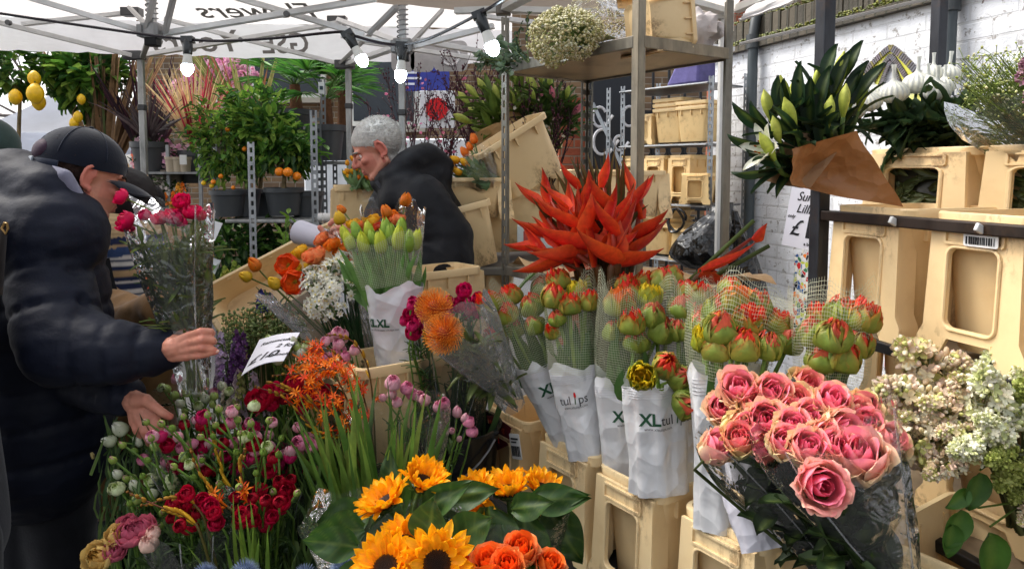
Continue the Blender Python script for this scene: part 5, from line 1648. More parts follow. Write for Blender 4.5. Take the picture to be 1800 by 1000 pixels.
# sunflowers: three groups
SUN = [sunflower(.055), sunflower(.053, .25), sunflower(.052, .5)]
SLF = K(54, 84, 34)
def sun_leaves(parent, lst):
    for (px, py, d, dx, dy, dz, L, W) in lst:
        m = MB(); leaf(m, P(px, py, d), V((dx, dy, dz)), L, W, .25, SLF, nv=24, nu=12, fat=.38, cup=.12, ruf=.1, tip=1.35, up=V((-.2, -.9, .5))); part(m, 'leaf', M_LEAF, parent, sharp=None)
b_ = P(700, 1120, 1.4)
t_ = bunch('sunflower_bunch', 'rear left sunflower bunch, two heads turned sideways below the green swords', 'sunflowers', b_, [(680, 886, 1.4, 1.0, 1, (-.45, -.1, .85)), (742, 850, 1.46, .92, 2, (.3, -.25, .9))], SUN, .007, K(90, 116, 50), 'sunflower bunches', .01, bloom_name=None)
sun_leaves(t_, [(745, 900, 1.42, .5, -.3, .5, .13, .06), (700, 910, 1.4, -.2, -.5, -.3, .1, .08), (650, 900, 1.42, -.8, -.3, -.1, .12, .08), (780, 880, 1.45, .8, -.2, .3, .12, .06), (730, 920, 1.36, .2, -.4, -.6, .13, .1), (690, 870, 1.5, -.1, 0, .9, .1, .05)])
sleeve('clear_wrapper', M_CELLO, t_, P(660, 1120, 1.4), P(672, 905, 1.38), .07, .14, (1, 1, 1), .05, .13, 32, 12, 2.9, .7)
b_ = P(740, 1140, 1.18)
t_ = bunch('sunflower_bunch', 'nearest sunflower bunch at the lower edge, one dark disc facing out', 'sunflowers', b_, [(768, 990, 1.16, .86, 0, (.1, -.85, .4)), (712, 960, 1.22, .8, 1, (.1, -.45, .9)), (680, 1000, 1.16, .86, 1, (-.15, -.6, .75))], SUN, .007, K(90, 116, 50), 'sunflower bunches', .01)
sun_leaves(t_, [(755, 950, 1.22, .05, -.25, .95, .085, .075), (660, 1000, 1.2, -.7, -.3, -.2, .1, .06), (630, 960, 1.25, -.8, -.2, .2, .1, .06), (800, 950, 1.22, .5, -.3, .5, .09, .07), (640, 930, 1.3, -.6, -.3, .1, .1, .07)])
b_ = P(900, 1130, 1.5)
t_ = bunch('sunflower_bunch', 'right sunflower bunch in clear wrap before the cream buckets', 'sunflowers', b_, [(838, 872, 1.5, .8, 0, (-.5, -.5, .6)), (893, 866, 1.5, .95, 2, (-.1, -.1, .95)), (952, 862, 1.52, .85, 1, (.35, -.15, .9)), (950, 905, 1.56, .9, 1, (.8, -.1, .3))], SUN, .007, K(90, 116, 50), 'sunflower bunches', .01)
sun_leaves(t_, [(860, 890, 1.46, .1, -.5, -.85, .16, .12), (900, 895, 1.42, .5, -.5, .35, .11, .055), (930, 880, 1.46, .9, -.2, .15, .13, .065), (830, 880, 1.5, -.6, -.4, -.5, .12, .09), (920, 900, 1.46, .1, -.4, -.9, .17, .1), (880, 920, 1.44, -.1, -.4, -.9, .16, .11), (960, 890, 1.5, .5, -.3, -.7, .14, .09), (940, 880, 1.48, .8, -.3, .25, .12, .05), (845, 910, 1.5, -.3, -.3, -.9, .16, .11)])
sleeve('clear_wrapper', M_CELLO, t_, b_, P(893, 895, 1.48), .05, .13, (1, 1, 1), .03, .1, 32, 12, 7.7, .7)
# orange roses at the bottom
ORO = [rose(K(238, 92, 20), K(244, 132, 52), K(250, 170, 110), .05), rose(K(236, 80, 20), K(246, 120, 40), K(248, 160, 90), .046)]
b_ = P(900, 1180, 1.2)
t_ = bunch('rose_bunch', 'orange roses peeping over the lower edge beside the dark bench', 'roses', b_, [(912, 985, 1.2, .95, 0, (.1, -.4, .9)), (895, 1006, 1.16, 1.0, 1, (-.1, -.5, .8)), (868, 1012, 1.18, 1.1, 0, (-.2, -.4, .85)), (838, 1014, 1.2, 1.0, 1, (-.3, -.4, .8)), (957, 1008, 1.2, .9, 0, (.3, -.4, .8)), (812, 1008, 1.22, .9, 0, (-.4, -.4, .8))], ORO, .004, K(70, 90, 44), jitter=.1)
foliage_part(t_, b_, [P(930, 990, 1.18), P(860, 1010, 1.18)], L=(.04, .06), W=.03, n=24, spread=.02)
b_ = P(600, 1150, 1.35)
THI = [thistle(.03)]
bunch('thistle_bunch', 'spiky blue grey thistles at the lower edge left of the sunflowers', 'thistles', b_, [(606, 1004, 1.3, .95), (440, 1016, 1.3, .9), (368, 1016, 1.35, .8), (540, 1022, 1.3, .8)], THI, .003, K(90, 100, 90), jitter=.1, facing=(0, -.3, .2))
# ================================================================== MIDDLE AND LEFT FLOWERS
FRZ = [frozenset()]
RANR = [ranunculus(CRIM, K(150, 6, 40)), ranunculus(K(200, 20, 70), K(170, 10, 50), .04), ranunculus(K(178, 8, 40), K(120, 4, 30), .036, .4)]
RANM = [ranunculus(K(206, 20, 92), K(170, 10, 70), .042), ranunculus(K(214, 40, 110), K(180, 14, 80), .036, .4)]
RANP = [ranunculus(K(232, 150, 176), K(222, 120, 160), .034, .3), bud_bloom(K(236, 176, 190), K(220, 110, 150), .03), ranunculus(K(240, 190, 200), K(226, 140, 170), .036, .4)]
RANW = [bud_bloom(K(228, 232, 206), K(236, 238, 224), .03, K(120, 150, 60)), ranunculus(K(228, 234, 196), K(190, 208, 120), .034, .3, K(120, 160, 60)), bud_bloom(K(190, 206, 120), K(226, 232, 190), .027, K(120, 150, 60))]
RANC = [ranunculus(K(226, 200, 130), K(196, 150, 70), .046, .9, None, 7), ranunculus(K(206, 110, 130), K(170, 70, 96), .046, .9, None, 7), ranunculus(K(236, 206, 186), K(220, 160, 150), .04, .6)]
STG = K(112, 146, 62)
def ferny(m, b, p):
    for i in range(3):
        q = b.lerp(p, R.uniform(.3, .85))
        for k in range(3):
            leaf(m, q, (p - b).normalized() * .8 + rv(.9), R.uniform(.025, .05), .008, .3, K(70, 100, 46), nv=3)
def ran(label, base, heads, protos, group='ranunculus bunches', wrap=None, n=0, **k):
    k.setdefault('jitter', .5)
    t_ = bunch('ranunculus_bunch', label, 'ranunculus', base, heads, protos, .0026, STG, group, .02, .12, leaves=ferny, facing=(0, -.45, .15), **k)
    if wrap:
        (px, py, d, r0, r1, sd_) = wrap
        o, S, H = sleeve('clear_wrapper', M_CELLO, t_, base, P(px, py, d), r0, r1, (1, 1, 1), .07, .13, 30, 12, sd_, .8)
        m = MB()
        for k in (-.7, .15, .8): m.tube([S(k * r1 * v, v, .0) for v in [i / 10 for i in range(2, 11)]], .0016, 4, (.8, .8, .8), cap=False)
        part(m, 'wrapper_seam', M_FILM, t_)
    return t_
LB = .42
def bpt(px, py, d, z=None):
    p = P(px, py, d)
    if z is not None: p.z = z
    return p
for i, (px, d, r, h) in enumerate(((240, 1.62, .12, .26), (400, 1.66, .13, .26), (330, 1.98, .13, .28), (520, 1.85, .13, .28), (470, 2.25, .13, .28), (650, 1.6, .12, .28))):
    p = P(px, 298, d); black_tub(('black tub nearest the dark coat', 'black tub of red ranunculus at the front', 'black tub behind the open palm', 'black tub under the orange sprays', 'black tub below the price card', 'black tub of green sword leaves')[i], V((p.x, p.y, LB + .002)), r, h)
p = P(790, 298, 1.98); tb = black_tub('tall black tub of pink ranunculus beside the cream bucket row', V((p.x, p.y, .58)), .14, .3)
m = MB(); m.box(V((p.x, p.y + .05, .29)), (.34, .3, .58), K(26, 26, 28)); solo(m, 'crate_stand', M_GLOSS, 'black upturned crate under the tall black tub', 'crate', bevel=.01)

ran('white tulip shaped buds beside the open palm', bpt(250, 0, 1.75, .5), [(205, 776, 1.72, 1.2, 0, (-.8, -.4, .3)), (222, 762, 1.74, 1.3, 0, (-.6, -.3, .7)), (250, 780, 1.74, 1, 0), (205, 860, 1.66, 1.0, 1), (212, 838, 1.66, .9, 0)], RANW)
ran('round white ranunculus with green centres, low by the dark coat', bpt(245, 0, 1.62, .5), [(211, 863, 1.6, 1.1, 1), (241, 858, 1.62, 1, 0), (244, 880, 1.6, 1, 2), (268, 846, 1.64, 1.1, 1), (272, 872, 1.62, .9, 0), (298, 855, 1.62, 1, 1), (290, 838, 1.66, .9, 0), (305, 872, 1.62, .95, 2), (300, 843, 1.6, .9, 1), (235, 845, 1.66, .8, 2)], RANW)
ran('cream and dusky pink garden ranunculus in the lower left', bpt(240, 0, 1.45, .5), [(182, 982, 1.42, 1.25, 0), (207, 955, 1.44, 1.1, 0), (203, 975, 1.42, .9, 1), (233, 948, 1.44, 1.2, 1), (256, 940, 1.45, 1.25, 1), (228, 928, 1.47, .9, 1), (270, 943, 1.43, .8, 2), (264, 962, 1.42, 1, 2)], RANC)
ran('deep red ranunculus in clear wrap, low centre of the black tubs', bpt(330, 0, 1.5, .5), scatter(335, 905, 54, 32, 1.47, 15, .8), RANR, wrap=(335, 905, 1.48, .05, .1, 1.2))
ran('deep red ranunculus bunch beside the green swords, low', bpt(455, 0, 1.55, .5), scatter(452, 900, 46, 38, 1.5, 14, .8), RANR)
ran('red ranunculus heads standing singly above the low bunch', bpt(480, 0, 1.6, .5), [(481, 810, 1.58, .9, 2), (492, 850, 1.56, .95, 2), (500, 868, 1.55, 1, 0), (498, 888, 1.53, 1.0, 0), (475, 832, 1.6, .8, 1), (513, 845, 1.6, .8, 2)], RANR)
ran('crimson and magenta ranunculus in the middle of the black tubs', bpt(390, 0, 1.7, .5), scatter(372, 785, 96, 54, 1.68, 34, .92), RANR + RANM + RANP + RANM, wrap=(370, 790, 1.69, .06, .14, 4.4))
ran('blurred pink ranunculus behind film, right of the crimson ones', bpt(470, 0, 1.68, .5), scatter(475, 815, 40, 30, 1.7, 9, .9), RANM, wrap=(475, 825, 1.66, .05, .12, 6.1))
ran('large crimson ranunculus below the orange sprays', bpt(540, 0, 1.82, .5), [(455, 715, 1.74, 1.35, 0), (470, 704, 1.76, 1.2, 0), (487, 692, 1.78, 1.1, 1), (478, 718, 1.76, .9, 1), (519, 683, 1.8, 1.2, 0), (543, 702, 1.78, 1.15, 0), (560, 708, 1.78, 1.1, 0), (535, 722, 1.78, .9, 1), (500, 704, 1.8, .9, 1), (570, 690, 1.8, .9, 1), (508, 680, 1.8, .8, 2)], RANR)
ran('light pink ranunculus buds leaning right below the crimson bunch', bpt(600, 0, 1.75, .5), [(527, 755, 1.7, 1, 1), (529, 783, 1.68, 1.3, 0), (549, 790, 1.68, 1.2, 0), (513, 803, 1.66, 1.1, 1), (530, 800, 1.68, .7, 1), (480, 790, 1.7, 1, 1), (545, 775, 1.72, 1, 2), (477, 768, 1.72, .9, 1), (500, 800, 1.7, .7, 1), (535, 772, 1.7, .9, 0)], RANP)
ran('white and green ranunculus buds in clear film behind the palm', bpt(380, 0, 2.0, .5), scatter(360, 715, 60, 40, 1.95, 22, .95), RANW, wrap=(360, 725, 1.94, .06, .16, 8.8))
ran('pale pink and white buds near the lowered sleeve', bpt(310, 0, 2.05, .5), scatter(330, 690, 46, 22, 2.03, 12, .9), RANP + RANW)
ran('white ranunculus buds under the curled price card', bpt(500, 0, 1.98, .55), scatter(505, 618, 42, 20, 1.95, 18, 1), RANW)
ran('pink buds hanging over the cream bucket beside the orange sprays', bpt(640, 0, 1.95, .6), scatter(598, 620, 28, 34, 1.96, 12, .95), RANP, wrap=(620, 640, 1.95, .05, .1, 3.4))
ran('pale pink ranunculus behind cellophane among the green swords', bpt(700, 0, 1.72, .5), [(690, 680, 1.74, 1.2, 2), (713, 688, 1.76, 1.1, 0), (725, 695, 1.78, 1, 0), (688, 700, 1.74, 1, 1), (735, 700, 1.78, .9, 2), (748, 707, 1.72, 1.1, 1), (700, 712, 1.76, .9, 2), (676, 702, 1.74, .8, 1)], RANP + RANW[1:2], wrap=(700, 715, 1.74, .05, .12, 9.7))
ran('small pink ranunculus heads leaning towards the black tub', bpt(715, 0, 1.7, .5), [(782, 713, 1.78, 1.1, 0), (803, 733, 1.78, 1.0, 1), (771, 720, 1.78, .9, 2), (822, 748, 1.76, 1, 0), (828, 764, 1.76, 1, 0), (815, 742, 1.76, .8, 1), (795, 760, 1.76, .6, 1), (806, 775, 1.76, .6, 1)], RANP)
GBD = [bud_bloom(K(120, 150, 62), K(150, 176, 84), .02, K(96, 130, 54)), bud_bloom(K(150, 170, 80), K(214, 150, 160), .022, K(110, 140, 60))]
ran('small unopened green buds sprinkled through the low bunches', bpt(380, 0, 1.6, .5), scatter(370, 830, 170, 120, 1.58, 60, .8, .1), GBD)
ran('white and blush ranunculus above the low red bunches', bpt(350, 0, 1.62, .5), scatter(300, 800, 60, 36, 1.62, 9, .9) + scatter(440, 760, 50, 40, 1.64, 9, .9), RANW + RANP)
# hot pink ranunculus behind the pincushion
b_ = bpt(790, 0, 1.98, .75)
ran('hot pink ranunculus behind the orange pincushion', b_, scatter(815, 543, 34, 26, 1.96, 14, 1.0, idx=None), RANM, group='hot pink bunches', wrap=(810, 560, 1.96, .06, .12, 2.9))
ran('hot pink ranunculus left of the orange pincushion', bpt(770, 0, 1.95, .75), scatter(733, 562, 20, 32, 1.9, 10, 1.0), RANM + RANR[:1], group='hot pink bunches')
t_ = thing('greenery_bunch', 'dark green stems standing in the tall black tub', 'greenery', b_)
m = MB()
for i in range(60):
    a = b_ + V((R.uniform(-.1, .1), R.uniform(-.08, .08), 0)); blade(m, a, a + V((R.uniform(-.12, .1), R.uniform(-.05, .05), R.uniform(.2, .4))), R.uniform(.006, .02), rv(.02), K(58, 84, 44), 4)
part(m, 'foliage', M_LEAF, t_, sharp=None)

# green sword leaves and orange sprays
t_ = thing('sword_leaf_bunch', 'fan of long green sword leaves rising behind the sunflowers', 'foliage', bpt(650, 0, 1.6, .5))
b_ = bpt(655, 0, 1.6, .5)
m = MB()
for i in range(70):
    f = R.uniform(-1, 1)
    tip = P(650 + f * 150 + R.uniform(-14, 14), 635 + abs(f) * 60 + R.uniform(0, 150), 1.6 + R.uniform(-.12, .14))
    blade(m, b_ + V((f * .05, R.uniform(-.06, .06), R.uniform(0, .08))), tip, R.uniform(.02, .036), V((f * -.03 + R.uniform(-.03, .03), -.02, .0)), R.choice((K(96, 124, 48), K(78, 110, 44), K(120, 140, 60))), 7, R.uniform(-.5, .5))
part(m, 'foliage', M_LEAF, t_, sharp=None)
t_ = thing('sword_leaf_bunch', 'short green sword leaves among the red ranunculus at the front', 'foliage', bpt(430, 0, 1.45, .5))
m = MB()
for (px, py) in ((410, 868), (418, 885), (432, 905), (445, 925), (420, 930), (455, 945), (405, 920), (470, 930), (395, 950), (330, 960), (440, 880)):
    blade(m, bpt(430 + R.uniform(-20, 20), 0, 1.46, .5), P(px, py, 1.42), R.uniform(.014, .022), rv(.02), K(110, 140, 52), 7, R.uniform(-.4, .4))
part(m, 'foliage', M_LEAF, t_, sharp=None)
ORG_C = [K(236, 96, 16), K(244, 132, 24), K(224, 66, 20)]
def croc(label, base, arms, group='orange sprays'):
    """arms: (list of pixel points, depth, bloom fraction range)."""
    t_ = thing('orange_spray', label, 'orange flowers', base, group)
    for pts, d, f0 in arms:
        w = [base] + [P(x, y, d) for x, y in pts]
        c = [V(interp(w, i / 20)) for i in range(21)]
        m = MB(); m.tube(c, [.0034 - .0022 * i / 20 for i in range(21)], 6, [mix(K(96, 110, 46), K(110, 56, 30), i / 14) for i in range(21)]); st_ = part(m, 'stem', M_LEAF, t_, sharp=None)
        m = MB(); n = 0
        for i in range(8, 21):
            for s in (-1, 1):
                if R.random() < .42: continue
                q = c[i] if i < 20 else c[20]
                tan = (c[min(i + 1, 20)] - c[i - 1]).normalized()
                dr = (tan * .6 + V((R.uniform(-.3, .3), -.5, .7)) * s * .8).normalized()
                v = (i - 8) / 12
                if v < f0:
                    p = q + dr * .022
                    m.tube([q, q + dr * .012, p], [.0016, .0024, .003], 5, ORG_C[1], cap=False)
                    star_floret(m, fr4(p, dr + V((0, -.4, .1)), spin=R.uniform(0, 3)), R.uniform(.012, .019), jit(R.choice(ORG_C), .15), None, 6, .2, .5, .3)
                    for k in range(3): m.tube([p, p + (dr + rv(.25)) * .022], .0006, 3, K(240, 150, 60), cap=False)
                else:
                    L = .02 * (1.15 - v)
                    m.ball(q + dr * L * .6, (.0034, .0034, L * .75), 6, 5, jit(mix(K(206, 160, 30), K(140, 96, 34), v), .15), frame((dr + tan).normalized()))
        part(m, 'floret', M_PETAL, st_, sharp=None, label='orange star florets and buds along the stem')
    return t_
croc('big orange spray of star flowers arching left over the crimson bunch', bpt(650, 0, 1.72, .6), [
    ([(640, 830), (590, 700), (540, 660), (480, 660)], 1.74, .75), ([(650, 820), (600, 680), (560, 640), (520, 640)], 1.76, .9), ([(640, 800), (610, 670), (570, 620), (530, 600)], 1.78, .8),
    ([(660, 820), (640, 700), (610, 640), (560, 600)], 1.8, .5), ([(640, 840), (580, 720), (530, 700), (495, 690)], 1.7, .8), ([(650, 830), (620, 690), (590, 650), (545, 655)], 1.72, 1.0),
    ([(645, 835), (600, 720), (560, 690), (525, 655)], 1.7, .9), ([(660, 800), (650, 660), (620, 600), (575, 588)], 1.82, .15), ([(620, 860), (560, 720), (500, 680), (470, 672)], 1.7, .1)])
croc('thin orange spray with few open florets above the low red bunch', bpt(400, 0, 1.5, .5), [([(420, 930), (385, 880), (350, 830), (335, 790)], 1.5, .25), ([(440, 930), (432, 870), (422, 820), (430, 790)], 1.5, .2)])
croc('arching spray of yellow buds over the white ranunculus', bpt(390, 0, 1.42, .5), [([(360, 960), (330, 910), (280, 890), (225, 865)], 1.42, 0), ([(370, 950), (345, 890), (310, 875), (250, 888)], 1.44, 0)])
croc('dark budded spray standing upright among crimson heads', bpt(440, 0, 1.6, .5), [([(425, 900), (395, 840), (378, 780), (373, 760)], 1.58, 0), ([(620, 800), (560, 760), (500, 700), (450, 680)], 1.7, 0)])

# statice and stock greenery behind the price card
t_ = thing('statice_bunch', 'tall grey green statice with tiny clustered tops behind the price card', 'filler flowers', bpt(470, 0, 2.3, .7))
m, m2 = MB(), MB()
b_ = bpt(450, 0, 2.3, .62)
for i in range(150):
    x = R.uniform(385, 535); y = 545 + abs(x - 455) * .35 + R.uniform(-14, 50); d = 2.28 + R.uniform(-.12, .14)
    p = P(x, y, d); q = b_ + V(((x - 450) / 1250 * 1.6, R.uniform(-.06, .06), .0))
    m.tube([q, q.lerp(p, .6), p], [.002, .0016, .001], 4, jit(K(96, 116, 62), .2), cap=False)
    for k in range(9):
        m2.octa(p + V((R.uniform(-.016, .016), R.uniform(-.014, .014), R.uniform(-.04, .012))), R.uniform(.003, .006), jit(R.choice((K(120, 138, 74), K(150, 160, 104), K(96, 116, 64))), .2))
part(m, 'stem', M_LEAF, t_, sharp=None); o = part(m2, 'floret', M_BUD, t_, smooth=False); o['kind'] = 'stuff'
def spike_bunch(label, cx, cy, rx, ry, d, cols, n, base, L=.09, group='stock and statice bunches', name='stock_bunch'):
    t_ = thing(name, label, 'filler flowers', base, group)
    for i in range(n):
        x, y = cx + R.uniform(-rx, rx), cy + R.uniform(-ry, ry)
        p = P(x, y, d + R.uniform(-.06, .06)); q = base + V((R.uniform(-.05, .05), R.uniform(-.05, .05), 0))
        m = MB(); m.tube([q, q.lerp(p, .5), p], .0025, 5, STG, cap=False)
        for k in range(6): leaf(m, q.lerp(p, R.uniform(.3, .8)), rv(.8) + Z0 * .5, .05, .012, .3, K(88, 108, 66), nv=3)
        s_ = part(m, 'stem', M_LEAF, t_, sharp=None)
        m = MB(); c = R.choice(cols)
        for k in range(34):
            f = R.random(); a = R.uniform(0, 6.28); rr = .016 * (1.1 - f)
            o_ = p + V((math.cos(a) * rr, math.sin(a) * rr, (f - .8) * L)); star_floret(m, fr4(o_, V((math.cos(a), math.sin(a), .5))), .009, jit(c, .25), None, 4, .2, .5, .8)
        part(m, 'flower_spike', M_PETAL, s_, sharp=None)
spike_bunch('purple and lilac stock spikes behind the held stems', 405, 625, 26, 40, 2.15, [K(110, 66, 120), K(150, 116, 160), K(196, 176, 200)], 16, bpt(415, 0, 2.2, .6))
spike_bunch('pale pink and white stock low beside the price card', 425, 690, 40, 30, 2.0, [K(206, 190, 170), K(190, 170, 180), K(150, 150, 90)], 12, bpt(430, 0, 2.05, .6))
t_ = thing('greenery_bunch', 'dense dark foliage filling the gaps between the low bunches', 'greenery', bpt(380, 0, 1.8, .5))
m = MB()
for i in range(900):
    x, y = R.uniform(180, 640), R.uniform(720, 1060); d = 1.78 - (y - 700) * .0008 + R.uniform(-.05, .12)
    p = P(x, y, d); blade(m, p - V((R.uniform(-.03, .03), R.uniform(-.02, .02), R.uniform(.06, .14))), p, R.uniform(.004, .012), rv(.02), R.choice((K(70, 96, 46), K(52, 78, 36), K(98, 122, 60))), 3)
part(m, 'foliage', M_LEAF, t_, sharp=None)

# narcissus
NAR = [narcissus_cluster(.04), narcissus_cluster(.036), narcissus_cluster(.042)]
b_ = bpt(632, 0, 2.12, .85)
def nar_leaves(m, b, p):
    for i in range(4): blade(m, b + rv(.02), b.lerp(p, R.uniform(.6, .95)) + rv(.04), .014, rv(.02), K(34, 66, 34), 5, R.uniform(-.6, .6))
bunch('narcissus_bunch', 'bunch of small white narcissus with dark green stems', 'narcissus', b_, [(552, 508, 2.06, .95), (578, 480, 2.08, 1), (606, 512, 2.06, 1), (562, 535, 2.04, .9), (610, 482, 2.1, 1), (590, 545, 2.02, .8), (585, 510, 2.02, 1), (628, 500, 2.1, .95), (548, 488, 2.1, .8), (600, 462, 2.14, .9), (570, 555, 2.04, .6)], NAR, .0036, K(48, 84, 44), None, .03, .05, leaves=nar_leaves, facing=(0, -.5, 0))
# yellow green tulips in white sleeve
YT = [simple_tulip(K(120, 150, 50), K(196, 200, 56), .062, .8), simple_tulip(K(96, 136, 52), K(150, 176, 60), .06, .76)]
bb, tt = P(700, 640, 2.0), P(690, 500, 1.98)
def yt_leaves(m, b, p):
    for i in range(5): blade(m, b.lerp(p, .45) + rv(.02), p + V((R.uniform(-.035, .035), R.uniform(-.03, .02), R.uniform(-.05, .03))), .03, rv(.02), K(92, 132, 62), 6, R.uniform(-.5, .5))
hd = [(620, 440, 2.0, 1, 0), (643, 446, 1.97, 1.1, 0), (660, 438, 2.0, 1.05, 1), (672, 446, 1.96, 1.05, 0), (690, 432, 1.98, 1.1, 1), (700, 440, 1.95, 1.15, 0), (716, 445, 1.95, 1.1, 1), (728, 440, 2.0, 1, 0), (632, 425, 2.04, 1, 1), (706, 418, 2.02, 1, 1), (652, 420, 2.04, .9, 0), (612, 425, 2.04, .9, 0), (680, 420, 2.04, 1, 1)]
t_ = bunch('tulip_bunch', 'closed yellow green tulips in white sleeve, netted, by the narcissus', 'tulips', bb, hd, YT, .004, K(120, 150, 66), None, .02, .03, leaves=yt_leaves, jitter=.1)
o, S, H = sleeve('paper_sleeve', M_SLEEVE, t_, bb, tt, .06, .085, K(216, 217, 219), .015, .09, 40, 14, 12.2, .6)
xl_print(t_, S, H, [(-.085, 'xl'), (-.045, 'xl'), (.04, 'xl')], .52, .024)
sleeve('flower_net', M_NET, t_, tt, P(675, 415, 1.98), .086, .11, (1, 1, 1), .02, .05, 40, 14, 4.1, .6, uvs=(110, 30))
# poppies
POP = [poppy(K(234, 76, 16), K(240, 110, 30), .042, .75), poppy(K(244, 190, 40), K(250, 206, 60), .038, .5), poppy(K(246, 142, 84), K(248, 170, 110), .04, .45), bud_bloom(K(238, 120, 20), K(244, 150, 30), .045, K(110, 120, 50)), bud_bloom(K(236, 190, 40), K(246, 206, 60), .045, K(104, 110, 46)), poppy(K(246, 132, 30), K(250, 170, 60), .036, .3)]
b_ = bpt(668, 0, 2.2, .88)
t_ = bunch('poppy_bouquet', 'orange, red and yellow poppies in a clear wrap leaning left', 'bouquet', b_, [(455, 474, 2.16, 1.0, 3), (442, 490, 2.14, .95, 4), (510, 468, 2.14, 1.05, 0, (-.2, -.9, .3)), (520, 496, 2.12, 1.05, 0, (.1, -.9, .1)), (492, 505, 2.1, 1, 4), (535, 455, 2.2, 1, 1), (560, 466, 2.16, 1.2, 2), (548, 474, 2.14, .7, 4), (590, 440, 2.24, 1, 5), (606, 452, 2.26, 1, 5), (575, 430, 2.26, 1, 2), (618, 466, 2.24, .9, 0), (526, 480, 2.14, .7, 1)], POP, .003, K(110, 130, 60), 'poppy bouquets', .01, .06, facing=(-.2, -.4, .2))
o, S, H = sleeve('clear_wrapper', M_FILM, t_, b_, P(538, 482, 2.16), .03, .16, (1, 1, 1), .03, .05, 36, 14, 3.9, .7)
b_ = bpt(715, 0, 2.25, .95)
t_ = bunch('poppy_bouquet', 'upright poppies in tall clear film before the dark jacket', 'bouquet', b_, [(711, 362, 2.2, 1.0, 3, (.2, -.3, .9)), (684, 382, 2.2, .9, 3), (600, 395, 2.26, 1, 4), (625, 405, 2.24, .9, 1), (690, 392, 2.22, .9, 5), (640, 408, 2.24, .9, 5), (660, 400, 2.24, 1, 1), (700, 398, 2.2, .8, 2), (606, 375, 2.3, .8, 3), (672, 408, 2.2, .8, 0)], POP, .003, K(110, 130, 60), 'poppy bouquets', .01, .05)
sleeve('clear_wrapper', M_CELLO, t_, b_, P(690, 370, 2.22), .03, .1, (1, 1, 1), .1, .1, 30, 12, 6.6, .7)
sleeve('clear_wrapper', M_CELLO, t_, b_ + V((-.08, .02, 0)), P(628, 400, 2.26), .03, .1, (1, 1, 1), .1, .1, 30, 12, 7.9, .7)

# heliconia
def bract(mb, base, d, L, W, up, col, tipc):
    x = V(d).normalized(); z = (V(up) - x * V(up).dot(x)).normalized(); y = z.cross(x)
    rows, cols = [], []
    c = mix(jit(col, .22), K(214, 76, 32), R.random() ** 2 * .45)
    for i in range(11):
        v = i / 10
        w = W * interp([(.6,), (1.0,), (.8,), (.42,), (.03,)], v)[0]
        ctr = base + x * L * v + z * (-.08 * L * math.sin(pi * v) + .1 * L * v * v)
        rows.append([ctr + y * s_ * w * .5 + z * (abs(s_) ** 1.4) * w * .75 for s_ in (-1, -.66, -.33, 0, .33, .66, 1)])
        cols.append([mix(mix(c, tipc, max(0, v - .55) * 1.6), K(248, 130, 50), .3 * abs(s_) ** 3) for s_ in (-1, -.66, -.33, 0, .33, .66, 1)])
    mb.grid(rows, cols)
HRED, HTIP = K(196, 32, 24), K(132, 28, 22)
def heliconia(label, base, stalks, group=None):
    t_ = thing('heliconia_bouquet', label, 'heliconia', base, group)
    for (ax0, ay0, ax1, ay1, d, n, side, Ls) in stalks:
        a, b = P(ax0, ay0, d), P(ax1, ay1, d + R.uniform(-.05, .05))
        m = MB(); m.tube([base + V((R.uniform(-.04, .04), R.uniform(-.03, .03), 0)), base.lerp(a, .6), a, a.lerp(b, .5), b], [.011, .011, .011, .008, .004], 8, [K(58, 64, 30), K(66, 70, 32), K(96, 60, 30), K(150, 50, 28), K(170, 50, 26)])
        s_ = part(m, 'stem', M_LEAF, t_, sharp=None)
        for i in range(n):
            f = i / max(1, n - 1)
            q = a.lerp(b, f); tan = (b - a).normalized()
            sd = (side if i % 2 == 0 else -side)
            perp = tan.cross(V((R.uniform(-.5, .5), -1, .2))).normalized() * sd
            m = MB(); bract(m, q, tan * (.72 + .4 * f) + perp * (.78 - .4 * f) + V((0, R.uniform(-.5, .15), 0)), Ls * (1.12 - .5 * f), .056 * (1 - .4 * f), tan + V((0, -.3, .2)), HRED, HTIP)
            part(m, 'bract', M_BUD, s_, sharp=None)
    return t_
b_ = bpt(1072, 0, 1.95, .95)
t_ = heliconia('big fan of red heliconia bracts on dark stalks before the rack', b_, [
    (1010, 455, 950, 365, 1.9, 4, 1, .16), (1035, 462, 970, 355, 1.88, 4, -1, .16), (1060, 455, 1015, 335, 1.9, 4, 1, .15), (1080, 460, 1062, 330, 1.86, 4, -1, .15), (1095, 455, 1105, 338, 1.9, 4, 1, .15),
    (1110, 460, 1128, 352, 1.92, 4, -1, .13), (1050, 470, 985, 430, 1.84, 3, 1, .17), (1085, 468, 1075, 390, 1.82, 4, -1, .16), (1020, 472, 945, 440, 1.88, 4, 1, .15), (1075, 470, 1090, 440, 1.82, 3, 1, .14), (1070, 440, 1040, 350, 1.96, 3, 1, .13), (1040, 440, 1000, 370, 1.84, 5, -1, .16)])
m = MB()
for (x, y) in ((958, 312), (985, 290), (1002, 275), (1020, 282), (945, 318), (1062, 262), (1080, 268), (1098, 258), (1115, 320), (1045, 275), (1032, 268), (1140, 360), (975, 300), (1072, 290), (1010, 305)):
    p = P(x, y, 1.96 + R.uniform(-.05, .05)); q = P(1065 + (x - 1065) * .3, 440, 1.95); blade(m, q, p, .026, rv(.02), K(76, 84, 36), 5, .3, K(110, 60, 34)); blade(m, q + rv(.02), p + V((R.uniform(-.03, .03), -.02, R.uniform(-.06, .02))), .022, rv(.02), K(60, 66, 30), 5, .3, K(96, 52, 30))
for i in range(26):
    q = b_ + V((R.uniform(-.06, .06), R.uniform(-.05, .05), 0)); m.tube([q, P(R.uniform(1010, 1120), 450, 1.92)], .011, 7, jit(K(66, 70, 34), .25))
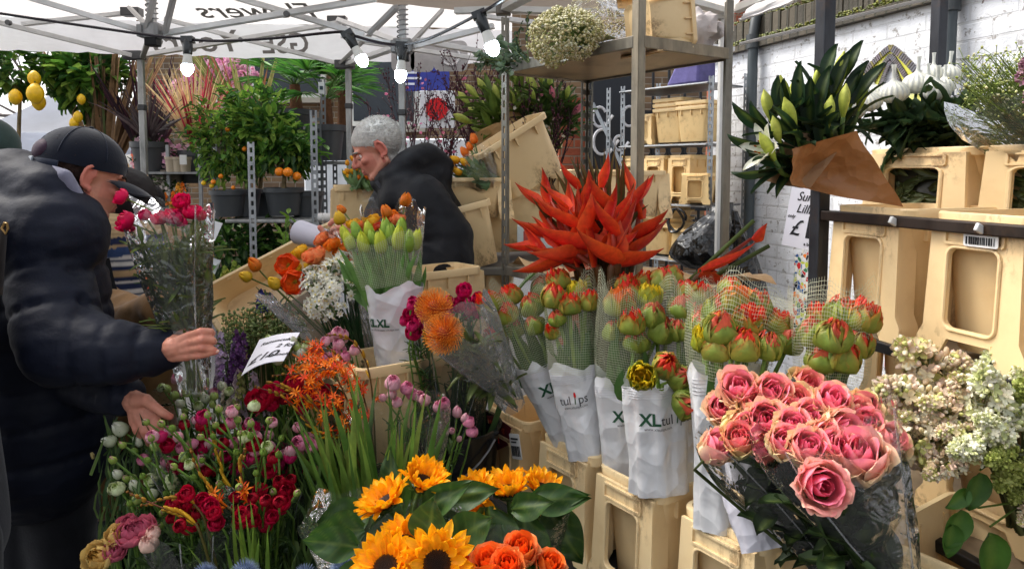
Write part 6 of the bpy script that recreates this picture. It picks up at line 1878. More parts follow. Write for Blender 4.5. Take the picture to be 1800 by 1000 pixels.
part(m, 'stalk_tip', M_LEAF, t_, sharp=None)
m = MB(); leaf(m, P(1000, 462, 1.95), V((-1, 0, .1)), .2, .05, .9, K(60, 84, 38), nv=8); part(m, 'leaf', M_LEAF, t_, sharp=None)
heliconia('single heliconia lying across the kraft paper, pointing right', bpt(1190, 0, 2.0, 1.2), [(1225, 490, 1320, 420, 1.98, 2, 1, .1)], None)
t_ = thing('heliconia_bouquet', 'closed red heliconia tips with green stalks pointing right over the paper', 'heliconia', P(1210, 500, 2.0))
m = MB(); m.tube([P(1205, 500, 2.0), P(1325, 388, 1.98)], [.007, .006], 8, K(84, 100, 42)); m.tube([P(1230, 500, 1.98), P(1352, 432, 1.96)], [.007, .006], 8, K(76, 90, 40)); part(m, 'stem', M_LEAF, t_, sharp=None)
m = MB(); bract(m, P(1235, 480, 1.96), P(1335, 432, 1.96) - P(1235, 480, 1.96), .17, .03, V((0, -.4, 1)), HRED, HTIP); part(m, 'bract', M_BUD, t_, sharp=None)
# ================================================================== RACK AND RIGHT-HAND FLOWERS
# gypsophila on the top shelf
b_ = P(1120, 70, 2.25)
t_ = thing('gypsophila_bunch', 'big pale bunch of gypsophila lying on the rack top shelf', 'gypsophila', b_)
m, m2 = MB(), MB()
cc = P(995, 62, 2.12)
for i in range(1500):
    d = rv().normalized() * R.uniform(.62, 1.0) ** .5
    p = cc + V((d.x * .115, d.y * .1, d.z * .078)) + V((0, 0, .012 * noise.noise(d * 3)))
    p += V((.0, 0, -.02)) * (1 if d.x < -.2 and d.z < 0 else 0)
    for k in range(2):
        m2.octa(p + rv(.006), R.uniform(.003, .0052), jit(R.choice((K(222, 216, 176), K(206, 198, 150), K(236, 232, 206), K(186, 182, 120))), .08))
    if i % 5 == 0: m.tube([b_.lerp(cc, .3), cc.lerp(b_, .2) + rv(.03), p], .0008, 3, K(130, 150, 80), cap=False)
for i in range(260):
    d = rv(); p = P(1060, 40, 2.2) + V((d.x * .1, d.y * .06, d.z * .05)); m2.octa(p, R.uniform(.0025, .004), jit(K(216, 210, 160), .1))
part(m, 'stem', M_LEAF, t_, sharp=None); o = part(m2, 'floret', M_PETAL, t_, smooth=False); o['kind'] = 'stuff'
sleeve('clear_wrapper', M_CELLO, t_, P(1180, 62, 2.35), P(1030, 42, 2.16), .05, .09, (1, 1, 1), .04, .14, 30, 10, 2.2, .8)
bucket('cream bucket lying on its side on the rack top shelf behind the steel post', P(1118, 42, 2.08), rot=Matrix((V((.85, .5, .12)).normalized(), V((.12, -.02, -1)).cross(V((.85, .5, .12)).normalized()).normalized() * 1.0, V((.0, 0, 1)))).transposed() if False else Matrix.Rotation(.5, 3, 'Z') @ Matrix.Rotation(1.45, 3, 'Y'), s=(.55, .75, .55))
t_ = thing('plastic_bag', 'crumpled translucent plastic bag on the right end of the top shelf', 'bag', P(1235, 80, 2.25))
m = MB(); m.ball(P(1228, 55, 2.26), (.075, .06, .06), 24, 14, K(190, 180, 176), fn=lambda d: 1 + .35 * noise.noise(d * 2.2) + .12 * noise.noise(d * 6)); part(m, 'film', M_KRAFT, t_)
m = MB(); put_text(m, 'F 10', .03, P(1192, 66, 2.17), V((1, .1, .1)).normalized(), V((0, 0, 1)), .3, 0, .004, K(60, 44, 70)); part(m, 'lettering', M_PLAIN, t_, smooth=False)
def leafy(name, label, cat, base, tops, leafargs, stemc=K(96, 110, 60), group=None, sr=.0025):
    t_ = thing(name, label, cat, base, group)
    for p in tops:
        m = MB(); c = curve(base + rv(.015), p, rv(.03), 6); m.tube(c, [sr, sr, sr, sr * .9, sr * .8, sr * .7, sr * .5], 5, jit(stemc, .2), cap=False)
        L, W, col, n, f0, fat, bend = leafargs
        for i in range(n):
            f = lerp(f0, 1, (i + .5) / n); q = base.lerp(p, f) + (c[3] - base.lerp(p, .5)) * 4 * f * (1 - f) * 1
            tan = (p - base).normalized(); leaf(m, q, tan * .6 + rv(.9), L * R.uniform(.7, 1.2), W * R.uniform(.8, 1.2), R.uniform(0, bend), R.choice(col) if isinstance(col, list) else col, fat=fat, nv=4)
        part(m, 'leafy_stem', M_LEAF, t_, sharp=None)
    return t_
EUC = [K(112, 128, 104), K(128, 142, 118), K(92, 110, 84)]
leafy('eucalyptus_bunch', 'grey green eucalyptus spilling over the left end of the top shelf', 'eucalyptus', P(905, 115, 2.5), [P(x, y, 2.48 + R.uniform(-.08, .08)) for x, y in ((832, 100), (846, 88), (850, 118), (868, 80), (838, 116), (900, 85), (862, 105), (880, 120), (915, 92), (878, 96))], (.034, .028, EUC, 12, .15, .5, .3))
leafy('eucalyptus_bunch', 'dark thin eucalyptus twig beside the gypsophila', 'eucalyptus', P(930, 110, 2.4), [P(x, y, 2.4) for x, y in ((905, 60), (918, 40), (930, 20), (900, 78))], (.02, .014, [K(60, 76, 58)], 9, .3, .5, .3))
# lilies behind the rack
LB_ = [lily_bud(K(150, 166, 70), K(176, 180, 80), .1, .018), lily_bud(K(140, 158, 64), K(160, 172, 76), .085, .015), lily_bud(K(196, 120, 130), K(190, 90, 116), .09, .016)]
def lil_leaves(col, L=.11, W=.026, n=9):
    def f(m, b, p):
        for i in range(n):
            leaf(m, b.lerp(p, R.uniform(.45, .98)) + rv(.015), (p - b).normalized() * .8 + rv(.8), L * R.uniform(.7, 1.2), W, R.uniform(0, .5), col, nv=5)
    return f
GL = 'lily bunches'
b_ = P(915, 255, 3.55)
t_ = bunch('lily_bunch', 'green budded lilies in kraft wrap behind the slotted post', 'lilies', b_, [(x + R.uniform(-6, 6), y + R.uniform(-6, 6), 3.5 + R.uniform(-.12, .12), 1) + ((R.randrange(2),)) for x, y in ((826, 190), (845, 178), (862, 168), (850, 200), (878, 180), (890, 165), (905, 150), (915, 175), (835, 215), (866, 205), (900, 190), (925, 160), (880, 210), (920, 200), (850, 225))], LB_, .005, K(110, 130, 60), GL, .05, .05, leaves=lil_leaves(K(98, 120, 50), .13, .04, 8), jitter=.2)
sleeve('kraft_wrap', M_KRAFT, t_, P(935, 290, 3.5), P(858, 215, 3.45), .06, .16, K(176, 140, 92), .06, .1, 30, 8, 1.9, .7, label='torn kraft paper wrap')
b_ = P(975, 262, 3.5)
t_ = bunch('lily_bunch', 'pink budded lilies with dark leaves right of the slotted post', 'lilies', b_, [(x, y, 3.45 + R.uniform(-.1, .1), .9, i) for x, y, i in ((945, 165, 0), (955, 150, 0), (960, 185, 2), (972, 180, 2), (1005, 205, 2), (1010, 215, 2), (930, 205, 2), (985, 190, 1), (940, 180, 1), (995, 175, 1), (968, 160, 1))], LB_, .005, K(90, 110, 50), GL, .04, .05, leaves=lil_leaves(K(66, 90, 40), .12, .035, 10), jitter=.2)
# bare flowering branches
def branches(label, base, tips, col, blossom, nb=60, group='bunches of bare flowering branches', th=.0045, sc=.75):
    t_ = thing('branch_bunch', label, 'branches', base, group)
    m, m2 = MB(), MB()
    for p in tips:
        c = curve(base + rv(.03), p, rv(.06), 8); m.tube(c, [th * (1 - .8 * i / 8) for i in range(9)], 4, jit(col, .2), cap=False)
        L = (p - base).length
        for i in range(7):
            f = R.uniform(.35, .95); k = min(7, int(f * 8)); q = c[k].lerp(c[k + 1], R.random()); tan = (c[k + 1] - c[k]).normalized()
            e = q + (tan + rv(.55)) * L * R.uniform(.08, .25); m.tube([q, q.lerp(e, .5) + rv(.01), e], [th * .45, th * .35, th * .2], 3, jit(col, .2), cap=False)
            for j in range(5): m2.octa(q.lerp(e, R.random()) + rv(.004), R.uniform(.004, .008) * sc, jit(mix(col, K(120, 60, 80), .4), .3))
        for j in range(6): m2.octa(c[R.randrange(3, 9)] + rv(.006), R.uniform(.005, .009) * sc, jit(mix(col, K(130, 60, 90), .4), .3))
    for i in range(nb):
        p = R.choice(tips); q = base.lerp(p, R.uniform(.5, 1)) + rv(.05); star_floret(m2, fr4(q, rv() + V((0, -1, 0))), .014 * sc, jit(blossom, .2), None, 5, .2, .55, .8)
    part(m, 'branch', M_WOOD, t_); part(m2, 'blossom', M_PETAL, t_, smooth=False)
    return t_
DKB = K(66, 42, 46)
branches('dark pink budded branches left of the slotted post, behind the grey hair', P(725, 330, 4.0), [P(R.uniform(640, 780), R.uniform(120, 200), 4.0 + R.uniform(-.2, .2)) for i in range(16)], DKB, K(226, 140, 176), 26)
branches('tall dark branches by the spring hub and the eucalyptus', P(845, 300, 3.8), [P(R.uniform(770, 880), R.uniform(90, 180), 3.8 + R.uniform(-.2, .2)) for i in range(28)], DKB, K(206, 110, 140), 8)
branches('dark catkin branches right of the slotted post behind heliconia', P(965, 330, 3.3), [P(R.uniform(890, 1010), R.uniform(120, 240), 3.3 + R.uniform(-.15, .15)) for i in range(22)], K(44, 30, 30), K(200, 190, 170), 6)
branches('small pinkish branches low behind the older man', P(790, 330, 3.9), [P(R.uniform(735, 830), R.uniform(180, 260), 3.9 + R.uniform(-.2, .2)) for i in range(16)], DKB, K(220, 130, 160), 14)
# small tulip bunches behind
ST = [simple_tulip(K(220, 150, 20), K(246, 190, 40), .045), simple_tulip(K(226, 110, 30), K(240, 130, 40), .045), simple_tulip(K(200, 140, 30), K(240, 170, 40), .042)]
def st_leaves(m, b, p):
    for i in range(5): blade(m, b + rv(.02), b.lerp(p, R.uniform(.7, 1.05)) + rv(.04), .022, rv(.02), K(106, 136, 84), 5, R.uniform(-.5, .5))
b_ = P(862, 325, 2.98)
t_ = bunch('tulip_bunch', 'yellow and orange tulips leaning left in clear film behind the jacket', 'tulips', b_, [(798, 292, 2.95, 1, 0), (808, 285, 2.95, 1, 0), (820, 290, 2.93, 1, 0), (812, 305, 2.92, 1, 0), (826, 292, 2.95, 1, 2), (835, 253, 3.0, 1, 1), (822, 275, 3.0, 1, 1), (828, 265, 3.0, .9, 1), (805, 300, 2.95, .9, 2), (800, 285, 2.97, .8, 2)], ST, .004, K(120, 146, 80), 'small tulip bunches', .04, .03, leaves=st_leaves, jitter=.2)
sleeve('clear_wrapper', M_CELLO, t_, b_, P(825, 285, 2.95), .05, .12, (1, 1, 1), .05, .1, 26, 8, 2.7, .7)
b_ = P(640, 330, 3.42)
bunch('tulip_bunch', 'small orange tulips in the bucket beside the grey haired man', 'tulips', b_, [(600 + R.uniform(-4, 60), 285 + R.uniform(-8, 32), 3.38, .75, R.randrange(3)) for i in range(20)], ST, .003, K(120, 150, 80), 'small tulip bunches', .05, .03, leaves=st_leaves, jitter=.3)

# right rack: lilies in brown paper
DLG = K(26, 48, 28)
LR = [lily_bud(K(150, 172, 62), K(196, 200, 84), .098, .0155), lily_bud(K(164, 180, 70), K(206, 208, 100), .085, .0135)]
b_ = P(1440, 330, 1.72)
hd = [(x, y + 24, d, s * .86, None, (dx, -.25, dz)) for x, y, d, s, dx, dz in ((1383, 168, 1.62, 1.0, -.3, .9), (1357, 190, 1.62, 1.0, -.35, .9), (1371, 228, 1.58, .95, -.35, .85), (1398, 205, 1.56, 1.0, -.4, .8), (1362, 258, 1.55, .9, -.5, .7), (1395, 160, 1.68, .8, -.1, 1), (1433, 142, 1.64, .75, 0, 1), (1470, 140, 1.62, 1.15, .05, 1), (1482, 182, 1.58, 1.05, -.05, 1), (1494, 165, 1.66, .8, .15, 1), (1417, 170, 1.64, .8, -.1, 1), (1508, 172, 1.64, .8, .15, 1), (1453, 205, 1.58, .9, .0, 1), (1420, 195, 1.62, .8, -.2, 1))]
t_ = bunch('lily_bunch', 'yellow green budded lilies with dark leaves in brown paper on the right rack', 'lilies', b_, hd, LR, .006, K(90, 116, 52), GL, .03, .02, leaves=lil_leaves(DLG, .1, .026, 7), jitter=0)
m = MB()
for (x, y, dx, dz, L) in ((1335, 210, -1, .35, .1), (1330, 240, -1, .0, .09), (1475, 125, .1, 1, .09), (1345, 280, -.8, -.3, .1), (1400, 240, -.6, .3, .12), (1440, 250, -.3, .6, .12), (1380, 270, -.7, .0, .12), (1430, 180, -.1, 1, .1), (1400, 180, -.4, 1, .11), (1380, 200, -.5, .9, .1), (1455, 150, .05, 1, .1), (1490, 170, .35, 1, .11), (1350, 225, -.8, .6, .1), (1415, 215, -.3, .8, .12), (1460, 200, .1, 1, .12), (1475, 165, .2, 1, .1), (1365, 180, -.5, 1, .08), (1440, 125, 0, 1, .08)):
    leaf(m, P(x + 12, y + 14, 1.6), V((dx, -.3, dz)), L, .036, .3, DLG, nv=6, up=V((-dz, -.6, dx)))
part(m, 'foliage', M_LEAF, t_, sharp=None)
child('lily_bloom', lily_open(K(226, 226, 196), K(238, 238, 226), .1), t_, M=fr4(P(1362, 268, 1.56), V((-.85, -.3, .25)), s=.75))
# brown paper: two folded sheets round the stems
def paper(label_, quad, bulge, seed, col):
    a, b, c, d = quad; m = MB(); rows = []
    n_ = (b - a).cross(d - a).normalized()
    for i in range(15):
        u = i / 14
        rows.append([a.lerp(b, u).lerp(d.lerp(c, u), v / 14) + n_ * (bulge * math.sin(pi * u) * math.sin(pi * (.15 + .85 * v / 14)) + .012 * noise.noise(V((u * 3, v / 14 * 3, seed)))) for v in range(15)])
    m.grid(rows, col); return m
m = paper('', (P(1332, 313, 1.6), P(1425, 330, 1.56), P(1488, 246, 1.6), P(1392, 230, 1.62)), -.03, 2, K(150, 116, 84)); part(m, 'paper_wrap', M_KRAFT, t_, label='flat grey brown paper flap')
m = paper('', (P(1392, 325, 1.54), P(1588, 364, 1.6), P(1506, 230, 1.56), P(1392, 262, 1.54)), -.06, 6, K(150, 100, 56)); part(m, 'paper_wrap', M_KRAFT, t_, label='glossy brown kraft paper cone')
# dark plates on the tub wall painted as shaded handle openings, leaves on top
for rb_ in (r3, r4):
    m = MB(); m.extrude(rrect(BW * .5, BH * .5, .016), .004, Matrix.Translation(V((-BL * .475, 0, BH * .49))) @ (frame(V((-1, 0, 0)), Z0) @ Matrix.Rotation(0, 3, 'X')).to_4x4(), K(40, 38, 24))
    for i in range(26): leaf(m, V((-BL * .485, R.uniform(-.05, .05), R.uniform(.09, .2))), V((-.1, R.uniform(-1, 1), R.uniform(-1, 1))), .06, .02, .1, K(64, 70, 34), up=V((-1, 0, 0)))
    me_ = m.mesh('dark_hole_plate', M_LEAF); a = bpy.data.objects.new('dark_hole_plate', me_); COL.objects.link(a); a.parent = rb_
# netted white mums
MUM = [netted_mum(.031), netted_mum(.028)]
b_ = r3.location + Z0 * .2
hd = [(1500, 200, 1.84, .9, 0, (-.6, -.2, .7)), (1510, 205, 1.84, .85, 1, (-.5, -.3, .7)), (1532, 192, 1.84, 1, 0, (-.35, -.3, .85)), (1543, 176, 1.90, .9, 1, (-.3, 0, .9)), (1572, 180, 1.82, 1.12, 0, (-.15, -.2, 1)), (1645, 178, 1.80, 1.05, 0, (-.1, -.25, 1)), (1658, 165, 1.86, 1.0, 1, (.05, 0, 1)), (1640, 145, 1.90, 1, 1, (0, 0, 1)), (1610, 165, 1.86, 1.05, 0, (0, -.1, 1)), (1665, 148, 1.90, .95, 0, (.1, 0, 1)), (1630, 160, 1.84, .9, 1, (-.05, -.1, 1))]
t_ = bunch('chrysanthemum_bunch', 'white chrysanthemums in pulled up nets, dark leaves, on the right rack', 'chrysanthemums', b_, hd, MUM, .005, K(70, 90, 50), None, .05, .02, jitter=0)
foliage_part(t_, b_, [P(1540, 212, 1.84), P(1580, 205, 1.82), P(1640, 205, 1.8), P(1690, 205, 1.8), P(1610, 208, 1.84)], L=(.055, .09), W=.042, col=K(46, 66, 40), n=260, spread=.04, fat=.5)
sleeve('clear_wrapper', M_CELLO, t_, b_ + Z0 * .02, P(1605, 195, 2.10), .09, .13, (1, 1, 1), .03, .1, 30, 10, 3.1, .7)
# green filler
b_ = r4.location + Z0 * .1
t_ = thing('filler_bunch', 'feathery yellow green filler flowers at the right edge', 'filler flowers', b_)
m, m2 = MB(), MB()
for i in range(150):
    p = P(R.uniform(1680, 1830), R.uniform(95, 190), 1.64 + R.uniform(-.08, .08)); q = b_ + V((R.uniform(-.06, .06), R.uniform(-.06, .06), 0))
    m.tube([q, q.lerp(p, .6) + rv(.01), p], [.002, .0015, .0008], 4, jit(K(120, 136, 56), .2), cap=False)
    for k in range(7):
        s_ = q.lerp(p, R.uniform(.65, 1)); e = s_ + V((R.uniform(-.03, .03), R.uniform(-.03, .03), R.uniform(.0, .04))); m.tube([s_, e], .0007, 3, K(120, 140, 60), cap=False)
        m2.octa(e, R.uniform(.0024, .0042), jit(R.choice((K(150, 166, 70), K(186, 190, 110), K(200, 200, 150))), .15))
    for k in range(3): leaf(m, q.lerp(p, R.uniform(.3, .75)), (p - q).normalized() + rv(.6), .05, .008, .2, K(96, 116, 44), nv=3)
part(m, 'stem', M_LEAF, t_, sharp=None); o = part(m2, 'floret', M_BUD, t_, smooth=False); o['kind'] = 'stuff'
sleeve('clear_wrapper', M_CELLO, t_, b_, P(1760, 160, 1.62), .06, .13, (1, 1, 1), .05, .1, 30, 10, 5.1, .8)
b_ = P(1815, 330, 1.45)
bunch('lilac_bunch', 'dusky mauve blossom at the far right edge beside the filler', 'blossom', b_, [(1805, 150, 1.48, .6, 0, (-.3, -.3, .9)), (1815, 195, 1.46, .6, 0, (-.3, -.4, .8))], [lilac_panicle(.1, .035, [K(176, 140, 150), K(150, 100, 120)], 90)], .003, K(90, 100, 60), None)
# lilac, bottom right
LC = [K(236, 220, 178), K(226, 200, 166), K(242, 234, 208), K(206, 206, 130), K(234, 210, 190)]
LC2 = [K(232, 232, 196), K(214, 218, 156), K(238, 236, 214)]
LC3 = [K(160, 170, 84), K(186, 190, 110), K(140, 150, 70)]
LIL = [lilac_panicle(.17, .05, LC, 210), lilac_panicle(.15, .05, LC2, 210), lilac_panicle(.14, .045, LC3, 200), lilac_panicle(.16, .045, LC, 200)]
b_ = P(1800, 930, 1.28)
def pan(ax, ay, tx, ty, d, idx, s=1):
    a, b = P(ax, ay, d), P(tx, ty, d - .03)
    return (a, s * 1.3 * (b - a).length / .17, idx, b - a)
t_ = bunch('lilac_bunch', 'big cream and greenish lilac panicles spreading over the dark rail', 'lilac', b_, [pan(1690, 760, 1570, 790, 1.3, 0), pan(1690, 730, 1580, 690, 1.34, 3, 1.1), pan(1720, 720, 1630, 645, 1.38, 0, 1.1), pan(1730, 740, 1690, 640, 1.36, 3), pan(1750, 730, 1750, 630, 1.36, 1), pan(1790, 740, 1815, 640, 1.36, 1), pan(1700, 790, 1640, 830, 1.26, 0, .9), pan(1740, 780, 1690, 790, 1.22, 1, 1.1), pan(1760, 760, 1740, 690, 1.24, 1, 1.3), pan(1800, 800, 1760, 850, 1.24, 2, 1.1), pan(1800, 760, 1800, 700, 1.24, 2, 1.4), pan(1800, 840, 1780, 880, 1.26, 2), pan(1820, 880, 1795, 920, 1.24, 3, .8), pan(1700, 745, 1640, 715, 1.28, 0), pan(1720, 770, 1660, 760, 1.25, 3), pan(1740, 750, 1690, 680, 1.28, 0), pan(1770, 770, 1730, 740, 1.2, 1), pan(1790, 800, 1740, 810, 1.2, 2), pan(1800, 720, 1790, 660, 1.3, 1), pan(1690, 760, 1610, 740, 1.32, 0)], LIL, .005, K(96, 100, 60), None, .02, .02, jitter=0)
for (x, y, dx, dz, L) in ((1722, 830, -.3, -1, .07), (1690, 895, -.4, -1, .075), (1738, 935, .05, -1, .09), (1672, 920, -.1, -1, .06), (1700, 860, -.5, -.4, .05)):
    m = MB(); leaf(m, P(x, y, 1.22), V((dx, -.15, dz)), L, L * .62, .2, K(70, 112, 40), nv=8, up=V((0, -1, .1)), fat=.38); part(m, 'leaf', M_LEAF, t_, sharp=None)
m = MB(); m.tube([P(1800, 880, 1.25), P(1720, 892, 1.23), P(1690, 885, 1.22)], .0018, 5, K(96, 120, 50)); m.tube([P(1790, 890, 1.25), P(1740, 925, 1.22)], .0018, 5, K(96, 120, 50)); m.tube([P(1760, 800, 1.25), P(1722, 826, 1.22)], .0018, 5, K(96, 120, 50)); part(m, 'twig', M_LEAF, t_)
m = paper('', (P(1548, 730, 1.5), P(1640, 760, 1.46), P(1628, 672, 1.5), P(1562, 700, 1.54)), .03, 3, K(170, 126, 92)); solo(m, 'wrapping_paper', M_KRAFT, 'torn brown paper left of the cream lilac', 'paper')
m = MB(); m.tube([rpt(.14, .32, 0), rpt(.14, .32, 1.2)], .016, 6, K(66, 64, 62)); solo(m, 'thin_post', M_STEEL, 'thin grey steel post behind the lilac', 'post')
# ================================================================== PEOPLE
def organic_n(mb, voxel, smooth):
    me = mb.mesh('tmp', M_SKIN)
    ob = bpy.data.objects.new('tmp', me); COL.objects.link(ob)
    r = ob.modifiers.new('r', 'REMESH'); r.mode = 'VOXEL'; r.voxel_size = voxel
    s = ob.modifiers.new('s', 'SMOOTH'); s.iterations = smooth; s.factor = .5
    m2 = bpy.data.meshes.new_from_object(ob.evaluated_get(bpy.context.evaluated_depsgraph_get()))
    out = ([v.co.copy() for v in m2.vertices], [v.normal.copy() for v in m2.vertices], [tuple(p.vertices) for p in m2.polygons])
    bpy.data.objects.remove(ob); bpy.data.meshes.remove(me); bpy.data.meshes.remove(m2)
    return out
def body(mb, voxel, col, smooth=4, disp=None):
    """one continuous skin over the shapes in mb; disp(v, n) moves each vertex along its normal."""
    vs, ns, fs = organic_n(mb, voxel, smooth)
    if disp: vs = [v + n * disp(v, n) for v, n in zip(vs, ns)]
    o = MB(); o.add(vs, fs, [col(v) if callable(col) else col for v in vs])
    return o
def bell(x, w): return math.exp(-(x / w) ** 2)
SKN, SKR = K(206, 150, 124), K(190, 112, 96)
def head_parts(person, M, skin=SKN, ruddy=SKR, hair=None, hair_fn=None, hair_th=.006, age=0, voxel=.0042, strands=0):
    """head + neck, local axes: +Y faces forward, +Z up; M places it. One continuous mesh with hair, eyes and brows as children."""
    m = MB()
    m.ball((0, -.012, .035), (.076, .097, .088), 24, 16)
    m.ball((0, .03, -.03), (.062, .066, .085), 20, 14)
    m.ball((0, .052, -.093), (.034, .033, .024), 14, 10)
    for s in (-1, 1):
        m.capsule((s * .058, .0, -.055), (s * .03, .062, -.092), .02, .017)          # jaw
        m.ball((s * .042, .066, -.02), (.022, .02, .018), 12, 8)                      # cheekbone
        m.capsule((s * .012, .092, .018), (s * .045, .074, .02), .0095, .009)         # brow ridge
        m.ball((s * .0115, .103, -.03), (.009, .011, .008), 10, 8)                    # nostril wings
        er = Matrix.Rotation(s * .35, 3, 'Z') @ Matrix.Rotation(-.18, 3, 'X')
        for a0 in range(9):                                                          # ear rim
            a, b = -.9 + a0 * .5, -.9 + (a0 + 1) * .5
            q = lambda t: V((s * .079, -.012, -.005)) + er @ V((s * .006, .0 + .0165 * math.cos(t + 1.2), .03 * math.sin(t + 1.2)))
            m.capsule(q(a), q(b), .0055, .0055, 8)
        m.ball((s * .077, -.008, -.008), (.006, .015, .025), 10, 8, rot=er)
        m.ball((s * .08, .0, -.036), (.0065, .008, .009), 8, 6)
    m.capsule((0, .089, .012), (0, .112, -.022), .008, .0115)                          # nose
    m.ball((0, .113, -.028), (.0105, .0105, .0095), 12, 8)
    m.ball((0, .088, -.059), (.024, .011, .0055), 14, 8); m.ball((0, .087, -.069), (.021, .011, .0065), 14, 8)
    m.capsule((0, -.012, -.06), (0, -.035, -.2), .052, .06, 18)
    vs, ns, fs = organic_n(m, voxel, 3)
    out, cs = [], []
    for v, n in zip(vs, ns):
        d = 0
        for s in (-1, 1):
            e = V((s * .031, .083, .0)); d -= .011 * bell((v - e).length, .017)       # eye sockets
            d += .0035 * bell((V((v.x, 0, v.z)) - V((s * .031, 0, -.001))).length, .012) if v.y > .05 else 0
        if v.y > .06: d -= .003 * bell(v.z + .064, .0022) * bell(v.x, .022)             # mouth line
        if age:
            for s in (-1, 1):
                d -= .0022 * bell((v.x - s * (.022 + .22 * (-.03 - v.z))) , .004) * (1 if -.075 < v.z < -.028 and v.y > .05 else 0)
                d -= .0012 * bell(math.sin(v.z * 330), .35) * (1 if .03 < v.z < .075 and v.y > .05 and abs(v.x) < .05 else 0)
        w = v + n * d
        out.append(M @ w)
        red = bell((v - V((0, .11, -.03))).length, .03) + .8 * bell(abs(v.x) - .048, .02) * bell(v.z + .03, .03) * (1 if v.y > .03 else 0) + (.9 if abs(v.x) > .076 else 0)
        c = mix(skin, ruddy, .25 + .7 * red)
        if v.y > .07 and abs(v.z + .064) < .011 and abs(v.x) < .024: c = mix(c, K(168, 88, 84), .7)
        if age == 0 and v.z < -.045 and v.y > .02: c = mix(c, K(120, 92, 78), .25)
        cs.append(c)
    h = MB(); h.add(out, fs, cs); part(h, 'head', M_SKIN, person, sharp=None)
    if hair_fn:
        keep = [hair_fn(v) for v in vs]
        idx = {}; hv, hf, hc = [], [], []
        for f in fs:
            if all(keep[i] for i in f):
                for i in f:
                    if i not in idx:
                        idx[i] = len(hv); th = hair_th * min(1.0, keep[i]) + .0015 * noise.noise(vs[i] * 90) + .0015 * noise.noise(vs[i] * 35)
                        hv.append(M @ (vs[i] + ns[i] * max(.001, th))); hc.append(jit(hair, .07))
                hf.append(tuple(idx[i] for i in f))
        h = MB(); h.add(hv, hf, hc)
        ks = [i for i in range(len(vs)) if keep[i] > .2]
        for q in range(strands):
            i = R.choice(ks); a_ = vs[i] + rv(.003); d_ = (ns[i] * .22 + V((0, -.5, -.35)) + rv(.28)).normalized() * R.uniform(.008, .014)
            c_ = jit(hair, .14); h.tube([M @ (a_ + ns[i] * .001), M @ (a_ + ns[i] * .006 + d_ * .5), M @ (a_ + d_ + ns[i] * .003)], [.0007, .0006, .0002], 3, c_, cap=False)
        part(h, 'hair', M_HAIR, person, sharp=None)
    for s in (-1, 1):
        e = MB(); e.ball((s * .031, .0765, .0), .0125, 14, 10, K(226, 218, 208)); e.ball((s * .031, .0795, -.002), .0105, 12, 8, K(60, 46, 38)); e.xform(M); part(e, 'eye', M_GLOSS, person)
        e = MB()
        e.grid([[V((s * .031 + .0142 * math.cos(a) * math.sin(b), .0768 + .0142 * math.sin(b) * math.sin(a) if True else 0, .0142 * math.cos(b))) for a in [pi * k / 10 for k in range(11)]] for b in [pi * (.08 + .58 * j / 6) for j in range(7)]], mix(skin, ruddy, .4)); e.xform(M); part(e, 'eyelid', M_SKIN, person)
        e = MB()
        for k in range(9):
            x = s * (.012 + .036 * k / 8); e.capsule((x, .0985 - .018 * (k / 8) ** 1.5, .019 + .004 * math.sin(pi * k / 8)), (x + s * .006, .097 - .02 * (k / 8) ** 1.5, .021 + .003 * math.sin(pi * k / 8)), .0032, .002, 6, mix(hair or K(60, 44, 34), K(70, 56, 46), .4))
        e.xform(M); part(e, 'eyebrow', M_HAIR, person)
def head_matrix(c, f, s=1.0, roll=0.0):
    f = V(f).normalized(); r = f.cross(Z0).normalized(); u = r.cross(f)
    return Matrix.Translation(c) @ (Matrix((r, f, u)).transposed() @ Matrix.Rotation(roll, 3, 'Y') * s).to_4x4()
def limb(m, pts, n=16):
    for (a, ra), (b, rb) in zip(pts, pts[1:]): m.capsule(a, b, ra, rb, n)
def hand_mesh(palm, fingers, voxel=.003):
    """palm: list of (a, b, ra, rb); fingers: lists of joints with radii."""
    m = MB()
    for a, b, ra, rb in palm: m.capsule(a, b, ra, rb, 10)
    for f in fingers: limb(m, f, 10)
    vs, ns, fs = organic_n(m, voxel, 2)
    tips = [f[-1][0] for f in fingers]; kn = [f[1][0] for f in fingers] + [f[0][0] for f in fingers]
    cs = []
    for v in vs:
        r = max([bell((v - t).length, .012) for t in tips] + [.7 * bell((v - t).length, .009) for t in kn])
        cs.append(mix(SKN, K(196, 98, 86), .3 + .6 * r))
    o = MB(); o.add([v + n * .0006 * noise.noise(v * 180) for v, n in zip(vs, ns)], fs, cs)
    return o
def nails(person, fingers, facing):
    for f in fingers:
        (a, ra), (b, rb) = f[-2], f[-1]
        t = (b - a).normalized(); n = V(facing); n = (n - t * n.dot(t)).normalized()
        m = MB(); m.ball(b + n * rb * .78, (rb * .62, rb * .9, rb * .3), 8, 6, K(226, 178, 160), Matrix((n.cross(t), t, n)).transposed() if False else Matrix((t.cross(n), t, n)).transposed()); part(m, 'fingernail', M_GLOSS, person)

# ---------------- young man in the navy puffer jacket
NAVY = K(19, 23, 37)
pa = thing('person', 'young man in dark navy puffer jacket and black cap holding the crimson bouquet', 'person', V((P(60, 298, 1.95).x, 1.95, 0)))
fA = V((.62, .64, -.27))
HM = head_matrix(P(146, 312, 1.9), fA, 1.0, -.06)
head_parts(pa, HM, K(204, 146, 118), K(188, 108, 92), K(50, 36, 30), lambda v: (1.0 if v.z > -.02 else max(0, (v.z + .075) / .055)) if (v.y < -.008 + .03 * (v.z > .02) and v.z > -.072 and abs(v.x) < .0785) else 0, .002, strands=1200)
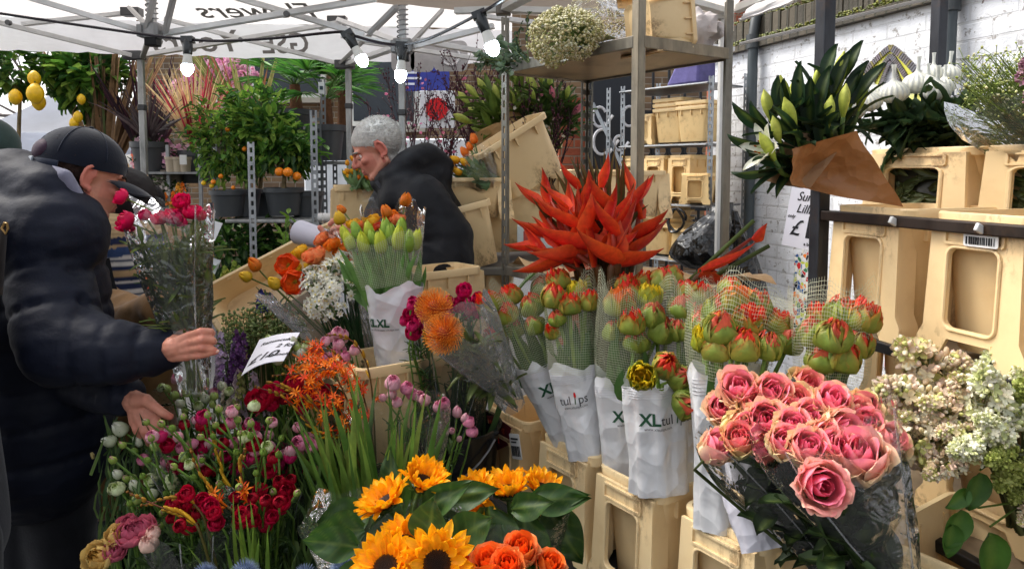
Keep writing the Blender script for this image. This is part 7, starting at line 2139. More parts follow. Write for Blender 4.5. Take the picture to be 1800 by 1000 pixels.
# cap
CAPC = K(11, 17, 30)
m = MB(); rows = []
for i in range(13):
    v = i / 12; th = v * pi * .56
    rows.append([V((math.sin(th) * math.cos(a) * .088, -.012 + math.sin(th) * math.sin(a) * .11, .034 + math.cos(th) * .098 + (.012 * bell(math.sin(a) - 1, .5) if v > .8 else 0))) for a in [2 * pi * j / 40 for j in range(40)]])
m.grid(rows, CAPC, closed=True); m.ball((0, -.012, .134), (.008, .008, .005), 10, 6, CAPC)
for k in range(6):
    a = k * pi / 3 + .3; m.tube([V((math.sin(t) * math.cos(a) * .089, -.012 + math.sin(t) * math.sin(a) * .111, .034 + math.cos(t) * .099)) for t in [.1 + i * .14 for i in range(11)]], .0012, 5, K(22, 30, 46))
m.xform(HM); cap_ = part(m, 'cap', M_CLOTH, pa, sharp=None)
m = MB()
for lift in (0, -.004):
    m.grid([[V((math.sin(a) * (.084 + .01 * r), -.01 + math.cos(a) * .104 + r * .085 * math.cos(a) ** .6, .016 - .022 * r * r - .02 * math.sin(a) ** 2 + lift)) for a in [-1.15 + 2.3 * j / 20 for j in range(21)]] for r in [i / 6 for i in range(7)]], CAPC)
m.xform(HM); part(m, 'brim', M_CLOTH, cap_)
m = MB(); m.tube([V((math.sin(a) * .0885, -.012 - math.cos(a) * .111, .008)) for a in [-.9 + 1.8 * j / 16 for j in range(17)]], .009, 8, K(20, 28, 44), ell=(Z0, .25)); m.xform(HM); part(m, 'strap', M_CLOTH, cap_)
m = MB(); m.ball((.0, -.108, .042), (.042, .02, .03), 16, 10, K(56, 40, 54)); m.xform(HM); part(m, 'cap_opening', M_HAIR, cap_)
m = MB(); a = .12; m.box(Matrix.Translation(V((math.sin(a) * .093, -.012 - math.cos(a) * .1165, .01))) @ Matrix.Rotation(a, 4, 'Z'), (.022, .006, .017), K(150, 156, 164)); m.xform(HM); part(m, 'buckle', M_STEEL, cap_, .002)
# jacket: one continuous garment
def PP(x, y, d): return P(x, y, d)
m = MB()
limb(m, [(PP(70, 800, 1.97), .185), (PP(66, 700, 1.95), .19), (PP(60, 560, 1.92), .19), (PP(54, 430, 1.9), .175)], 24)
m.capsule(PP(-40, 800, 2.05), PP(-30, 480, 2.0), .16, .16, 20)
m.capsule(PP(98, 412, 1.80), PP(20, 400, 2.12), .125, .11, 20)
m.capsule(PP(10, 400, 1.84), PP(60, 420, 1.80), .12, .12, 20)
limb(m, [(PP(84, 420, 1.8), .102), (PP(90, 520, 1.76), .1), (PP(112, 608, 1.70), .1), (PP(200, 620, 1.68), .08), (PP(262, 618, 1.70), .062), (PP(290, 614, 1.71), .052)], 20)
limb(m, [(PP(60, 480, 2.0), .11), (PP(110, 640, 1.9), .085), (PP(190, 688, 1.8), .06), (PP(218, 696, 1.765), .05)], 18)
for pts in ([(PP(-20, 318, 2.0), .085), (PP(30, 318, 1.86), .085), (PP(84, 340, 1.80), .075), (PP(128, 386, 1.80), .045), (PP(150, 408, 1.84), .03)],
            [(PP(10, 345, 1.9), .12), (PP(90, 380, 1.85), .10)], [(PP(40, 320, 1.98), .07), (PP(120, 360, 1.98), .05), (PP(150, 405, 1.9), .035)]): limb(m, pts, 18)
seams = []
for i in range(6): seams.append((PP(60, 470 + i * 66, 1.9), V((0, .05, 1)), .42))
sl = [PP(96, 430, 1.77), PP(112, 612, 1.68), PP(290, 614, 1.71)]
for k, f in ((0, .28), (0, .66), (1, .18), (1, .5), (1, .8)):
    seams.append((sl[k].lerp(sl[k + 1], f), (sl[k + 1] - sl[k]).normalized(), .16))
def puff(v, n):
    d = .0
    q = v + V((noise.noise(v * 5), noise.noise(v * 5 + V((9, 0, 0))), noise.noise(v * 5 + V((0, 9, 0))))) * .016
    inarm = v.x > P(150, 298, 1.7).x or (v.y < 1.70)
    for i, (p, ax, r) in enumerate(seams):
        if (i >= 6) != inarm: continue
        w = q - p
        if w.length < r: b_ = w.dot(ax.normalized()); d -= (.007 + .005 * noise.noise(V((v.x * 60, v.y * 60, v.z * 12)))) * bell(b_, .011)
    return d + .0035 * noise.noise(V((v.x * 7, v.y * 7, v.z * 16))) + .003 * noise.noise(V((v.x * 22, v.y * 22, v.z * 50)))
part(body(m, .009, NAVY, 6, puff), 'puffer_jacket', M_PUFF, pa, sharp=None)
m = MB(); limb(m, [(PP(84, 296, 1.80), .012), (PP(112, 312, 1.785), .022), (PP(134, 344, 1.80), .018)], 12); part(body(m, .005, K(112, 112, 128), 3), 'hoodie_collar', M_CLOTH, pa, sharp=None)
m = MB(); m.tube([PP(160, 795, 1.78), PP(163, 800, 1.78), PP(164, 806, 1.78)], [.003, .005, .003], 8, K(190, 170, 110)); part(m, 'zip_pull', M_STEEL, pa)
m = MB()
for s, x in ((0, 30), (1, 95)):
    h_ = PP(x, 800, 2.0); kx = h_ + V((.02, -.02, 0)); limb(m, [(h_, .125), (V((kx.x, kx.y, .5)), .085), (V((h_.x, h_.y, .09)), .07)], 18)
part(body(m, .013, K(30, 31, 36), 4, lambda v, n: .006 * noise.noise(V((v.x * 12, v.y * 12, v.z * 18)))), 'jeans', M_CLOTH, pa, sharp=None)
for x in (30, 95):
    h_ = PP(x, 800, 2.0); m = MB(); m.capsule(V((h_.x, h_.y, .05)), V((h_.x + .12, h_.y + .08, .04)), .05, .042, 14, K(24, 24, 26)); part(m, 'shoe', M_GLOSS, pa)
# right hand round the stems
hd_ = 1.665
def pf(l, d=hd_): return [(P(x, y, d + dd), r) for x, y, dd, r in l]
F1 = [pf([(334, 590, .005, .0105), (352, 583, -.012, .0098), (370, 583, .004, .009), (373, 586, .032, .008)]),
      pf([(335, 602, 0, .0108), (355, 597, -.018, .01), (373, 598, .0, .009), (376, 601, .03, .008)]),
      pf([(335, 614, 0, .0105), (355, 611, -.016, .0095), (374, 615, .002, .0088), (377, 617, .026, .008)]),
      pf([(330, 626, .004, .0095), (350, 625, -.008, .0085), (368, 621, -.004, .0078), (380, 618, .008, .007)]),
      pf([(306, 596, .03, .012), (322, 584, .055, .011), (340, 582, .075, .009)])]
palm = [(P(296, 612, 1.70), P(306, 610, hd_ + .01), .026, .027)] + [(P(305, 606 + k * 6, hd_ + .012), F1[k][0][0], .017, .0115) for k in range(4)] + [(P(308, 600, hd_ + .02), F1[4][0][0], .018, .013), (P(312, 612, hd_ + .012), P(326, 610, hd_ + .008), .02, .016)]
part(hand_mesh(palm, F1), 'hand', M_SKIN, pa, sharp=None)
nails(pa, F1[3:4], (0, -1, .2))
# left hand, open palm
F2 = [pf([(270, 728, 0, .0105), (279, 745, -.004, .0095), (284, 757, .004, .0088), (286, 767, .012, .0078)], 1.73),
      pf([(259, 737, -.006, .011), (267, 755, -.014, .0098), (273, 768, -.004, .009), (276, 779, .006, .008)], 1.73),
      pf([(247, 742, -.006, .0108), (253, 758, -.016, .0096), (259, 770, -.006, .009), (263, 780, .006, .008)], 1.73),
      pf([(236, 742, 0, .0098), (239, 755, -.008, .0088), (244, 765, -.002, .008), (249, 773, .006, .007)], 1.73),
      pf([(256, 703, -.01, .0145), (272, 715, -.022, .012), (287, 726, -.022, .0105), (299, 732, -.014, .009)], 1.73)]
palm = [(P(224, 696, 1.77), P(236, 706, 1.74), .026, .027)] + [(P(236 + k * -2 + 6, 708 + k * 2, 1.735), F2[k][0][0], .019, .0125) for k in range(4)] + [(P(242, 704, 1.73), F2[4][0][0], .022, .0155), (P(240, 716, 1.735), P(252, 730, 1.73), .021, .015)]
part(hand_mesh(palm, F2), 'hand', M_SKIN, pa, sharp=None)

# crimson bouquet in his hand
b_ = P(342, 690, 1.73)
hd = [(222, 350, 1.74, 1.0, 0, (-.7, -.3, .4)), (232, 394, 1.72, 1.15, 0, (-.6, -.5, .4)), (320, 362, 1.76, 1.1, 0, (.1, -.5, .8)), (340, 384, 1.74, 1.15, 0), (308, 392, 1.7, 1.1, 1), (286, 393, 1.7, 1.05, 0), (258, 384, 1.72, 1.0, 1, (-.2, -.5, .8)), (325, 375, 1.78, 1, 1), (300, 385, 1.76, 1, 0), (232, 408, 1.74, .9, 1), (352, 388, 1.78, .9, 0), (320, 398, 1.72, .8, 1)]
HB = [ranunculus(K(216, 18, 84), K(186, 10, 66), .04, .9), ranunculus(K(198, 20, 84), K(170, 10, 70), .036, .5)]
t_ = bunch('ranunculus_bunch', 'crimson bouquet in clear wrap held up by the young man', 'bouquet', b_, hd, HB, .0028, K(118, 134, 62), 'ranunculus bunches', .016, .05, leaves=ferny, facing=(-.1, -.3, .2))
foliage_part(t_, b_, [P(x, 420 + R.uniform(-10, 20), 1.74 + R.uniform(-.03, .03)) for x in (255, 280, 300, 320, 340, 350)], L=(.04, .08), W=.014, col=K(104, 118, 60), n=300, spread=.026, bend=.2)
o, S, H = sleeve('clear_wrapper', M_CELLO, t_, b_, P(300, 372, 1.74), .034, .105, (1, 1, 1), .06, .08, 36, 16, 3.7, .75)
m = MB(); m.tube([S(.075 * v + .015, v, .001) for v in [i / 12 for i in range(13)]], .002, 4, (.8, .8, .8)); part(m, 'wrapper_seam', M_FILM, t_)
m = MB()
for k, (x0, y0, x1, y1, x2, y2) in enumerate(((226, 342, 300, 382, 240, 388), (266, 345, 296, 378, 250, 380))):
    a, b, c = P(x0, y0, 1.78), P(x1, y1, 1.76), P(x2, y2, 1.75)
    m.grid([[a.lerp(b, u / 6).lerp(c, v / 6 * (1 - u / 6 * .3)) + V((0, .012 * noise.noise(V((u, v, k))), 0)) for u in range(7)] for v in range(7)], (1, 1, 1))
part(m, 'wrapper_corner', M_FILM, t_)

# ---------------- older man in the black hooded jacket
BLK = K(20, 20, 24)
pb_ = thing('person', 'grey haired older man in black hooded jacket bending over the poppies', 'person', V((P(780, 298, 3.0).x, 3.0, 0)))
HB_ = head_matrix(P(663, 262, 2.85), (-.87, -.20, -.44), 1.0, .0)
def greyhair(v):
    line = .052 - .02 * abs(v.x) / .07
    if v.y > .045: return max(0, min(1, (v.z - line - .2 * (v.y - .07)) / .015)) if v.z > line - .02 else 0
    if abs(v.x) > .0785: return 0
    if v.y > .0: return 1 if v.z > .012 + .9 * max(0, v.y - .012) * .6 else 0
    return min(1, max(0, (v.z + .075) / .03)) if v.z > -.072 and v.y < -.02 or v.z > .01 else 0
head_parts(pb_, HB_, K(206, 146, 122), K(186, 100, 86), K(186, 181, 175), greyhair, .002, 1, strands=3200)
m = MB()
limb(m, [(P(785, 620, 3.02), .18), (P(775, 520, 3.0), .18), (P(755, 430, 2.95), .185), (P(732, 370, 2.9), .17)], 22)
m.capsule(P(712, 345, 2.78), P(722, 345, 3.02), .105, .1, 18)
limb(m, [(P(740, 350, 2.74), .1), (P(786, 420, 2.72), .105), (P(790, 480, 2.68), .095), (P(700, 470, 2.55), .075), (P(648, 428, 2.46), .05)], 18)
limb(m, [(P(690, 350, 3.0), .09), (P(650, 430, 2.9), .08), (P(640, 420, 2.7), .05)], 16)
limb(m, [(P(668, 318, 2.80), .03), (P(690, 308, 2.76), .045), (P(722, 284, 2.8), .055), (P(752, 274, 2.86), .055), (P(782, 290, 2.9), .04)], 16)
limb(m, [(P(660, 322, 2.86), .03), (P(690, 330, 2.92), .06), (P(730, 290, 2.98), .055), (P(775, 290, 2.95), .045)], 16)
m.capsule(P(700, 330, 2.82), P(760, 310, 2.9), .085, .085, 16)
part(body(m, .0115, BLK, 4, lambda v, n: .008 * noise.noise(V((v.x * 8 + v.z * 4, v.y * 8, v.z * 14))) + .004 * noise.noise(v * 30)), 'hooded_jacket', M_PUFF, pb_, sharp=None)
m = MB()
for x, d in ((770, 2.95), (800, 3.1)):
    h_ = P(x, 600, d); limb(m, [(h_, .13), (V((h_.x, h_.y, .5)), .085), (V((h_.x, h_.y, .08)), .065)], 16)
part(body(m, .014, K(34, 36, 44)), 'trousers', M_CLOTH, pb_, sharp=None)
for x, d in ((770, 2.95), (800, 3.1)):
    h_ = P(x, 600, d); m = MB(); m.capsule(V((h_.x, h_.y, .05)), V((h_.x - .13, h_.y - .05, .04)), .05, .04, 14, K(24, 24, 26)); part(m, 'shoe', M_GLOSS, pb_)
m = MB(); m.bar(P(662, 318, 2.77), P(676, 336, 2.76), .02, .004, V((0, 1, 0)), K(60, 60, 64)); part(m, 'zip_flap', M_CLOTH, pb_)
# pointing hand over the poppies
F3 = [pf([(612, 398, 0, .011), (598, 391, -.006, .0105), (586, 388, -.004, .0095), (580, 394, .002, .0085)], 2.36),
      pf([(612, 405, -.004, .011), (599, 400, -.02, .0105), (586, 402, -.018, .0095), (583, 409, -.006, .0085)], 2.36),
      pf([(613, 412, -.004, .0105), (601, 410, -.022, .01), (590, 412, -.02, .009), (588, 418, -.006, .008)], 2.36),
      pf([(615, 419, 0, .0095), (604, 419, -.014, .009), (595, 421, -.012, .008), (593, 425, 0, .0075)], 2.36),
      pf([(616, 418, -.02, .012), (596, 425, -.045, .0115), (576, 416, -.05, .010), (562, 400, -.05, .0088)], 2.36)]
palm = [(P(640, 424, 2.44), P(628, 415, 2.38), .028, .028)] + [(P(628, 408 + 3 * k, 2.37), F3[k][0][0], .02, .0125) for k in range(4)] + [(P(630, 415, 2.36), F3[4][0][0], .02, .014)]
part(hand_mesh(palm, F3), 'hand', M_SKIN, pb_, sharp=None)
t_ = thing('paper_roll', 'white paper cup shaped roll under the pointing hand', 'paper', P(548, 420, 2.4))
m = MB(); ax_ = [P(526, 408, 2.42), P(575, 422, 2.36)]
m.tube(ax_, [.042, .034], 20, K(196, 192, 202), cap=False); m.tube([ax_[0].lerp(ax_[1], .02), ax_[1]], [.040, .032], 20, K(150, 146, 156), cap=False); part(m, 'roll', M_CARD, t_)

# ---------------- woman behind, striped jumper and tan coat
pc = thing('person', 'dark haired woman in striped jumper and tan coat behind the crimson bouquet', 'person', V((P(215, 298, 2.45).x, 2.45, 0)))
HC = head_matrix(P(222, 372, 2.45), (.35, -.75, -.5), .98)
head_parts(pc, HC, K(214, 160, 136), K(196, 120, 104), K(26, 20, 20), lambda v: 1.0 if (v.y < .035 or v.z > .05) else 0, .03, 0, .006)
m = MB(); limb(m, [(P(192, 350, 2.5), .05), (P(184, 400, 2.46), .04)], 12); limb(m, [(P(262, 350, 2.5), .055), (P(268, 400, 2.47), .04)], 12); m.ball(P(225, 352, 2.5), (.105, .1, .075), 20, 14)
part(body(m, .008, lambda v: jit(K(24, 18, 19), .2), 3, lambda v, n: .005 * noise.noise(V((v.x * 50, v.y * 50, v.z * 12)))), 'hair_lengths', M_HAIR, pc, sharp=None)
zt_, zb_ = P(215, 400, 2.33).z, P(215, 560, 2.33).z
def stripes(v):
    t = (zt_ - v.z) / (zt_ - zb_) + .05 * (v.x - P(215, 298, 2.4).x) * 2
    tan_, nav, wh = K(176, 148, 110), K(34, 44, 74), K(206, 202, 196)
    for lim, c in ((.1, tan_), (.19, nav), (.215, tan_), (.31, K(54, 74, 112)), (.34, wh), (.37, nav), (.41, wh), (.46, nav), (.53, tan_), (.58, nav), (.6, wh), (.68, nav), (.72, wh), (.76, nav), (.8, wh), (.9, nav)):
        if t < lim: return c
    return tan_ if int(t * 12) % 2 else nav
m = MB(); limb(m, [(P(215, 620, 2.45), .15), (P(214, 520, 2.44), .16), (P(216, 430, 2.43), .15)], 24); m.capsule(P(160, 430, 2.5), P(270, 430, 2.5), .08, .08, 18)
part(body(m, .007, stripes, 3, lambda v, n: .0025 * math.sin(v.z * 420) * .6 + .003 * noise.noise(v * 20)), 'striped_jumper', M_CLOTH, pc, sharp=None)
TAN = K(138, 104, 66)
m = MB()
limb(m, [(P(168, 440, 2.42), .085), (P(178, 540, 2.3), .08), (P(236, 566, 2.16), .072), (P(285, 540, 2.08), .055)], 18)
limb(m, [(P(290, 440, 2.5), .085), (P(300, 560, 2.42), .075), (P(280, 600, 2.3), .05)], 16)
limb(m, [(P(172, 450, 2.4), .05), (P(182, 560, 2.38), .07), (P(186, 700, 2.42), .09), (P(180, 860, 2.45), .1)], 16)
limb(m, [(P(275, 450, 2.45), .05), (P(268, 620, 2.45), .08), (P(260, 860, 2.5), .1)], 16)
m.capsule(P(215, 640, 2.55), P(215, 470, 2.56), .15, .14, 18)
part(body(m, .011, TAN, 4, lambda v, n: .012 * noise.noise(V((v.x * 12, v.y * 12, v.z * 20))) + .005 * noise.noise(v * 34)), 'tan_coat', M_CLOTH, pc, sharp=None)
m = MB()
for x in (195, 245):
    h_ = P(x, 800, 2.48); limb(m, [(h_, .1), (V((h_.x, h_.y, .45)), .075), (V((h_.x, h_.y, .07)), .06)], 14)
part(body(m, .014, K(30, 30, 36)), 'trousers', M_CLOTH, pc, sharp=None)
t_ = thing('bag_strap', 'black shoulder strap across the striped jumper', 'strap', P(200, 500, 2.25)); m = MB(); m.tube([P(186, 455, 2.25), P(196, 500, 2.24), P(210, 540, 2.22)], .012, 8, BLK, ell=(V((1, 0, 0)), .3)); part(m, 'strap', M_CLOTH, t_)
t_ = thing('wrapped_bouquet', 'kraft paper wrapped bouquet peeping behind the cap brim', 'bouquet', P(238, 340, 2.62))
m = paper('', (P(205, 330, 2.62), P(246, 336, 2.6), P(226, 288, 2.62), P(208, 283, 2.66)), -.02, 3, K(196, 158, 112)); m.join(paper('', (P(236, 334, 2.58), P(262, 324, 2.6), P(260, 308, 2.62), P(238, 314, 2.6)), -.015, 5, K(206, 172, 128))); part(m, 'paper_wrap', M_KRAFT, t_)
# ---------------- person with the green cap, at the left edge
pd = thing('person', 'person with faded green cap just inside the left edge', 'person', V((P(-40, 298, 2.6).x, 2.6, 0)))
HD = head_matrix(P(-24, 268, 2.6), (.8, .35, -.3), 1.0)
head_parts(pd, HD, K(186, 116, 96), K(170, 92, 78), K(40, 30, 26), lambda v: 1.0 if v.y < 0 and v.z > -.06 and abs(v.x) < .078 else 0, .006, 0, .006)
m = MB(); rows = []
for i in range(11):
    th = i / 10 * pi * .55
    rows.append([V((math.sin(th) * math.cos(a) * .09, -.01 + math.sin(th) * math.sin(a) * .11, .03 + math.cos(th) * .1)) for a in [2 * pi * j / 32 for j in range(32)]])
m.grid(rows, K(50, 66, 62), closed=True)
for lift in (0, -.004):
    m.grid([[V((math.sin(a) * .09, -.01 + math.cos(a) * .1 + r * .09 * math.cos(a) ** .6, .012 - .03 * r * r - .02 * math.sin(a) ** 2 + lift)) for a in [-1.2 + 2.4 * j / 18 for j in range(19)]] for r in [i / 6 for i in range(7)]], K(84, 110, 98))
m.xform(HD); part(m, 'cap', M_CLOTH, pd)
m = MB(); limb(m, [(P(-45, 700, 2.65), .17), (P(-45, 420, 2.62), .18)], 20); m.capsule(P(-100, 370, 2.7), P(10, 370, 2.6), .09, .09, 16); limb(m, [(P(10, 380, 2.58), .08), (P(20, 520, 2.55), .07), (P(40, 600, 2.4), .05)], 14)
for x in (-70, -15):
    h_ = P(x, 700, 2.65); limb(m, [(h_, .12), (V((h_.x, h_.y, .06)), .07)], 14)
part(body(m, .014, K(40, 36, 42)), 'dark_clothes', M_CLOTH, pd, sharp=None)
# ---------------- person in the grey felt coat, cut by the left edge
pe = thing('person', 'person in long dark grey felt coat cut off by the left edge', 'person', V((P(-120, 298, 1.5).x, 1.5, 0)))
head_parts(pe, head_matrix(P(-205, 250, 1.5), (.8, .5, -.1), 1.0), hair=K(40, 32, 28), hair_fn=lambda v: 1.0 if v.y < .02 and v.z > -.07 else 0, hair_th=.02, voxel=.007)
m = MB(); limb(m, [(P(-185, 960, 1.5), .2), (P(-195, 700, 1.5), .18), (P(-200, 480, 1.5), .175), (P(-205, 400, 1.5), .14)], 24)
limb(m, [(P(-160, 420, 1.44), .09), (P(-140, 600, 1.4), .08), (P(-100, 700, 1.42), .06)], 14)
part(body(m, .012, K(52, 52, 58), 4, lambda v, n: .012 * noise.noise(V((v.x * 9, v.y * 9, v.z * 4)))), 'felt_coat', M_CLOTH, pe, sharp=None)
m = MB()
for dx in (-.1, .08):
    h_ = P(-150, 960, 1.5) + V((dx, 0, 0)); limb(m, [(h_, .09), (V((h_.x, h_.y, .06)), .06)], 12)
part(body(m, .014, K(24, 24, 28)), 'trousers', M_CLOTH, pe, sharp=None)
m = MB(); m.tube([P(3, 402, 1.68), P(8, 392, 1.68), P(12, 392, 1.68), P(14, 402, 1.68), P(10, 411, 1.68), P(3, 402, 1.68)], .0028, 6, K(190, 150, 90)); m.tube([P(4, 395, 1.69), P(-6, 520, 1.64)], .014, 6, K(40, 34, 32), ell=(V((1, 0, 0)), .3))
solo(m, 'bag_strap', M_STEEL, 'brown strap with a brass buckle at the left edge', 'strap')
# ================================================================== POTTED PLANTS AND SHELVING AT THE BACK LEFT
def crown_leaves(m, c, r, n, L, W, cols, up=.3, lo=.55, clumps=26, fat=.45):
    """leaves gathered in clumps over an ellipsoid, with gaps between them."""
    c = V(c); r = V(r)
    cl = []
    for i in range(clumps):
        d = rv().normalized() * R.uniform(lo, 1.0); cl.append(V((d.x * r.x, d.y * r.y, d.z * r.z)))
    for i in range(n):
        k = R.choice(cl); p = c + k + rv(.32 * r.length / 1.7)
        out = (p - c).normalized(); col = R.choice(cols)
        leaf(m, p, out * .6 + rv(.8) + Z0 * R.uniform(-.5, .5), L * R.uniform(.65, 1.2), W * R.uniform(.75, 1.2), R.uniform(0, .5), col, nv=3, fat=fat)
    return [c + k for k in cl]
def pot(parent, c, r, h, col=K(62, 66, 70), name='pot'):
    m = MB(); prof = [(r * .5, 0), (r * .8, 0), (r * .98, h * .82), (r * 1.08, h * .83), (r * 1.08, h), (r * .98, h), (r * .94, h * .88), (r * .2, h * .88)]
    m.grid([[c + V((q * math.cos(2 * pi * j / 22), q * math.sin(2 * pi * j / 22), z)) for j in range(22)] for q, z in prof], col, closed=True)
    return part(m, name, M_PAINT, parent)
def fruit(parent, p, r, col, name, stretch=1.0):
    m = MB(); m.ball(p, (r, r, r * stretch), 14, 10, col, fn=lambda d: 1 + .12 * max(0, abs(d.z) - .85) * 6 * (stretch > 1)); m.tube([p + Z0 * r * stretch * .9, p + Z0 * r * stretch * 1.25], r * .1, 5, K(80, 96, 50)); return part(m, name, M_FRUIT, parent)
CIT = [K(70, 116, 48), K(96, 144, 54), K(54, 94, 44), K(140, 172, 74)]
def citrus(label, base, trunk_top, crown_c, crown_r, n, fruits, fcol, L=.075, W=.04, pot_r=.11, pot_h=.19, name='citrus_tree', cols=CIT, group='potted citrus trees', stretch=1.0, fr=.032, ph=True, clumps=26):
    t_ = thing(name, label, 'tree', base, group)
    if ph: pot(t_, base, pot_r, pot_h)
    m = MB(); a = base + Z0 * pot_h * .85; m.tube(curve(a, trunk_top, rv(.02), 5), [.015, .014, .013, .012, .011, .01], 7, K(120, 104, 76))
    cm = MB(); cl = crown_leaves(cm, crown_c, crown_r, n, L, W, cols, clumps=clumps)
    for q in cl[:14]: m.tube([trunk_top, trunk_top.lerp(q, .5) + rv(.02), q], [.008, .005, .002], 5, K(96, 96, 62), cap=False)
    part(m, 'trunk', M_WOOD, t_); part(cm, 'crown', M_LEAF, t_, sharp=None)
    for (px, py, d, s) in fruits: fruit(t_, P(px, py, d), fr * s, fcol, 'fruit', stretch)
    return t_
LEM, ORA = K(244, 196, 30), K(242, 136, 16)
citrus('lemon tree with thick upright trunk and big lemons at the far left', P(38, 470, 4.4), P(36, 160, 4.4), P(20, 120, 4.4), (.25, .2, .15), 420, [(60, 138, 4.2, 1), (62, 165, 4.18, 1.35), (68, 180, 4.25, 1.1), (27, 171, 4.2, 1.05)], LEM, .09, .052, stretch=1.2, fr=.035)
citrus('lemon tree with bushy dark crown, left of the canopy leg', P(160, 440, 4.5), P(165, 190, 4.5), P(158, 135, 4.5), (.22, .18, .18), 420, [(137, 206, 4.3, .9), (130, 217, 4.3, .9), (143, 175, 4.3, .8)], LEM, .11, .062, stretch=1.25, fr=.03)
citrus('orange tree with three oranges on a tray of black pots', P(500, 378, 3.9), P(500, 310, 3.9), P(492, 240, 3.95), (.22, .19, .19), 900, [(491, 302, 3.75, 1), (506, 303, 3.72, 1.05), (522, 310, 3.76, .95)], ORA, .075, .034, pot_r=.1, pot_h=.15, fr=.024)
citrus('kumquat tree with small pale leaves beside the silver slotted post', P(430, 380, 3.95), P(425, 300, 3.95), P(405, 245, 3.95), (.2, .18, .23), 1000, [(400, 228, 3.8, .6), (430, 262, 3.78, .6), (375, 320, 3.8, .6), (388, 310, 3.82, .6), (410, 330, 3.8, .5)], ORA, .05, .024, pot_r=.09, pot_h=.15, cols=CIT + [K(120, 150, 60)] * 2, fr=.022)
citrus('lemon tree in the middle of the tray of black pots', P(455, 380, 4.1), P(458, 300, 4.1), P(452, 205, 4.1), (.24, .18, .16), 600, [(358, 322, 3.85, .6), (372, 327, 3.85, .6)], LEM, .06, .028, pot_r=.1, pot_h=.15, fr=.022)
for i, (px, d) in enumerate(((402, 3.85), (540, 4.0))):
    t_ = thing('plant_pot', ('empty black plant pot at the left end of the tray', 'black plant pot at the right end of the tray')[i], 'pot', P(px, 380, d)); pot(t_, P(px, 380, d), .09, .14)
# curved tray shelf with silver slotted posts
t_ = thing('plant_rack', 'silver slotted plant rack with trays of potted citrus', 'rack', P(480, 600, 3.9))
for px, d, col in ((436, 3.62, K(176, 180, 184)), (547, 3.7, K(150, 154, 158)), (372, 4.2, K(120, 124, 128)), (556, 4.3, K(110, 114, 118))):
    p = P(px, 298, d); m_ = slotted_post(V((p.x, p.y, 0)), 0, 1.6 + (298 - (250 if px == 436 else 195)) * d / 1250, .035, (V((1, 0, 0)), V((0, 1, 0))), t_, col)
for zpy, d in ((382, 3.9), (505, 3.9)):
    z = P(480, zpy, d).z; m = MB(); a, b = P(395, zpy, 3.75), P(565, zpy, 3.75); m.box(V(((a.x + b.x) / 2, 3.95, z - .012)), (b.x - a.x, .42, .02), K(168, 170, 170)); part(m, 'shelf', M_STEEL, t_, .006)
m = MB(); q = P(598, 380, 3.7); m.tube([P(560, 382, 3.68), P(582, 382, 3.68)], .022, 12, K(226, 226, 226)); solo(m, 'paper_tag_roll', M_CARD, 'white tag roll on the right end of the plant tray', 'label')
# palms, cordylines, phormiums
def strap_plant(name, label, base, n, Ls, cols, spread, W, dirs=None, droop=.5, group='potted strap leaved plants', col2=None, potr=.1, potc=K(60, 62, 66), cat='plant'):
    t_ = thing(name, label, cat, base, group); pot(t_, base - Z0 * .2, potr, .2, potc)
    m = MB()
    for i in range(n):
        a = R.uniform(0, 2 * pi); e = R.uniform(.15, 1) * spread
        d = V((math.cos(a) * e, math.sin(a) * e, 1)) if dirs is None else V(R.choice(dirs)) + rv(spread)
        d.normalize(); L = R.uniform(*Ls); c = R.choice(cols)
        tip = base + d * L; bend = Z0 * (-.0) + V((d.x, d.y, 0)) * -.05
        b0 = base + rv(.03); pts_tip = tip - Z0 * droop * L * (1 - d.z) * R.uniform(.4, 1.2)
        blade(m, b0, pts_tip, W * R.uniform(.7, 1.3), Z0 * L * .13 * (1 - d.z) * 2, c, 6, R.uniform(-.6, .6), col2 if col2 and R.random() < .5 else None)
    part(m, 'foliage', M_LEAF, t_, sharp=None); return t_
strap_plant('cordyline', 'red and cream striped cordyline behind the canopy leg', P(345, 265, 4.4), 120, (.35, .6), [K(196, 60, 84), K(214, 190, 130), K(160, 44, 66), K(206, 176, 140)], .9, .016, None, .5, col2=K(226, 206, 160))
strap_plant('phormium', 'dark purple spiky phormium left of the pink blossom', P(265, 300, 4.6), 60, (.4, .85), [K(64, 36, 50), K(84, 46, 58), K(50, 34, 44)], .55, .022, None, .4)
strap_plant('phormium', 'tall striped phormium fanning up under the canopy corner', P(185, 330, 4.6), 46, (.7, 1.2), [K(110, 84, 60), K(96, 110, 62), K(140, 110, 76)], .3, .038, [(.25, 0, 1), (.45, 0, 1), (-.12, 0, 1), (.1, 0, 1), (-.2, .1, 1)], .2, col2=K(176, 140, 104))
strap_plant('phormium', 'green and cream phormium behind the pink blossom', P(440, 260, 4.7), 44, (.45, .85), [K(110, 130, 66), K(150, 150, 84), K(170, 110, 80)], .3, .03, [(-.55, 0, 1), (-.35, 0, 1), (.0, 0, 1), (-.7, 0, .8)], .3, col2=K(206, 196, 130))
strap_plant('cordyline', 'dark cordyline drooping beside the aluminium leg', P(262, 250, 4.3), 50, (.2, .45), [K(54, 40, 46), K(70, 60, 60)], 1.2, .014, None, .9)
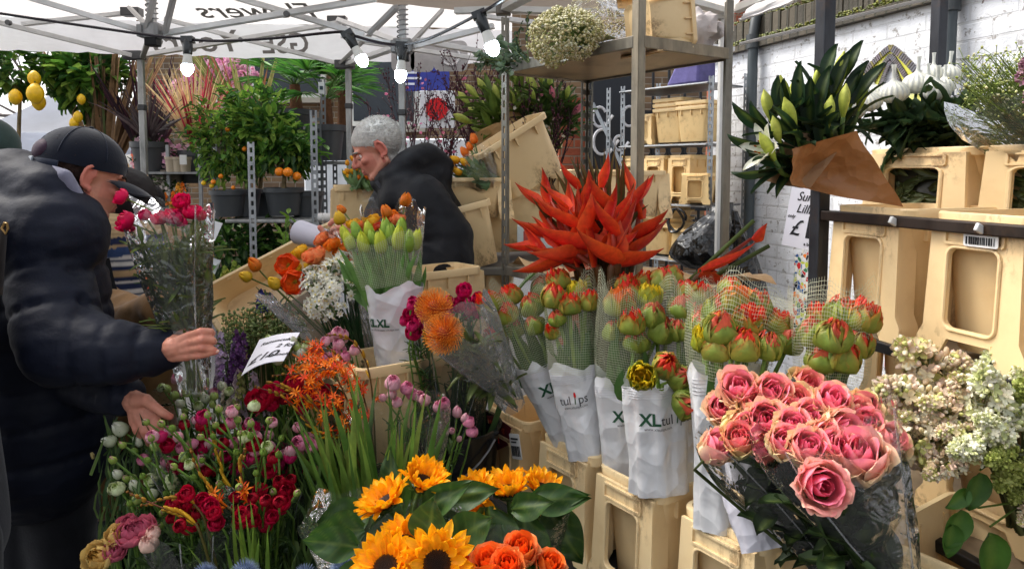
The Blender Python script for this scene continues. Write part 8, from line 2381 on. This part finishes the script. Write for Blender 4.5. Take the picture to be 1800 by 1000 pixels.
def palm(label, base, hub, nf, L, potr=.12):
    t_ = thing('fan_palm', label, 'palm', base, 'fan palms'); pot(t_, base, potr, .22)
    m = MB(); m.tube([base + Z0 * .18, base.lerp(hub, .5) + V((.01, 0, 0)), hub], [.05, .045, .035], 9, K(98, 66, 44)); part(m, 'trunk', M_WOOD, t_)
    m = MB()
    for i in range(nf):
        a = R.uniform(0, 2 * pi); e = R.uniform(-.2, .9)
        d = V((math.cos(a), math.sin(a), e)).normalized(); q = hub + d * L * .5 + Z0 * .06
        m.tube([hub, hub.lerp(q, .6) + Z0 * .02, q], .004, 4, K(96, 130, 60), cap=False)
        side = d.cross(Z0).normalized(); upv = side.cross(d)
        for k in range(20):
            th = -1.45 + 2.9 * k / 19
            dd = d * math.cos(th) + side * math.sin(th) + upv * R.uniform(-.08, .12)
            tip = q + dd * L * .62 * (1 - .18 * abs(th)) - Z0 * .05 * L
            blade(m, q, tip, .012, V((0, 0, .015)), R.choice((K(76, 136, 50), K(100, 156, 58), K(60, 112, 46))), 3)
    part(m, 'crown', M_LEAF, t_, sharp=None)
palm('bright green fan palm under the canopy valance, by the brick house', P(520, 250, 4.9), P(518, 150, 4.9), 20, .42)
palm('fan palm with rough brown trunk above the black pots on the right', P(572, 282, 4.5), P(572, 175, 4.5), 16, .36)
palm('fan palm in the black pot beside the white canopy corner', P(600, 282, 4.7), P(604, 160, 4.7), 14, .34)
for px in (572, 600):
    pass
t_ = thing('plant_rack', 'steel shelf holding the black palm pots behind the grey haired man', 'rack', P(590, 500, 4.5))
m = MB(); q = P(590, 284, 4.6); m.box(V((q.x, q.y, q.z - .01)), (.3, .3, .02), K(180, 182, 180)); part(m, 'shelf', M_STEEL, t_, .004)
for px, d in ((566, 4.42), (585, 4.74), (622, 4.42)):
    p = P(px, 298, d); slotted_post(V((p.x, p.y, 0)), 0, 2.15 if px == 566 else 1.7, .03, (V((1, 0, 0)), V((0, 1, 0))), t_, K(130, 134, 138))
# pink and white blossom shrubs
def blossom_shrub(label, base, c, r, n, cols, leafc, sc=.018, nl=160):
    t_ = thing('blossom_shrub', label, 'shrub', base, 'flowering shrubs'); pot(t_, base, .1, .18, K(120, 108, 96))
    m, m2, m3 = MB(), MB(), MB()
    for i in range(26):
        d = rv(); q = c + V((d.x * r[0], d.y * r[1], abs(d.z) * r[2])); m.tube([base + Z0 * .16, base.lerp(q, .5) + rv(.04), q], [.008, .005, .002], 5, K(84, 62, 50), cap=False)
        for k in range(n // 26): star_floret(m2, fr4(q + rv(.075), rv() + V((0, -.8, .2))), sc, jit(R.choice(cols), .1), None, 5, .25, .6, .8)
        for k in range(nl // 26): leaf(m3, q + rv(.08), rv() + Z0 * .4, .05, .02, .3, leafc, nv=3)
    part(m, 'trunk', M_WOOD, t_); part(m2, 'blossom', M_PETAL, t_, sharp=None); part(m3, 'foliage', M_LEAF, t_, sharp=None)
PK = [K(236, 176, 206), K(226, 150, 190), K(244, 206, 222)]
blossom_shrub('tall pink blossom shrub in front of the brick house', P(385, 300, 5.0), P(380, 175, 5.0), (.32, .2, .28), 1100, PK, K(120, 110, 60), .02)
blossom_shrub('white magnolia like blossom behind the small leaved kumquat', P(372, 300, 4.6), P(372, 215, 4.6), (.24, .15, .12), 300, [K(240, 236, 240), K(236, 214, 224)], K(90, 116, 50), .022, 300)
blossom_shrub('low pink orchid like blossom by the grey pots', P(300, 350, 4.4), P(292, 290, 4.4), (.2, .1, .2), 420, PK, K(60, 84, 44), .018)
blossom_shrub('small white flowered plant low beside the aluminium leg', P(280, 420, 4.2), P(275, 345, 4.2), (.12, .1, .08), 200, [K(226, 216, 210)], K(60, 84, 44), .013)
t_ = thing('plant_shelf', 'wire shelf with small beige pots behind the young man', 'shelf', P(320, 400, 4.3))
m = MB(); q = P(325, 304, 4.3); m.box(q, (.36, .3, .012), K(150, 150, 150)); part(m, 'shelf', M_STEEL, t_)
for px in (296, 352):
    p = P(px, 298, 4.2); m = MB(); m.bar(V((p.x, p.y, 0)), V((p.x, p.y, P(px, 255, 4.2).z)), .018, .018, V((1, 0, 0)), K(168, 170, 172)); part(m, 'post', M_STEEL, t_)
for i, px in enumerate((302, 314, 326)):
    t_ = thing('plant_pot', ('left', 'middle', 'right')[i] + ' small beige pot on the wire shelf', 'pot', P(px, 303, 4.2), 'beige pots'); pot(t_, P(px, 303, 4.2), .035, .09, K(170, 156, 136))
m = MB(); m.box(P(322, 281, 4.1), (.04, .004, .055), K(228, 228, 228)); o = solo(m, 'price_tag', M_CARD, 'white price tag above the beige pots', 'tag')
m = MB(); a = P(565, 155, 4.3); m.box(a, (.036, .004, .07), K(226, 230, 232)); m.box(a - V((0, .004, -.0)), (.02, .002, .022), K(60, 80, 90)); solo(m, 'plant_tag', M_CARD, 'white hanging plant tag on the palm', 'tag')
t_ = thing('terracotta_pot', 'orange plastic pot by the aluminium leg', 'pot', P(250, 300, 4.3)); pot(t_, P(250, 300, 4.3), .055, .1, K(206, 84, 40))
# low greenery under the tray, lime shoot
t_ = thing('laurel_shrub', 'glossy laurel shrubs filling the floor below the plant tray', 'shrub', P(440, 560, 3.9))
m = MB(); crown_leaves(m, P(410, 440, 3.9), (.28, .2, .18), 700, .07, .036, [K(54, 92, 38), K(90, 134, 54), K(40, 72, 34)], clumps=40); crown_leaves(m, P(500, 450, 4.0), (.2, .2, .2), 250, .07, .036, [K(34, 60, 30), K(60, 90, 40)], clumps=20); part(m, 'foliage', M_LEAF, t_, sharp=None)
m = MB(); bz = P(440, 640, 3.9)
for k in range(12): m.tube([V((bz.x, bz.y, 0)) + rv(.1), P(R.uniform(390, 510), R.uniform(430, 480), 3.9)], [.008, .004], 5, K(86, 74, 52))
part(m, 'trunk', M_WOOD, t_)
t_ = leafy('laurel_shoot', 'pale lime green shoot rising beside the tilted crate', 'plant', P(505, 470, 3.3), [P(508, 372, 3.3), P(488, 405, 3.3), P(520, 390, 3.3)], (.05, .026, [K(120, 160, 60), K(140, 176, 76)], 11, .1, .5, .3))
for i, (x, y, d) in enumerate(((375, 405, 3.7), (372, 470, 3.7))):
    m = MB(); m.box(Matrix.Translation(P(x, y, d)) @ Matrix.Rotation(.3, 4, 'Y') @ Matrix.Rotation(-.4, 4, 'X'), (.06, .003, .1), K(226, 228, 232)); solo(m, 'paper_bag', M_CARD, ('upper', 'lower')[i] + ' white paper slip among the laurel leaves', 'paper', bevel=.001)
spike_bunch('orange leucadendron like tops beside the held bouquet', 300, 335, 24, 20, 3.6, [K(226, 130, 40), K(206, 150, 50)], 9, P(302, 420, 3.6), .06, name='leucadendron_bunch')
spike_bunch('yellow green filler blooms low behind the held bouquet', 400, 480, 35, 16, 3.0, [K(170, 176, 80), K(140, 160, 70)], 10, P(400, 560, 3.0), .05, name='filler_bunch')
spike_bunch('small purple hyacinth blooms on the tilted crate', 465, 522, 12, 8, 2.4, [K(84, 80, 160), K(70, 66, 140)], 4, P(500, 560, 2.4), .05, name='hyacinth_bunch')
# bare street tree and a far treetop behind the gazebo
t_ = thing('bare_tree', 'leafless street tree with fine twigs behind the gazebo', 'tree', V((P(110, 298, 12).x, 12, 0)))
m, m2 = MB(), MB()
def twig(mb, a, d, L, r, lv):
    b = a + d * L; mb.tube([a, a.lerp(b, .5) + rv(L * .06), b], [r, r * .8, r * .6], 5 if lv < 2 else 3, K(120, 112, 110), cap=False)
    if lv < 4:
        for k in range(3 if lv < 3 else 4): twig(m2, a.lerp(b, R.uniform(.45, 1)), (d + rv(.75) + Z0 * .1).normalized(), L * R.uniform(.5, .75), r * .5, lv + 1)
bs_ = V((P(110, 298, 12).x, 12, 0)); m.tube([bs_, bs_ + Z0 * 2.6], [.14, .1], 10, K(110, 102, 98))
for k in range(7): twig(m2, bs_ + Z0 * R.uniform(1.8, 2.6), (rv(.8) + Z0 * .7).normalized(), 1.0, .045, 0)
part(m, 'trunk', M_WOOD, t_); part(m2, 'crown', M_WOOD, t_)
